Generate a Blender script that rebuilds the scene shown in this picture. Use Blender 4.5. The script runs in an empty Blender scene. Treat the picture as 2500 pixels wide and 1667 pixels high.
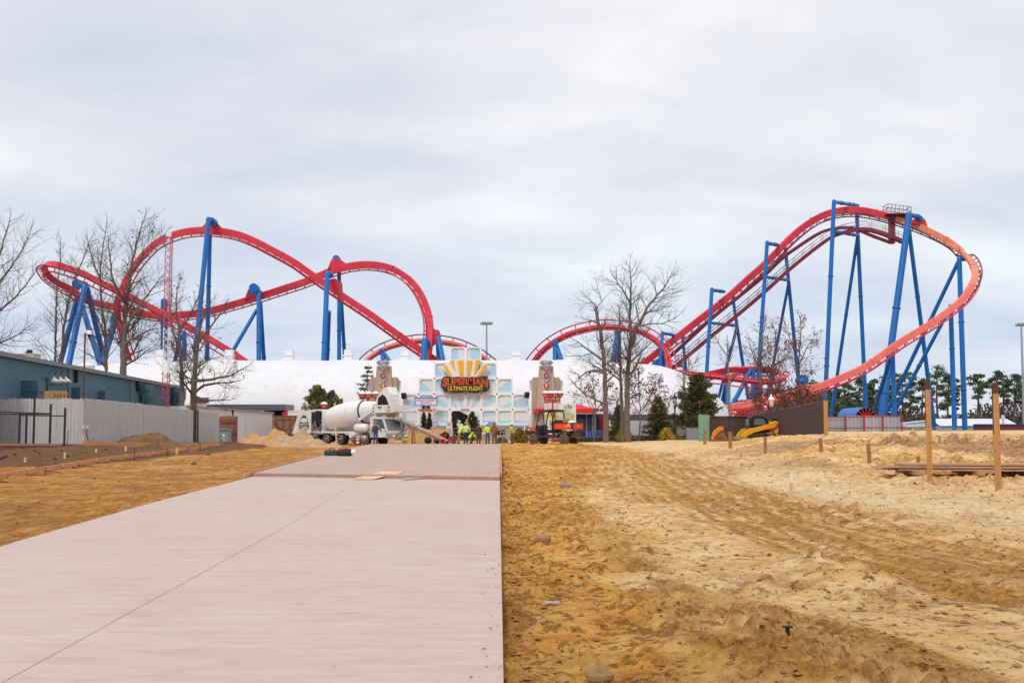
import bpy, math, random
import numpy as np
from mathutils import Vector, Matrix, noise
V = Vector
R = math.radians
scene = bpy.context.scene
COL = scene.collection
rnd = random.Random(7)

# ------------------------------------------------------------------ camera
F, PITCH, CAMZ = 2778.0, math.atan(201.0/2778.0), 1.65     # focal length in photo pixels
cam_d = bpy.data.cameras.new('camera'); cam = bpy.data.objects.new('camera', cam_d); COL.objects.link(cam)
cam_d.sensor_width = 36; cam_d.lens = 36*F/2500; cam_d.clip_end = 9000; cam_d.clip_start = .2
cam.location = (0, 0, CAMZ); cam.rotation_euler = (R(90)+PITCH, 0, 0)
scene.camera = cam
CA, SA = math.cos(PITCH), math.sin(PITCH)

def ray(px, py):
    u, v = (px-1250)/F, (833.5-py)/F
    return u, CA - v*SA, SA + v*CA
def P(px, py, d):                       # photo pixel at a distance (metres along Y)
    x, y, z = ray(px, py)
    return V((x*d/y, d, CAMZ + z*d/y))
def G(px, py, z=0.0):                   # photo pixel on level ground
    x, y, zz = ray(px, py)
    t = (z-CAMZ)/zz
    return V((x*t, y*t, z))
def S(n, d): return n*d/F               # photo pixels to metres at a distance

# ------------------------------------------------------------------ mesh builder
class MB:
    def __init__(s): s.v = []; s.f = []; s.mi = []; s.sm = []; s.m = 0; s.smooth = False
    def add(s, vs, fs, smooth=None):
        b = len(s.v); s.v.extend([tuple(p) for p in vs])
        sm = s.smooth if smooth is None else smooth
        for f in fs: s.f.append([b+i for i in f]); s.mi.append(s.m); s.sm.append(sm)
        return s
    def box(s, c, d, rz=0, M=None):
        hx, hy, hz = d[0]/2, d[1]/2, d[2]/2
        ps = [V((x, y, z)) for x in (-hx, hx) for y in (-hy, hy) for z in (-hz, hz)]
        m = M if M is not None else Matrix.Rotation(rz, 3, 'Z')
        c = V(c)
        return s.add([m @ p + c for p in ps], [(0,1,3,2),(4,6,7,5),(0,4,5,1),(2,3,7,6),(0,2,6,4),(1,5,7,3)], False)
    def beam(s, a, b, w, h, up=(0,0,1)):      # box from a to b
        a, b = V(a), V(b); t = (b-a); L = t.length; t = t/L
        u = V(up); sd = t.cross(u)
        if sd.length < 1e-5: sd = t.cross(V((1,0,0)))
        sd.normalize(); u = sd.cross(t)
        M = Matrix((sd, t, u)).transposed()
        return s.box((a+b)/2, (w, L, h), M=M)
    def tube(s, pts, rs, n=8, cap=True, closed=False):
        pts = [V(p) for p in pts]; k = len(pts)
        if not hasattr(rs, '__len__'): rs = [rs]*k
        vs, fs = [], []; prev = None
        for i, p in enumerate(pts):
            if closed: t = pts[(i+1) % k]-pts[i-1]
            else: t = pts[min(i+1, k-1)]-pts[max(i-1, 0)]
            if t.length < 1e-9: t = V((0,0,1))
            t.normalize()
            if prev is None:
                a = t.cross(V((0,0,1)))
                if a.length < 1e-3: a = t.cross(V((1,0,0)))
            else:
                a = prev - t*prev.dot(t)
                if a.length < 1e-6: a = t.cross(V((1,0,0)))
            a.normalize(); prev = a; b = t.cross(a)
            for j in range(n):
                q = 2*math.pi*j/n
                vs.append(p + (a*math.cos(q) + b*math.sin(q))*rs[i])
        for i in range(k if closed else k-1):
            for j in range(n):
                a0, a1 = i*n+j, i*n+(j+1) % n; i2 = (i+1) % k
                fs.append((a0, a1, i2*n+(j+1) % n, i2*n+j))
        s.add(vs, fs, True)
        if cap and not closed and n > 3:
            s.add(vs[:n], [tuple(range(n))[::-1]], False); s.add(vs[-n:], [tuple(range(n))], False)
        return s
    def cyl(s, a, b, r0, r1=None, n=12, cap=True): return s.tube([a, b], [r0, r0 if r1 is None else r1], n, cap)
    def lathe(s, o, axis, prof, n=16):
        o, ax = V(o), V(axis).normalized()
        return s.tube2([o + ax*t for t, r in prof], [max(r, 1e-4) for t, r in prof], ax, n)
    def tube2(s, pts, rs, ax, n):
        a = ax.cross(V((0,0,1)))
        if a.length < 1e-3: a = V((1,0,0))
        a.normalize(); b = ax.cross(a); vs = []; fs = []
        for p, r in zip(pts, rs):
            for j in range(n):
                q = 2*math.pi*j/n; vs.append(p+(a*math.cos(q)+b*math.sin(q))*r)
        for i in range(len(pts)-1):
            for j in range(n): fs.append((i*n+j, i*n+(j+1) % n, (i+1)*n+(j+1) % n, (i+1)*n+j))
        fs.append(tuple(range(n))[::-1]); fs.append(tuple(range((len(pts)-1)*n, len(pts)*n)))
        return s.add(vs, fs, True)
    def sphere(s, c, r, nu=12, nv=8, M=None):
        if not hasattr(r, '__len__'): r = (r, r, r)
        c = V(c); vs = []; fs = []
        for i in range(nv+1):
            th = math.pi*i/nv
            for j in range(nu):
                ph = 2*math.pi*j/nu
                p = V((r[0]*math.sin(th)*math.cos(ph), r[1]*math.sin(th)*math.sin(ph), r[2]*math.cos(th)))
                if M is not None: p = M @ p
                vs.append(c+p)
        for i in range(nv):
            for j in range(nu): fs.append((i*nu+j, (i+1)*nu+j, (i+1)*nu+(j+1) % nu, i*nu+(j+1) % nu))
        return s.add(vs, fs, True)
    def prism(s, poly, vec):                  # closed polygon (3d points) extruded along vec
        n = len(poly); poly = [V(p) for p in poly]; vec = V(vec)
        vs = poly + [p+vec for p in poly]
        fs = [tuple(range(n))[::-1], tuple(range(n, 2*n))] + [(i, (i+1) % n, n+(i+1) % n, n+i) for i in range(n)]
        return s.add(vs, fs, False)
    def quad(s, *ps): return s.add(ps, [tuple(range(len(ps)))], False)

LOCAL = {}                                     # world matrix of every root, so parts can be built in world space
def build(name, mb, mats, parent=None, label=None, local=False):
    me = bpy.data.meshes.new(name)
    vs = mb.v
    if parent is not None and not local:
        inv = LOCAL[parent.name].inverted(); vs = [tuple(inv @ V(p)) for p in vs]
    me.from_pydata(vs, [], mb.f)
    if not isinstance(mats, (list, tuple)): mats = [mats]
    for m in mats: me.materials.append(m)
    me.polygons.foreach_set('material_index', mb.mi)
    me.polygons.foreach_set('use_smooth', mb.sm)
    me.update()
    o = bpy.data.objects.new(name, me); COL.objects.link(o)
    if parent is not None: o.parent = parent; LOCAL[o.name] = LOCAL[parent.name]
    else: LOCAL[o.name] = Matrix.Identity(4)
    if label: o['label'] = label
    return o
def tag(o, label, cat, group=None):
    o['label'] = label; o['category'] = cat
    if group: o['group'] = group
    return o
def thing(name, label, cat, loc=(0,0,0), rz=0, group=None):
    o = bpy.data.objects.new(name, None); COL.objects.link(o)
    o.location = loc; o.rotation_euler = (0, 0, rz); o.empty_display_size = .2
    LOCAL[o.name] = Matrix.Translation(V(loc)) @ Matrix.Rotation(rz, 4, 'Z')
    return tag(o, label, cat, group)
def solo(name, mb, mats, label, cat, group=None, loc=None):   # a thing that is one mesh, origin at its base
    if loc is None:
        a = np.array(mb.v); loc = V((*(a[:, :2].min(0)+a[:, :2].max(0))/2, a[:, 2].min()))
    loc = V(loc); mb.v = [tuple(V(p)-loc) for p in mb.v]
    o = build(name, mb, mats); o.location = loc
    return tag(o, label, cat, group)
def structure(o): o['kind'] = 'structure'; return o
def copy_tree(o, loc, rz=0, label=None, scale=1):
    c = o.copy(); COL.objects.link(c); c.location = loc; c.rotation_euler = (0, 0, rz); c.scale = (scale,)*3
    if label: c['label'] = label
    for ch in list(o.children):
        d = ch.copy(); COL.objects.link(d); d.parent = c
        for g in list(ch.children):
            e = g.copy(); COL.objects.link(e); e.parent = d
    return c

# ------------------------------------------------------------------ materials
def lin(c): return tuple(((x/255)/12.92 if x/255 <= .04045 else ((x/255+.055)/1.055)**2.4) for x in c)
class N:
    def __init__(s, name):
        s.m = bpy.data.materials.new(name); s.m.use_nodes = True; s.t = s.m.node_tree
        s.b = s.t.nodes['Principled BSDF']; s.oc = None
    def n(s, typ, **kw):
        x = s.t.nodes.new(typ)
        for k, v in kw.items():
            if k.startswith('i_'): x.inputs[k[2:].replace('_', ' ')].default_value = v
            else: setattr(x, k, v)
        return x
    def l(s, a, b): s.t.links.new(a, b)
    def obj(s):
        if s.oc is None: s.oc = s.n('ShaderNodeTexCoord')
        return s.oc.outputs['Object']
    def noise(s, scale, detail=5, rough=.6, stretch=None, src=None):
        x = s.n('ShaderNodeTexNoise'); x.inputs['Scale'].default_value = scale
        x.inputs['Detail'].default_value = detail; x.inputs['Roughness'].default_value = rough
        src = src or s.obj()
        if stretch:
            mp = s.n('ShaderNodeMapping'); mp.inputs['Scale'].default_value = stretch; s.l(src, mp.inputs['Vector']); src = mp.outputs[0]
        s.l(src, x.inputs['Vector']); return x.outputs['Fac']
    def ramp(s, fac, stops):
        r = s.n('ShaderNodeValToRGB'); e = r.color_ramp.elements
        while len(e) < len(stops): e.new(.5)
        for k, (p, c) in enumerate(stops):
            e[k].position = p; e[k].color = (*c, 1) if hasattr(c, '__len__') else (c, c, c, 1)
        s.l(fac, r.inputs['Fac']); return r.outputs['Color']
    def mix(s, fac, a, b, mode='MIX'):
        x = s.n('ShaderNodeMix', data_type='RGBA', blend_type=mode)
        for sock, val in ((x.inputs[0], fac), (x.inputs[6], a), (x.inputs[7], b)):
            if hasattr(val, 'is_linked'): s.l(val, sock)
            elif hasattr(val, '__len__'): sock.default_value = (*val, 1)
            else: sock.default_value = val
        return x.outputs[2]
    def math(s, op, a, b=0.0):
        x = s.n('ShaderNodeMath', operation=op)
        for k, val in enumerate((a, b)):
            if hasattr(val, 'is_linked'): s.l(val, x.inputs[k])
            else: x.inputs[k].default_value = val
        return x.outputs[0]
    def bump(s, h, strength=.3, dist=.02):
        x = s.n('ShaderNodeBump'); x.inputs['Strength'].default_value = strength; x.inputs['Distance'].default_value = dist
        s.l(h, x.inputs['Height']); s.l(x.outputs[0], s.b.inputs['Normal'])
    def base(s, c): s.l(c, s.b.inputs['Base Color']) if hasattr(c, 'is_linked') else setattr(s.b.inputs['Base Color'], 'default_value', (*c, 1))
MATS = {}
def mat(name, c, rough=.6, metal=0.0, var=.18, scale=1.5, dirt=None, dirt_amt=.35, stretch=None, bump=0, bscale=20, spec=.4):
    if name in MATS: return MATS[name]
    s = N(name); c = lin(c)
    s.b.inputs['Roughness'].default_value = rough; s.b.inputs['Metallic'].default_value = metal
    s.b.inputs['Specular IOR Level'].default_value = spec
    f = s.noise(scale, 6, .65, stretch)
    col = s.ramp(f, [(.3, tuple(x*(1-var) for x in c)), (.7, tuple(min(1, x*(1+var*.6)) for x in c))])
    if dirt:
        g = s.noise(scale*2.3+.4, 7, .7, stretch)
        col = s.mix(s.ramp(g, [(.5, 0.0), (.72, dirt_amt)]), col, lin(dirt))
    s.base(col)
    if bump: s.bump(s.noise(bscale, 5, .6, stretch), bump, .02)
    MATS[name] = s.m; return s.m

# ------------------------------------------------------------------ text as mesh
TXT = {}
def text_geo(body, extrude=.02, offset=0.0, spacing=1.0, shear=0.0):
    key = (body, extrude, offset, spacing, shear)
    if key not in TXT:
        c = bpy.data.curves.new('lettering', 'FONT'); c.body = body; c.size = 1; c.extrude = extrude; c.offset = offset
        c.space_character = spacing; c.shear = shear; c.align_x = 'CENTER'; c.align_y = 'CENTER'; c.resolution_u = 3
        o = bpy.data.objects.new('lettering', c); COL.objects.link(o)
        dg = bpy.context.evaluated_depsgraph_get(); me = bpy.data.meshes.new_from_object(o.evaluated_get(dg))
        vs = [v.co.copy() for v in me.vertices]; fs = [list(p.vertices) for p in me.polygons]
        bpy.data.objects.remove(o); bpy.data.curves.remove(c); bpy.data.meshes.remove(me)
        xs = [v.x for v in vs]; ys = [v.y for v in vs]
        cx, cy = (min(xs)+max(xs))/2, (min(ys)+max(ys))/2
        for v in vs: v.x -= cx; v.y -= cy
        TXT[key] = (vs, fs, max(xs)-min(xs), max(ys)-min(ys))
    return TXT[key]
def text(mb, body, o, w, h, right=(1,0,0), up=(0,0,1), depth=.02, offset=0.0, shear=0.0, spacing=1.0, warp=None):
    vs, fs, tw, th = text_geo(body, 1.0, offset, spacing, shear)
    o, r, u = V(o), V(right).normalized(), V(up).normalized(); n = r.cross(u)
    sx = w/tw if w else h/th; sy = h/th if h else sx
    out = []
    for v in vs:
        x, y = v.x*sx, v.y*sy
        if warp: x, y = warp(x, y)
        out.append(o + r*x + u*y + n*(v.z*depth/2))
    mb.add(out, fs, False)

# ------------------------------------------------------------------ terrain
def vnoise(x, y, seed):
    xi, yi = np.floor(x), np.floor(y); fx, fy = x-xi, y-yi
    fx = fx*fx*fx*(fx*(fx*6-15)+10); fy = fy*fy*fy*(fy*(fy*6-15)+10)
    def hsh(a, b):
        h = (a.astype(np.int64)*374761393 + b.astype(np.int64)*668265263 + seed*1274126177) & 0x7fffffff
        h = ((h ^ (h >> 13))*1103515245) & 0x7fffffff
        return ((h ^ (h >> 16)) & 0xffff)/65535.0
    a, b, c, d = hsh(xi, yi), hsh(xi+1, yi), hsh(xi, yi+1), hsh(xi+1, yi+1)
    return (a*(1-fx)+b*fx)*(1-fy) + (c*(1-fx)+d*fx)*fy - .5
def fbm(x, y, wl, octs, seed, gain=.5):
    o = 0; a = 1.0; f = 1/wl
    for k in range(octs): o = o + a*vnoise(x*f+17.3*k, y*f-9.1*k, seed+k); a *= gain; f *= 2.03
    return o
def sstep(x, a, b):
    t = np.clip((x-a)/(b-a), 0, 1); return t*t*(3-2*t)
def low(X, Y):                                   # the broad lie of the land
    X, Y = np.asarray(X, float), np.asarray(Y, float)
    z = -.10 + 0*X
    wl = sstep(-X, 22.2, 22.9); yf = sstep(Y, 30, 56)*(1-wl) + wl*(.22*sstep(Y, 35, 55)+.78*sstep(Y, 56.6, 58.3))
    left = sstep(-X, 16.5, 22.5)*yf*(1-.45*sstep(Y, 60, 90))*.66
    rise = sstep(X, 7.0, 18.0)*sstep(Y, 30, 60)
    right = rise*1.0*(1-.80*sstep(Y, 66, 86)*(1-sstep(X, 19, 26)))
    right = right + .08*sstep(X, 3, 9)*sstep(Y, 20, 45)*(1-sstep(Y, 60, 90))
    right = right + .26*np.exp(-(((X-3)/5)**2+((Y-82)/7)**2))
    far = -.25*sstep(Y, 130, 200)
    return z + left + right + far
def hz(X, Y): return float(low(np.array([X]), np.array([Y]))[0])
def ground(px, d): # point on the land under a photo column at a distance
    X = (px-1250)*d/F; return V((X, d, hz(X, d)))
def seg_field(X, Y, pts):                        # distance to a polyline, and arc length along it
    best = np.full(X.shape, 1e9); arc = np.zeros(X.shape); side = np.zeros(X.shape); L = 0
    for (x0, y0), (x1, y1) in zip(pts[:-1], pts[1:]):
        dx, dy = x1-x0, y1-y0; l2 = dx*dx+dy*dy; l = math.sqrt(l2)
        t = np.clip(((X-x0)*dx+(Y-y0)*dy)/l2, 0, 1)
        ex, ey = X-x0-t*dx, Y-y0-t*dy; d = np.sqrt(ex*ex+ey*ey)
        m = d < best
        best = np.where(m, d, best); arc = np.where(m, L+t*l, arc)
        side = np.where(m, np.sign(dx*ey-dy*ex), side); L += l
    return best, arc, side
def smooth_line(pix, z=-.05, n=6):
    q = [G(*p, z).xy for p in pix]; out = []
    for i in range(len(q)-1):
        a, b, c, d = q[max(i-1, 0)], q[i], q[i+1], q[min(i+2, len(q)-1)]
        for k in range(n):
            t = k/n
            out.append(tuple(.5*((2*b)+(c-a)*t+(2*a-5*b+4*c-d)*t*t+(3*b-a-3*c+d)*t**3)))
    out.append(tuple(q[-1])); return out
SLAB_R = [(-.03, 2.0), (-.05, 7.25), (-.38, 36.7), (-.92, 90.0)]          # right edge of the new path (x, y)
SLAB_L = [(-5.6, 2.0), (-6.0, 9.0), (-6.98, 15.5), (-7.55, 23.0), (-8.2, 35.4), (-9.6, 60.0), (-10.6, 78.0), (-10.8, 90.0)]
def edge_x(line, y): return float(np.interp(y, [p[1] for p in line], [p[0] for p in line]))

def make_ground():
    ny, nx = 900, 860
    ys = np.concatenate([np.linspace(1.0, 3.6, 14)[:-1], 3.6*np.exp(np.linspace(0, math.log(150/3.6), ny)), np.exp(np.linspace(math.log(152), math.log(7000), 50))])
    t = np.linspace(-1, 1, nx); t = np.sign(t)*(np.abs(t)*.42+.5*np.abs(t)**4)
    YY, TT = np.meshgrid(ys, t, indexing='ij')
    XX = TT*(YY+3.0)
    z = low(XX, YY)
    near = 1-sstep(YY, 110, 150)
    # haul track, tread marks, pale tracked strip
    haul = smooth_line([(1455,1093),(1500,1102),(1575,1122),(1700,1176),(1850,1236),(2050,1300),(2300,1352),(2600,1410)])
    d, arc, side = seg_field(XX, YY, haul)
    wob = fbm(XX, YY, 1.6, 4, 5)*1.1
    hm = 1-sstep(d+wob, 1.2, 2.3)
    ridge = np.exp(-((d+.5*wob-2.1)/.35)**2)
    rut = np.exp(-((d-.95)/.22)**2) + .5*np.exp(-((d-.35)/.12)**2)
    trd = np.sin(arc*2*math.pi/.16 + side*d*5)*np.exp(-((d-.95)/.3)**4)
    second = smooth_line([(1395,1098),(1430,1130),(1470,1165),(1560,1200),(1700,1235),(1900,1290),(2200,1370),(2600,1450)])
    d2, arc2, s2 = seg_field(XX, YY, second)
    hm2 = (1-sstep(d2+wob*.8, .5, 1.2))*.8
    rut2 = np.exp(-((d2-.55)/.2)**2)
    tyre = smooth_line([(1900,1515),(2050,1560),(2200,1610),(2420,1690)]); d3, arc3, s3 = seg_field(XX, YY, tyre)
    tm = 1-sstep(d3+wob*.25, .38, .62)
    chev = np.sin((arc3 - .75*d3*1.0)*2*math.pi/.17)
    tyre2 = smooth_line([(1780,1560),(1900,1600),(2060,1640),(2300,1720)]); d4, arc4, s4 = seg_field(XX, YY, tyre2)
    tm2 = (1-sstep(d4+wob*.2, .2, .42)); chev2 = np.sin((arc4+.6*d4)*2*math.pi/.17)
    pale = smooth_line([(1690,1150),(1830,1172),(2000,1199),(2200,1226),(2600,1266)]); d5, arc5, s5 = seg_field(XX, YY, pale)
    pm = 1-sstep(d5+wob*.15, .55, .95)
    edge = np.sin(arc5*2*math.pi/.3)*np.exp(-((d5-.75)/.16)**2)
    curb = smooth_line([(1250,1250),(1330,1225),(1400,1260),(1500,1330),(1620,1420),(1780,1530),(1900,1660),(1950,1760)]); d6, a6, s6 = seg_field(XX, YY, curb)
    band = 1-sstep(d6+wob*.7, .15, .65)
    golden0 = 1-sstep(XX-2.2-.02*YY+wob*.4, -.5, .8)
    # roughness by octaves
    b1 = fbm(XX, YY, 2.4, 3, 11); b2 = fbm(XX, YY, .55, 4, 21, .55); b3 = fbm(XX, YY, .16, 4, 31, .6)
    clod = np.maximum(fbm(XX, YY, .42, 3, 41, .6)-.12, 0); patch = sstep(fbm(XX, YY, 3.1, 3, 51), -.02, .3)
    bern = sstep(XX, 7, 14)*sstep(YY, 26, 36)*(1-sstep(YY, 62, 85))
    near_edge = np.exp(-np.maximum(XX-np.interp(YY, [p[1] for p in SLAB_R], [p[0] for p in SLAB_R]), 0)/.35)*(XX > -1)
    rough = .35+.9*patch+.8*bern+near_edge*.9
    leftside = sstep(-XX, .5, 2.0)
    rough = rough*(1-.35*leftside)
    fade = near*sstep(YY, 1, 4)
    midf = 1/(1+np.maximum(YY-14, 0)*.01)
    z = z + fade*(b1*.10 + b2*.062*rough + (b3*.038*rough + clod*.17*patch*(1-.55*leftside))*midf
        - hm*.05 + hm*.022*np.sin(d*17+wob*2.5)*sstep(fbm(XX, YY, 1.2, 2, 97), -.2, .15) + ridge*.07*(.4+patch) - rut*.055*near + trd*.016*hm - rut2*.05*hm2 + tm*(chev*.045-.012) + tm2*(chev2*.035-.01) + np.maximum(fbm(XX, YY, .26, 4, 121, .6)-.08, 0)*.11*np.clip(.25+golden0*.8, 0, 1)*midf*(XX > -1)
        - pm*.05 + edge*.035 + band*(.035+b3*.05+b2*.06))
    gully = np.exp(-((YY-47-.25*XX+wob*1.3)/2.2)**2)*sstep(XX, 14, 20)
    z = z + fade*(gully*(-.26+b2*.5+clod*.5) + bern*(b2*.16+clod*.22)*(1-.7*sstep(YY, 52, 60)))
    # keep it below the concrete
    sr = np.interp(YY, [p[1] for p in SLAB_R], [p[0] for p in SLAB_R]); sl = np.interp(YY, [p[1] for p in SLAB_L], [p[0] for p in SLAB_L])
    inside = sstep(XX, sl-.05, sl+.10)*(1-sstep(XX, sr-.10, sr+.03))*(YY < 90.5)
    z = np.where(inside > 0, z*(1-inside)+np.minimum(z, -.16)*inside, z)
    bank = np.exp(-np.maximum(sl-XX, 0)/.5)*(XX < sl+.02)*(YY < 90)
    z = z + bank*.045*(1+2*b2)*(YY < 90)
    n_r, n_c = XX.shape
    co = np.stack([XX, YY, z], -1).reshape(-1, 3).astype(np.float32)
    i = np.arange(n_r*n_c).reshape(n_r, n_c)
    q = np.stack([i[:-1, :-1], i[:-1, 1:], i[1:, 1:], i[1:, :-1]], -1).reshape(-1, 4)
    me = bpy.data.meshes.new('ground')
    me.vertices.add(len(co)); me.vertices.foreach_set('co', co.ravel())
    me.loops.add(q.size); me.loops.foreach_set('vertex_index', q.ravel().astype(np.int32))
    me.polygons.add(len(q)); me.polygons.foreach_set('loop_start', np.arange(0, q.size, 4, dtype=np.int32))
    me.polygons.foreach_set('use_smooth', np.ones(len(q), bool))
    me.update(); me.validate()
    damp = np.clip(hm*.75+hm2*.65+band*.55+tm*.55+tm2*.5+rut*.2*hm, 0, 1)
    damp = np.clip(damp*(.75+.6*fbm(XX, YY, .5, 3, 61)) + hm*.35*np.sin(d*17+wob*2.5) + near_edge*.5 + tm*chev*.45 + tm2*chev2*.4 + (trd*hm+hm2*np.sin(d2*21))*.25, 0, 1)
    west = leftside*(YY < 110)
    gp = [G(*q, -.05) for q in [(1760, 1900), (1730, 1667), (1660, 1560), (1560, 1440), (1470, 1340), (1410, 1260), (1400, 1210), (1440, 1150), (1480, 1110)]]
    gx_ = np.interp(YY, [q.y for q in gp], [q.x for q in gp]); golden = np.clip(1-sstep(XX-gx_+wob*.5*(.3+YY*.02), -.25*(1+YY*.03), .35*(1+YY*.03)), 0, 1)*(YY < 105)
    pat2 = sstep(fbm(XX, YY, .8, 5, 81, .6), .06, .32)*(XX > -.5)*(.25+.75*golden)*.9 + sstep(clod, .03, .14)*.8*patch + sstep(fbm(XX, YY, 4.0, 4, 83), .0, .26)*leftside*1.0 + gully*sstep(fbm(XX, YY, .8, 3, 88), -.15, .15)*1.2
    straw = np.clip(bern*sstep(fbm(XX, YY*.5, 3.5, 3, 71), -.08, .12)*sstep(YY, 34, 44)*(1-sstep(YY, 56, 62)), 0, 1)
    light = np.clip(pm*.9 + sstep(XX, 4, 8)*sstep(YY, 14, 22)*(.55-.4*bern)*(1-hm)*(1-hm2), 0, 1); golden = np.clip(golden + bern*sstep(fbm(XX, YY, 2.2, 4, 131), -.15, .2)*.8, 0, 1)
    pit = sstep(-XX, 17.2, 17.8)*sstep(YY, 30, 31)*(1-sstep(YY, 92, 95))
    farg = sstep(YY, 112, 130)
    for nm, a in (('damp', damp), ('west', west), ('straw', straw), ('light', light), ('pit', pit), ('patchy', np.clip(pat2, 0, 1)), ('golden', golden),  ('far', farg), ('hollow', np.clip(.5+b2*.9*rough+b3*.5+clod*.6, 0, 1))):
        at = me.attributes.new(nm, 'FLOAT', 'POINT'); at.data.foreach_set('value', a.ravel().astype(np.float32))
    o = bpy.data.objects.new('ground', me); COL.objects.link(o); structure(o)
    s = N('sandy_earth')
    def attr(n): x = s.n('ShaderNodeAttribute'); x.attribute_name = n; return x.outputs['Fac']
    fine = s.noise(9, 8, .7); mid = s.noise(.9, 6, .65); big = s.noise(.16, 4, .6); grit = s.noise(70, 3, .7)
    sand = s.ramp(mid, [(.30, lin((200, 154, 88))), (.45, lin((222, 182, 118))), (.58, lin((231, 198, 142))), (.72, lin((236, 212, 166)))])
    gold = s.ramp(mid, [(.30, lin((176, 118, 46))), (.45, lin((206, 148, 68))), (.58, lin((222, 170, 92))), (.74, lin((230, 190, 122)))])
    col = s.mix(attr('golden'), sand, gold)
    col = s.mix(s.ramp(big, [(.42, 0.0), (.66, .35)]), col, gold)
    col = s.mix(s.ramp(fine, [(.34, .7), (.47, 0.0)]), col, lin((142, 94, 42)))
    crust = s.noise(5.5, 9, .7); zone = s.noise(.55, 4, .6)
    lim = s.math('ADD', s.math('MULTIPLY', attr('golden'), .03), s.math('MULTIPLY', zone, .16))
    cm = s.math('SMOOTHSTEP', s.math('SUBTRACT', s.math('ADD', lim, .36), crust), 0.0) if False else s.ramp(s.math('ADD', s.math('SUBTRACT', lim, crust), .845), [(.5, 0.0), (.535, .9)])
    col = s.mix(cm, col, s.ramp(fine, [(.35, lin((128, 80, 30))), (.62, lin((172, 118, 54)))]))
    col = s.mix(s.math('MULTIPLY', attr('patchy'), s.ramp(s.noise(6, 8, .75), [(.42, .9), (.54, .1)])), col, lin((138, 90, 38)))
    col = s.mix(attr('light'), col, s.ramp(fine, [(.25, lin((190, 150, 100))), (.6, lin((232, 205, 160)))]))
    west_c = s.ramp(s.noise(2.6, 9, .78, (1.5, .5, 1)), [(.32, lin((112, 72, 32))), (.46, lin((172, 118, 54))), (.58, lin((200, 148, 76))), (.72, lin((224, 180, 112)))])
    west_c = s.mix(s.ramp(s.noise(.45, 6, .68), [(.42, .65), (.54, 0.0)]), west_c, s.ramp(fine, [(.3, lin((112, 74, 34))), (.65, lin((162, 114, 60)))]))
    west_c = s.mix(s.ramp(s.noise(.3, 5, .6, (1, .6, 1)), [(.54, 0.0), (.66, .6)]), west_c, lin((206, 164, 106)))
    col = s.mix(attr('west'), col, west_c)
    col = s.mix(s.math('MULTIPLY', attr('damp'), .85), col, s.ramp(fine, [(.3, lin((120, 74, 24))), (.5, lin((166, 112, 42))), (.7, lin((200, 148, 70)))]))
    col = s.mix(s.math('MULTIPLY', attr('straw'), s.ramp(fine, [(.35, .9), (.65, .3)])), col, lin((128, 98, 78)))
    col = s.mix(attr('pit'), col, s.ramp(s.noise(3, 7, .7, (.5, 1, 1)), [(.3, lin((86, 62, 42))), (.7, lin((132, 96, 64)))]))
    col = s.mix(attr('far'), col, s.ramp(fine, [(.3, lin((120, 112, 102))), (.7, lin((150, 142, 130)))]))
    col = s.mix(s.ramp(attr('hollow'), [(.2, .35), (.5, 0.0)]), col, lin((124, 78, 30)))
    col = s.mix(s.ramp(grit, [(.3, .35), (.45, 0.0)]), col, lin((96, 64, 34)))
    s.base(col); s.b.inputs['Roughness'].default_value = .95; s.b.inputs['Specular IOR Level'].default_value = .15
    h = s.math('ADD', s.math('ADD', s.math('MULTIPLY', s.noise(26, 8, .72), 1.0), s.math('MULTIPLY', s.noise(6, 6, .6), 1.6)), s.math('MULTIPLY', cm, .35))
    s.bump(h, 1.0, .05)
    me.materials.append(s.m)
    return o

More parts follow.
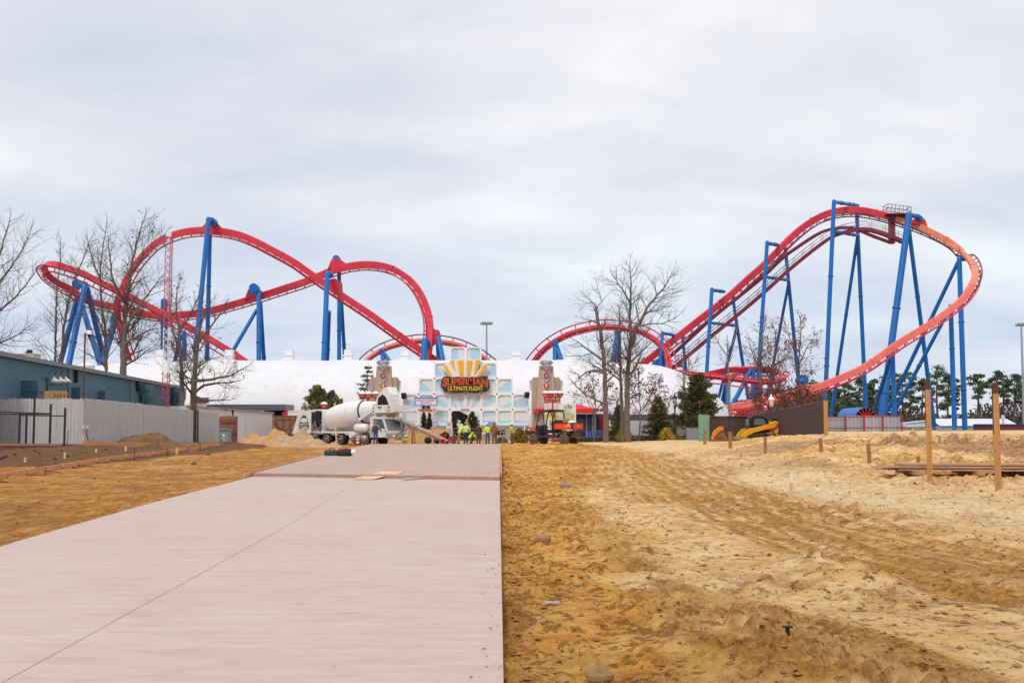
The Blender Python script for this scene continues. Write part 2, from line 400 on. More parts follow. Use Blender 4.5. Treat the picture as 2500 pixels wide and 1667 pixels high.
def make_paving():
    s = N('stamped_concrete')
    st = s.noise(1.0, 7, .62, (1.1, 5.5, 1)); st2 = s.noise(1.6, 8, .7, (1.5, 7.5, 1)); big = s.noise(.28, 3, .5); blot = s.noise(.8, 7, .7, (1, 1.6, 1))
    col = s.ramp(st, [(.28, lin((174, 150, 137))), (.5, lin((182, 162, 149))), (.72, lin((189, 170, 159)))])
    col = s.mix(s.ramp(st2, [(.34, .55), (.47, 0.0)]), col, lin((159, 132, 120)))
    col = s.mix(s.ramp(st2, [(.58, 0.0), (.7, .6)]), col, lin((194, 178, 167)))
    col = s.mix(s.ramp(big, [(.35, .35), (.65, 0.0)]), col, lin((169, 143, 132)))
    col = s.mix(s.ramp(blot, [(.36, .5), (.5, 0.0)]), col, lin((173, 149, 141)))
    spot = s.noise(16, 2, .5); col = s.mix(s.ramp(spot, [(.25, .5), (.31, 0.0)]), col, lin((129, 93, 74)))
    s.base(col); s.b.inputs['Roughness'].default_value = .75; s.bump(st2, .25, .006)
    far = N('fresh_concrete')
    st = far.noise(1.0, 7, .62, (.7, 2.6, 1)); st2 = far.noise(1.3, 8, .7, (.5, 4.5, 1))
    col = far.ramp(st, [(.28, lin((158, 125, 108))), (.5, lin((171, 142, 125))), (.72, lin((184, 159, 143)))])
    col = far.mix(far.ramp(st2, [(.38, .85), (.48, 0.0)]), col, lin((139, 106, 87)))
    far.base(col); far.b.inputs['Roughness'].default_value = .6; far.bump(st2, .25, .006)
    side = mat('concrete_edge', (166, 130, 110), .85, var=.2, scale=6, bump=.5, bscale=40)
    line = mat('saw_cut', (184, 160, 151), .9)
    def slab(name, y0, y1, top, bot, m, skew0=0, skew1=0):
        mb = MB(); ny = 70; nx = 10; rows = []
        for i in range(ny+1):
            y = y0+(y1-y0)*i/ny; xl, xr = edge_x(SLAB_L, y), edge_x(SLAB_R, y); row = []
            for j in range(nx+1):
                u = j/nx; x = xl+(xr-xl)*u
                yy = y + (1-i/ny)*skew0*(.5-u) + (i/ny)*skew1*(.5-u)
                row.append(V((x, yy, top + .006*float(fbm(np.array([x]), np.array([yy]), 3.0, 2, 91)[0]))))
            rows.append(row)
        vs = [p for r in rows for p in r]; w = nx+1
        mb.add(vs, [(i*w+j, i*w+j+1, (i+1)*w+j+1, (i+1)*w+j) for i in range(ny) for j in range(nx)], True)
        mb.m = 1
        ring = [r[0] for r in rows[::-1]] + rows[0][1:] + [r[-1] for r in rows[1:]] + rows[-1][::-1][1:]
        n = len(ring); bev = []
        for i, p in enumerate(ring):
            bev.append(V((p.x, p.y, bot)))
        mb.add(ring+bev, [(i, n+i, n+(i+1) % n, (i+1) % n) for i in range(n)], False)
        return structure(build(name, mb, [m, side]))
    slab('path', 2.0, 36.2, 0, -.3, s.m, 0, 2.6)
    slab('path', 34.8, 88.8, .105, -.3, far.m, 2.6, 0)
    mb = MB()                                    # the tooled joint running down the middle
    js = [G(-160, 1756), G(0, 1668), G(123, 1600), G(300, 1503), G(500, 1394), G(700, 1283), G(820, 1208), G(905, 1160)]
    for a, b in zip(js[:-1], js[1:]):
        n = V((b.y-a.y, a.x-b.x, 0)).normalized()*.0038
        mb.quad(a-n+V((0,0,.007)), a+n+V((0,0,.007)), b+n+V((0,0,.007)), b-n+V((0,0,.007)))
    structure(build('path_joint', mb, line))
    mb = MB()
    js = [G(915, 1151, .105), G(975, 1118, .105), G(1040, 1096, .105)]
    for a, b in zip(js[:-1], js[1:]):
        n = V((b.y-a.y, a.x-b.x, 0)).normalized()*.02
        mb.quad(a-n+V((0,0,.008)), a+n+V((0,0,.008)), b+n+V((0,0,.008)), b-n+V((0,0,.008)))
    structure(build('path_joint', mb, mat('pale_joint', (205, 182, 172), .9)))
    # timber edging of the path, and a soft skirt of trowelled mortar
    mb = MB()
    for y in range(35, 84, 4):
        a = V((edge_x(SLAB_L, y)-.03, y, .05)); b = V((edge_x(SLAB_L, y+4)-.03, y+4, .05)); mb.beam(a, b, .04, .16)
    solo('edge_form', mb, mat('form_timber', (206, 156, 112), .8, var=.25, scale=4, stretch=(1, .2, 1)), 'thin pale timber form along the left edge of the raised far path', 'timber form')
    mb = MB()
    for y in range(36, 88, 4):
        a = V((edge_x(SLAB_R, y)+.03, y, .03)); b = V((edge_x(SLAB_R, y+4)+.03, y+4, .03)); mb.beam(a, b, .04, .16)
    solo('edge_form', mb, MATS['form_timber'], 'thin timber form along the right edge of the raised far path', 'timber form')

def make_sky():
    w = bpy.data.worlds.new('World'); scene.world = w; w.use_nodes = True; t = w.node_tree; t.nodes.clear()
    def n(typ, **k):
        x = t.nodes.new(typ)
        for a, b in k.items(): setattr(x, a, b)
        return x
    def l(a, b): t.links.new(a, b)
    def m(op, a, b=0.0, c=None):
        x = n('ShaderNodeMath', operation=op)
        for k, v in enumerate((a, b)+((c,) if c is not None else ())):
            if hasattr(v, 'is_linked'): l(v, x.inputs[k])
            else: x.inputs[k].default_value = v
        return x.outputs[0]
    sky = n('ShaderNodeTexSky', sky_type='NISHITA', sun_disc=False); sky.sun_elevation = R(48); sky.sun_rotation = R(205); sky.dust_density = 2.0
    tc = n('ShaderNodeTexCoord'); sep = n('ShaderNodeSeparateXYZ'); l(tc.outputs['Generated'], sep.inputs[0])
    z = m('MAXIMUM', sep.outputs[2], 0.0); den = m('ADD', z, .30)
    comb = n('ShaderNodeCombineXYZ'); l(m('DIVIDE', sep.outputs[0], den), comb.inputs[0]); l(m('DIVIDE', sep.outputs[1], den), comb.inputs[1])
    def nz(scale, det, rough, st, rot=0, dist=0.0):
        mp = n('ShaderNodeMapping'); mp.inputs['Scale'].default_value = st; mp.inputs['Rotation'].default_value = (0, 0, rot); l(comb.outputs[0], mp.inputs[0])
        x = n('ShaderNodeTexNoise'); x.inputs['Scale'].default_value = scale; x.inputs['Detail'].default_value = det; x.inputs['Roughness'].default_value = rough
        x.inputs['Distortion'].default_value = dist
        l(mp.outputs[0], x.inputs['Vector']); return x.outputs['Fac']
    a = nz(1.5, 6, .5, (.9, 1.2, 1), .5, .35); b = nz(3.4, 7, .58, (.8, 1.35, 1), .4, .45); c = nz(.35, 3, .5, (1, 1, 1), 0)
    f = m('ADD', m('ADD', m('MULTIPLY', a, .62), m('MULTIPLY', b, .24)), m('MULTIPLY', c, .28))
    rp = n('ShaderNodeValToRGB'); e = rp.color_ramp.elements
    stops = [(.40, (203, 209, 225)), (.50, (217, 220, 231)), (.59, (232, 232, 238)), (.69, (248, 247, 248))]
    while len(e) < len(stops): e.new(.5)
    for k, (p, cc) in enumerate(stops): e[k].position = p; e[k].color = (*lin(cc), 1)
    l(f, rp.inputs['Fac'])
    # low sky is bluer, the dome brightens towards the zenith as an overcast does
    hr = n('ShaderNodeValToRGB'); e = hr.color_ramp.elements
    stops = [(0.0, (.84, .925, 1.0)), (.10, (.87, .945, 1.01)), (.22, (.975, .985, 1.0)), (.36, (1.0, 1.0, 1.0))]
    while len(e) < len(stops): e.new(.5)
    for k, (p, cc) in enumerate(stops): e[k].position = p; e[k].color = (*cc, 1)
    l(z, hr.inputs['Fac'])
    mx = n('ShaderNodeMix', data_type='RGBA', blend_type='MULTIPLY'); mx.inputs[0].default_value = 1; l(rp.outputs[0], mx.inputs[6]); l(hr.outputs[0], mx.inputs[7])
    gain = n('ShaderNodeMapRange', interpolation_type='SMOOTHSTEP'); l(z, gain.inputs[0])
    for k, v in ((1, .36), (2, .95), (3, 1.0), (4, ZENITH)): gain.inputs[k].default_value = v
    mul = n('ShaderNodeVectorMath', operation='SCALE'); l(mx.outputs[2], mul.inputs[0]); l(m('MULTIPLY', gain.outputs[0], CLOUD/.1), mul.inputs['Scale'])
    fin = n('ShaderNodeMix', data_type='RGBA'); fin.inputs[0].default_value = .93
    l(sky.outputs[0], fin.inputs[6]); l(mul.outputs[0], fin.inputs[7])
    bg = n('ShaderNodeBackground'); bg.inputs['Strength'].default_value = .1; l(fin.outputs[2], bg.inputs['Color'])
    out = n('ShaderNodeOutputWorld'); l(bg.outputs[0], out.inputs[0])
    sd = bpy.data.lights.new('sun', 'SUN'); sd.energy = 1.5; sd.angle = R(10); sd.color = (1, .955, .9)
    so = bpy.data.objects.new('sun', sd); COL.objects.link(so)
    az = R(205)                       # high, behind the camera and to its left
    dirv = V((math.sin(az)*math.cos(R(48)), math.cos(az)*math.cos(R(48)), math.sin(R(48))))
    so.rotation_euler = dirv.to_track_quat('Z', 'Y').to_euler()
ZENITH, CLOUD = 1.7, 1.10
make_sky(); make_ground(); make_paving()
vs = scene.view_settings; vs.view_transform = 'Standard'; vs.look = 'None'; vs.gamma = 1; vs.exposure = 0.0
scene.cycles.use_denoising = True
# ------------------------------------------------------------------ roller coaster
RED = mat('red_track_paint', (196, 40, 58), .38, var=.1, scale=.25, dirt=(225, 110, 110), dirt_amt=.25)
FADED = mat('faded_track_paint', (226, 104, 92), .5, var=.1, scale=.3, dirt=(232, 158, 120), dirt_amt=.6)
SALMON = mat('sun_bleached_paint', (214, 122, 88), .5, var=.12, scale=.4, dirt=(226, 150, 112), dirt_amt=.6)
MAROON = mat('dark_red_paint', (122, 38, 56), .5, var=.15, scale=.5)
BLUE = mat('blue_column_paint', (2, 98, 170), .42, var=.12, scale=.25, dirt=(30, 112, 176), dirt_amt=.3)
GREYRAIL = mat('grey_handrail', (120, 104, 112), .5)
coaster = thing('roller_coaster', 'red steel track of a roller coaster on blue tubular columns behind the white dome', 'roller coaster', (0, 176, hz(0, 176)))

def catmull(pts, k=8):
    out = []
    n = len(pts)
    for i in range(n-1):
        a, b, c, d = pts[max(i-1, 0)], pts[i], pts[i+1], pts[min(i+2, n-1)]
        for j in range(k):
            t = j/k
            out.append(.5*((2*b)+(c-a)*t+(2*a-5*b+4*c-d)*t*t+(3*b-a-3*c+d)*t**3))
    out.append(pts[-1]); return out
def resample(pts, step):
    L = [0]
    for a, b in zip(pts[:-1], pts[1:]): L.append(L[-1]+(b-a).length)
    n = max(2, int(L[-1]/step)); out = []; i = 0
    for k in range(n+1):
        q = L[-1]*k/n
        while i < len(L)-2 and L[i+1] < q: i += 1
        t = (q-L[i])/max(1e-9, L[i+1]-L[i]); out.append((pts[i].lerp(pts[i+1], t), (i+t)/(len(pts)-1)))
    return out
def track(pts, hints, mats, bw=.62, bh=.98, gap=.82, gauge=.62, tie=1.55, label=None, rail_r=.115, joint=11.0, upto=1e9):
    """pts: (photo x, photo y, distance); hints: (fraction, direction from the beam to its rails)"""
    ctl = catmull([P(*p) for p in pts]); rs = resample(ctl, .8)
    hf = [h[0] for h in hints]; hv = np.array([h[1] for h in hints], float)
    fr = []
    for i, (p, f) in enumerate(rs):
        t = (rs[min(i+1, len(rs)-1)][0]-rs[max(i-1, 0)][0]).normalized()
        r = V([float(np.interp(f, hf, hv[:, k])) for k in range(3)]); r = (r - t*r.dot(t)).normalized()
        fr.append((p, t, r, t.cross(r)))
    prof = [(-.5, .36), (-.36, .5), (.36, .5), (.5, .36), (.36, -.5), (-.36, -.5)]     # rounded box, narrower on the rail side
    vs, fs = [], []; n = len(prof)
    for p, t, r, b in fr:
        for x, y in prof: vs.append(p + b*(x*bw) - r*(y*bh))
    for i in range(len(fr)-1):
        for j in range(n): fs.append((i*n+j, i*n+(j+1) % n, (i+1)*n+(j+1) % n, (i+1)*n+j))
    mb = MB(); mb.add(vs, fs, False); mb.add(vs[:n], [tuple(range(n))]); mb.add(vs[-n:], [tuple(range(n))])
    L = 0
    for i in range(2, len(fr)-2):                                        # bolted flanges between the beam sections
        if i*.8 - L > joint:
            L = i*.8; p, t, r, b = fr[i]
            q = [p + b*(x*bw*1.22) - r*(y*bh*1.14) - t*.06 for x, y in prof]
            mb.prism(q, t*.12)
    m0, m1, m2 = mats
    tb = build('track_beam', mb, m0, coaster, label); m = MB()
    for sgn in (-1, 1): m.tube([p + r*gap + b*(gauge*sgn) for p, t, r, b in fr], rail_r, 6)
    m.m = 1; step = max(1, int(round(tie/.8)))
    for i in range(1, len(fr), step):
        p, t, r, b = fr[i]
        a0, a1 = p+r*gap-b*gauge, p+r*gap+b*gauge; mid = p + r*(bh*.42)
        m.beam(a0, mid-b*.1, .09, .16, t); m.beam(a1, mid+b*.1, .09, .16, t)
    build('running_rails', m, [m1, m2], tb)
    return fr
DN = (0, -.12, -1)
RR = (RED, RED, RED); RM = (RED, RED, MAROON)
# left far turn: upper branch comes round and dives to the dome
track([(207,732,185),(175,708,184),(140,690,181),(118,672,177),(108,656,172),(112,647,168),(128,645,167),(152,651,168),(201,668,170),(245,690,172),(294,714,174),(354,744,176),(408,771,177),(476,807,178),(544,847,179),(599,883,180),(640,912,181)],
      [(0, (0,-.3,-1)), (.25, (-.6,-.5,-.8)), (.45, (-.2,-1,-.9)), (1, (0,-.55,-1))], RR, gap=.95)
# lower branch: rises to the double hump and loops down at the right
track([(172,705,186),(207,731,186),(245,742,187),(286,750,188),(340,763,188),(395,770,188),(463,766,187),(517,757,186),(568,743,186),(622,727,185),(690,705,184),(745,687,183),(794,667,183),(840,652,182),(895,645,182),(949,653,182),(990,675,181),(1017,702,180),(1037,738,179),(1049,780,178),(1050,825,177),(1046,862,176),(1036,900,175)],
      [(0, (0,-.5,-1)), (.3, DN), (.7, DN), (1, (-.4,-.35,-1))], RR)
# tall left hill
track([(336,925,181),(321,885,180),(302,830,179),(290,780,179),(287,741,178),(303,696,178),(325,655,178),(354,619,178),(384,592,178),(422,574,178),(463,564,178),(517,562,178),(571,570,178),(614,585,178),(669,613,178),(718,640,178),(758,668,178),(799,697,178),(848,730,178),(908,770,178),(963,810,178),(1003,838,178),(1044,866,178),(1090,896,178),(1130,925,178)],
      [(0, (.5,-.3,-1)), (.25, (.7,-.25,-.6)), (.45, DN), (1, DN)], RR)
# low arch behind the entrance
track([(862,925,196),(889,887,196),(916,864,197),(949,847,198),(990,836,199),(1031,831,200),(1071,833,201),(1112,840,202),(1150,855,203),(1185,876,204),(1230,915,205)],
      [(0, (-.35,-1,.25)), (.5, (0,-1,.35)), (1, (.35,-1,.25))], (FADED, MAROON, RED), gap=.7, gauge=.82, tie=2.4)
# right arch
track([(1270,922,188),(1297,888,187),(1322,858,186),(1349,836,185),(1386,816,184),(1430,803,183),(1471,797,182),(1512,799,181),(1553,807,180),(1591,824,178),(1617,848,175),(1630,872,172),(1633,900,170),(1628,925,168)],
      [(0, (-.3,-1,.3)), (.5, (0,-1,.3)), (1, (.6,-1,.3))], (RED, RED, RED), gap=.7, gauge=.86, tie=2.6)
# lift hill and the top of the first drop
lift = [(1500,937,176),(1569,888,177),(1643,831,178),(1703,784,179),(1771,731,181),(1825,682,182),(1860,652,183),(1890,622,184),(1928,583,185),(1969,549,186),(2010,526,187),(2050,515,187),(2091,513,187),(2132,519,187),(2173,530,186)]
track(lift, [(0, DN), (1, DN)], (RED, MAROON, MAROON), bh=1.1, gap=.95)
# first drop: bleached paint
track([(2173,530,186),(2214,544,185),(2246,555,184),(2282,571,182),(2323,594,178),(2356,622,174),(2376,648,170),(2381,672,167),(2372,698,164)],
      [(0, DN), (.3, (-.2,-.2,-1)), (.55, (-.1,-.9,-.8)), (.8, (.9,-.4,-.1)), (1, (.9,.1,-.35))], (SALMON, MAROON, MAROON), label='orange, sun-bleached track beam at the top of the first drop')
track([(2372,698,164),(2353,727,162),(2317,759,160),(2268,793,158),(2200,834,157),(2146,872,156.5),(2100,902,156),(2021,936,156),(1950,957,156),(1879,975,157),(1807,990,158),(1766,999,159),(1710,1008,160)],
      [(0, (.9,.1,-.35)), (.2, (.7,-.1,-.8)), (.4, (.2,-.15,-1)), (1, DN)], (FADED, RED, MAROON), label='pink, faded track beam sweeping down to the right of the dome')
# low flat helix
track([(1600,905,168),(1645,910,167),(1703,915,166),(1771,922,165),(1825,929,164),(1870,932,164),(1898,928,166),(1912,917,170),(1898,907,175),(1879,903,178),(1852,902,180),(1807,902,181),(1771,905,182),(1720,917,183),(1660,935,184)],
      [(0, (0,-.9,-.4)), (.35, (.3,-.8,-.5)), (.5, (1,.1,-.3)), (.62, (.3,.6,-.8)), (1, (0,-.4,-1))], (RED, RED, RED), gap=.75, gauge=.75, tie=2.2)

# catwalk and the anti-roll frame under the lift
def poly(pts): return catmull([P(*p) for p in pts], 6)
mb = MB(); q = poly([(1600,897,177),(1643,864,178),(1738,777,180),(1800,727,181.5),(1860,678,183),(1905,635,184.4),(1942,607,185),(1996,572,186.5),(2029,560,187),(2067,556,187),(2091,560,187),(2132,577,186.6),(2176,593,186)])
for a, b in zip(q[:-1], q[1:]): mb.beam(a, b, .45, .5)
build('guide_beam', mb, MAROON, coaster)
mb = MB(); mb.beam(P(2177,523,185.8), P(2177,595,185.8), .9, .85, (0,1,0)); mb.beam(P(2177,527,185.8), P(2225,535,185.8), .8, .6)
build('hanger_frame', mb, MAROON, coaster)
walk = poly([(1600,926,174.5),(1643,897,175),(1738,818,177),(1800,768,178.5),(1860,717,180),(1928,656,182),(1982,612,183.6),(2023,582,184.3),(2045,571,184.7),(2078,562,185),(2110,558,185),(2146,566,184.6),(2173,576,184.2),(2206,590,184)])
wr = [p for p, f in resample(walk, 1.1)]
mb = MB()
for a, b in zip(wr[:-1], wr[1:]):
    mb.beam(a+V((0,-.5,-.1)), b+V((0,-.5,-.1)), .12, .55); mb.beam(a+V((0,.5,-.1)), b+V((0,.5,-.1)), .12, .55)
    mb.box((a+b)/2+V((0,0,.02)), (.5, 1.1, .06))
build('catwalk', mb, MAROON, coaster)
mb = MB()
for dy in (-.6, .6):
    for h in (.55, 1.1): mb.tube([p+V((0,dy,h+.1)) for p in wr], .032, 4)
    for p in wr[::2]: mb.cyl(p+V((0,dy,0)), p+V((0,dy,1.2)), .035, n=4)
build('handrail', mb, GREYRAIL, coaster)
mb = MB()                                               # inspection platform on the crest
a, b = P(2162,520,185.4), P(2218,527,185.4)
mb.box((a+b)/2+V((0,0,-.1)), ((b-a).length, 2.6, .16)); build('platform', mb, MAROON, coaster)
mb = MB(); n = 6
for dy in (-1.3, 1.3):
    for h in (0, .62, 1.25): mb.tube([a+V((0,dy,h)), b+V((0,dy,h))], .05, 5)
    for k in range(n+1): p = a.lerp(b, k/n)+V((0,dy,0)); mb.cyl(p, p+V((0,0,1.3)), .05, n=5)
for e in (a, b):
    for h in (.62, 1.25): mb.tube([e+V((0,-1.3,h)), e+V((0,1.3,h))], .05, 5)
build('platform_rail', mb, MAROON, coaster)

# supports: each one a part, its columns, arms and collars sub-parts
def support(legs, arms=(), heads=(), flange=(), label=None, r=.40):
    top = P(*legs[0][0]); root = None
    for i, lg in enumerate(legs):
        a, b = P(*lg[0]), P(*lg[1]); rr = lg[2] if len(lg) > 2 else r
        if b.z > .2 and not (len(lg) > 3): b = a + (b-a)*((a.z+.3)/(a.z-b.z))
        mb = MB(); mb.cyl(a, b, rr, rr*1.06, 14)
        L = (b-a).length; t = (b-a)/L
        for fz in (.36, .74) if L > 14 else ((.5,) if L > 6 else ()):
            c = a+t*(L*(fz+.07*((i*37+int(lg[0][0])) % 5-2)/2)); mb.cyl(c-t*.09, c+t*.09, rr*1.28, n=14)
        if i == 0:
            mb.sphere(a, rr*1.02, 12, 8)
            root = build('support', mb, BLUE, coaster, label)
        else: build('column', mb, BLUE, root)
    for a in arms:
        p, q = P(*a[0]), P(*a[1]); rr = a[2] if len(a) > 2 else r*.85
        mb = MB(); mb.cyl(p, q, rr, n=12); mb.sphere(p, rr*1.03, 10, 7)
        L = (q-p).length; t = (q-p)/L
        for fz in (.3, .62, .8): c = p+t*(L*fz); mb.cyl(c-t*.07, c+t*.07, rr*1.25, n=12)
        build('cross_arm', mb, BLUE, root)
    for h in heads:                                      # round plated heads where the column meets the beam
        p = P(*h[0]); rr = h[1]; mb = MB(); d = V(h[2]) if len(h) > 2 else V((0, 1, 0)); d.normalize()
        mb.cyl(p-d*.55, p+d*1.1, rr, n=18); mb.cyl(p-d*.62, p-d*.55, rr*1.06, n=18)
        up = V((0,0,1)); mb.box(p-V((0,0,rr*.95)), (rr*1.25, .9, rr*1.2))
        build('column_head', mb, BLUE, root)
    return root
def saddle(px, py, d, tx, ty, w=2.6, h=1.1):             # red gusset that rises from the beam to a support
    p = P(px, py, d); t = (P(px+tx, py+ty, d)-p).normalized(); u = t.cross(V((0,1,0)));
    if u.z < 0: u = -u
    w *= .66; p = p-u*.2; h += .2; mb = MB(); q = [p-t*w, p+t*w, p+t*.55+u*h, p-t*.55+u*h]
    mb.prism([x+V((0,-.26,0)) for x in q], V((0,.52,0))); return build('gusset', mb, RED, coaster)
support([((509,535,175),(474,900,172),0.37),((513,545,179),(505,890,184),0.33)], [((509,536,175),(522,541,178),0.35)], [((520,541,177),0.50)])
saddle(517,556,178,10,0)
support([((632,712,183),(632,900,180),0.37),((636,740,185),(645,890,190),0.32),((627,756,183),(563,866,181),0.30)], [], [((621,704,183),0.72)])
saddle(620,720,185,10,-4)
support([((799,668,175),(790,890,172),0.39),((803,760,179),(798,890,186),0.35)], [((799,668,175),(809,672,178),0.37)])
saddle(812,702,178,10,7.5,2.8,1.4)
support([((828,645,184),(828,890,182),0.32),((831,690,185),(842,884,191),0.30)], [], [((822,633,183),0.56)])
saddle(822,648,182.6,10,-3,2.4)
support([((1067,812,178),(1081,884,176),.46),((1069,838,180),(1071,884,186),.34)], [], [((1066,815,178),.55)])
saddle(1055,822,177.5,0.5,10,2.6,1.2)
support([((1036,832,172),(1035,890,171),.46),((1043,840,176),(1041,890,182),.42)], [((1036,832,172),(1043,834,176),.42)])
support([((934,858,195),(935,884,193),.36),((936,860,195),(954,886,192),.36)], [], [((932,858,195),.4)])
support([((208,694,183),(168,888,178),.46),((188,730,186),(147,885,188),.44),((212,700,184),(248,853,190),.44),((190,716,186),(240,874,180),.42)], [((186,716,186),(205,730,183),.4)], [((188,694,186),.6)])
support([((281,784,180),(262,846,176),.5)], [], [((281,780,180),.6)])
support([((401,736,182),(401,872,182),.55)], [], [])
support([((450,812,184),(450,886,184),.36),((441,818,186),(427,882,190),.34)], [], [])
support([((1356,840,184),(1356,890,183),.44),((1359,846,184),(1374,888,182),.38)], [], [((1356,837,184),.45)])
support([((1508,812,181),(1496,892,177),.42),((1511,818,182),(1512,890,188),.36)], [], [((1509,810,181.5),.5)])
support([((1617,812,174),(1613,897,173),0.25),((1666,818,183),(1675,908,184),0.25)], [((1617,813,174),(1646,818,178),0.22),((1635,893,175),(1671,893,183),0.22)])
support([((1738,706,176),(1723,946,174),0.28),((1787,714,186),(1827,976,188),0.27),((1800,795,186),(1756,965,192),0.24)], [((1738,708,176),(1768,712,181),0.25),((1734,788,176),(1799,795,186),0.24)])
support([((1873,592,178),(1848,965,176),0.31),((1917,604,189),(1955,990,191),0.30),((1926,688,189),(1872,970,195),0.25)], [((1873,594,178),(1899,598,184),0.27),((1868,676,178),(1926,684,189),0.25)])
support([((2036,492,181),(2014,990,179),0.34),((2091,502,192),(2114,1000,194),0.33),((2094,575,192),(2028,1025,198),0.28)], [((2036,493,181),(2094,502,192),0.30),((2032,565,181),(2095,575,192),0.27)])
support([((2219,525,180),(2152,1022,176),0.52),((2219,560,186),(2283,1056,194),0.34)], [((2219,525,180),(2245,530,184),0.33)], [((2244,534,184),0.37)])
saddle(2243,549,184,10,4,2.6,1.2)
support([((2342,632,174),(2356,1058,172),0.37),((2339,640,174),(2158,1020,186),0.30)], [((2342,632,174),(2357,633,174),0.27)], [])
support([((2321,748,162.6),(2331,1058,162),0.33),((2317,756,162.6),(2188,998,170),0.27)], [((2321,748,162.6),(2327,748,161),0.27)], [])
support([((2179,852,158.8),(2184,1022,158.4),0.31),((2176,868,158.9),(2134,1004,168),0.27)], [], [])
support([((1839,906,179),(1839,978,178),.36),((1834,902,179),(1787,990,176),.34),((1854,950,176),(1825,985,182),.34)], [], [])
support([((1777,936,165),(1777,992,164),.36),((1775,932,165),(1763,990,170),.38)], [], [])
support([((1958,930,156.5),(1948,985,162),.4)], [], [((1958,928,157),.72)])
saddle(1957,950,156,10,-3,1.5,.55)
mb = MB()                                               # lift motor pier
a = P(1605,890,176); mb.prism([P(1593,893,174), P(1630,897,174), P(1625,875,174), P(1606,875,174)], (0, 4, 0)); mb.prism([P(1611,874,174), P(1626,876,174), P(1624,862,174), P(1613,862,174)], (0, 2, 0))
build('drive_pier', mb, BLUE, coaster)
mb = MB()
for x in (1650, 1657, 1664): mb.cyl(P(x,866,176), P(x,893,176), .07, n=5)
mb.beam(P(1647,867,176), P(1667,867,176), .1, .12); mb.beam(P(1649,878,176), P(1666,878,176), .06, .08)
build('cable_frame', mb, GREYRAIL, coaster)
# ------------------------------------------------------------------ white dome
WHITE = mat('white_membrane', (208, 206, 206), .55, var=.03, scale=.3, dirt=(176, 170, 162), dirt_amt=.42, bump=.35, bscale=1.4)
VENTW = mat('white_vent_paint', (226, 226, 226), .5, var=.06)
DARK = mat('dark_opening_and_shade', (30, 28, 28), .8)
BLACK = mat('black_plastic', (28, 28, 30), .5, var=.2, scale=3)
dome = thing('dome', 'long white fabric dome with a row of roof vents behind the entrance', 'dome', (-14, 146, hz(-14, 146)))
VX = [P(x, 880, 146).x for x in (392, 560, 706, 850, 989, 1125, 1260, 1393)]
def make_dome():
    mb = MB(); nu, nv = 220, 40; x0, x1 = -62.0, 27.4; vs = []; zb = 1.2
    for i in range(nu+1):
        u = i/nu; x = x0+(x1-x0)*(.5-.5*math.cos(math.pi*u) if False else u)
        e = 1.0
        if x > 14: q = (x-14)/(x1-14); e = math.sqrt(max(0, 1-q**2.1))
        if x < -48: q = (-48-x)/14; e = math.sqrt(max(0, 1-q**2.1))
        pk = sum(math.exp(-abs(x-v)/2.1) for v in VX)*.62
        for j in range(nv+1):
            v = math.pi*j/nv; s = max(0, math.sin(v)); c = math.cos(v)
            y = 146 - c*14.0*(.35+.65*e)
            h = (8.25 + pk*s**6 - .08*math.cos((x-VX[1])*2*math.pi/7.4))*e
            z = zb + h*s**.82
            z += .05*math.sin(x*1.7+3*z)*(1-s)*e
            vs.append((x, y, z))
    w = nv+1
    mb.add(vs, [(i*w+j, i*w+j+1, (i+1)*w+j+1, (i+1)*w+j) for i in range(nu) for j in range(nv)], True)
    build('membrane', mb, WHITE, dome)
    mb = MB(); mb.box((-17, 146, .4), (80, 24.6, 2.6)); build('plinth_wall', mb, mat('dark_plinth', (74, 62, 58), .8), dome)
    for k, x in enumerate(VX):
        if k == 5: continue
        mb = MB(); z = 9.75
        mb.box((x, 146, z+.25), (1.05, 1.05, .7)); mb.box((x, 146, z+.66), (1.25, 1.25, .12)); mb.box((x, 146, z+1.0), (.95, .95, .62))
        mb.box((x, 146, z+.02), (1.3, 1.3, .1)); mb.box((x, 146, z+1.34), (1.0, 1.0, .08))
        if k == 2: mb.cyl((x-.5, 146, z+1.0), (x-1.0, 146, z+1.03), .1, n=8)
        build('vent', mb, VENTW, dome)
make_dome()

# ------------------------------------------------------------------ entrance front
FR = mat('pale_frame_paint', (236, 231, 231), .6, var=.05, scale=.8, dirt=(190, 170, 150), dirt_amt=.2)
D = 120.0; CELL = 38.3*D/F
FX, FZ = P(983, 1038, D).x, P(1136, 1038, D).z
facade = thing('ride_entrance', 'stepped white lattice front of the ride entrance with pale blue ray panels', 'entrance', (FX+4*CELL, D, hz(FX+4*CELL, D)))
def rays():
    s = N('ray_panel'); sep = s.n('ShaderNodeSeparateXYZ'); s.l(s.obj(), sep.inputs[0])
    a = s.math('ARCTAN2', s.math('SUBTRACT', sep.outputs[2], 2.1), s.math('ADD', sep.outputs[0], .15))
    b = s.math('SINE', s.math('MULTIPLY', a, 17.0))
    c = s.ramp(s.math('ADD', s.math('MULTIPLY', b, .5), .5), [(.5, lin((170, 208, 224))), (.53, lin((216, 220, 222)))])
    s.base(c); s.b.inputs['Roughness'].default_value = .6; return s.m
RAY = rays()
cells = [(r, c) for r, cs in enumerate((range(0, 8), range(0, 8), range(1, 7), range(2, 6), range(3, 5))) for c in cs]
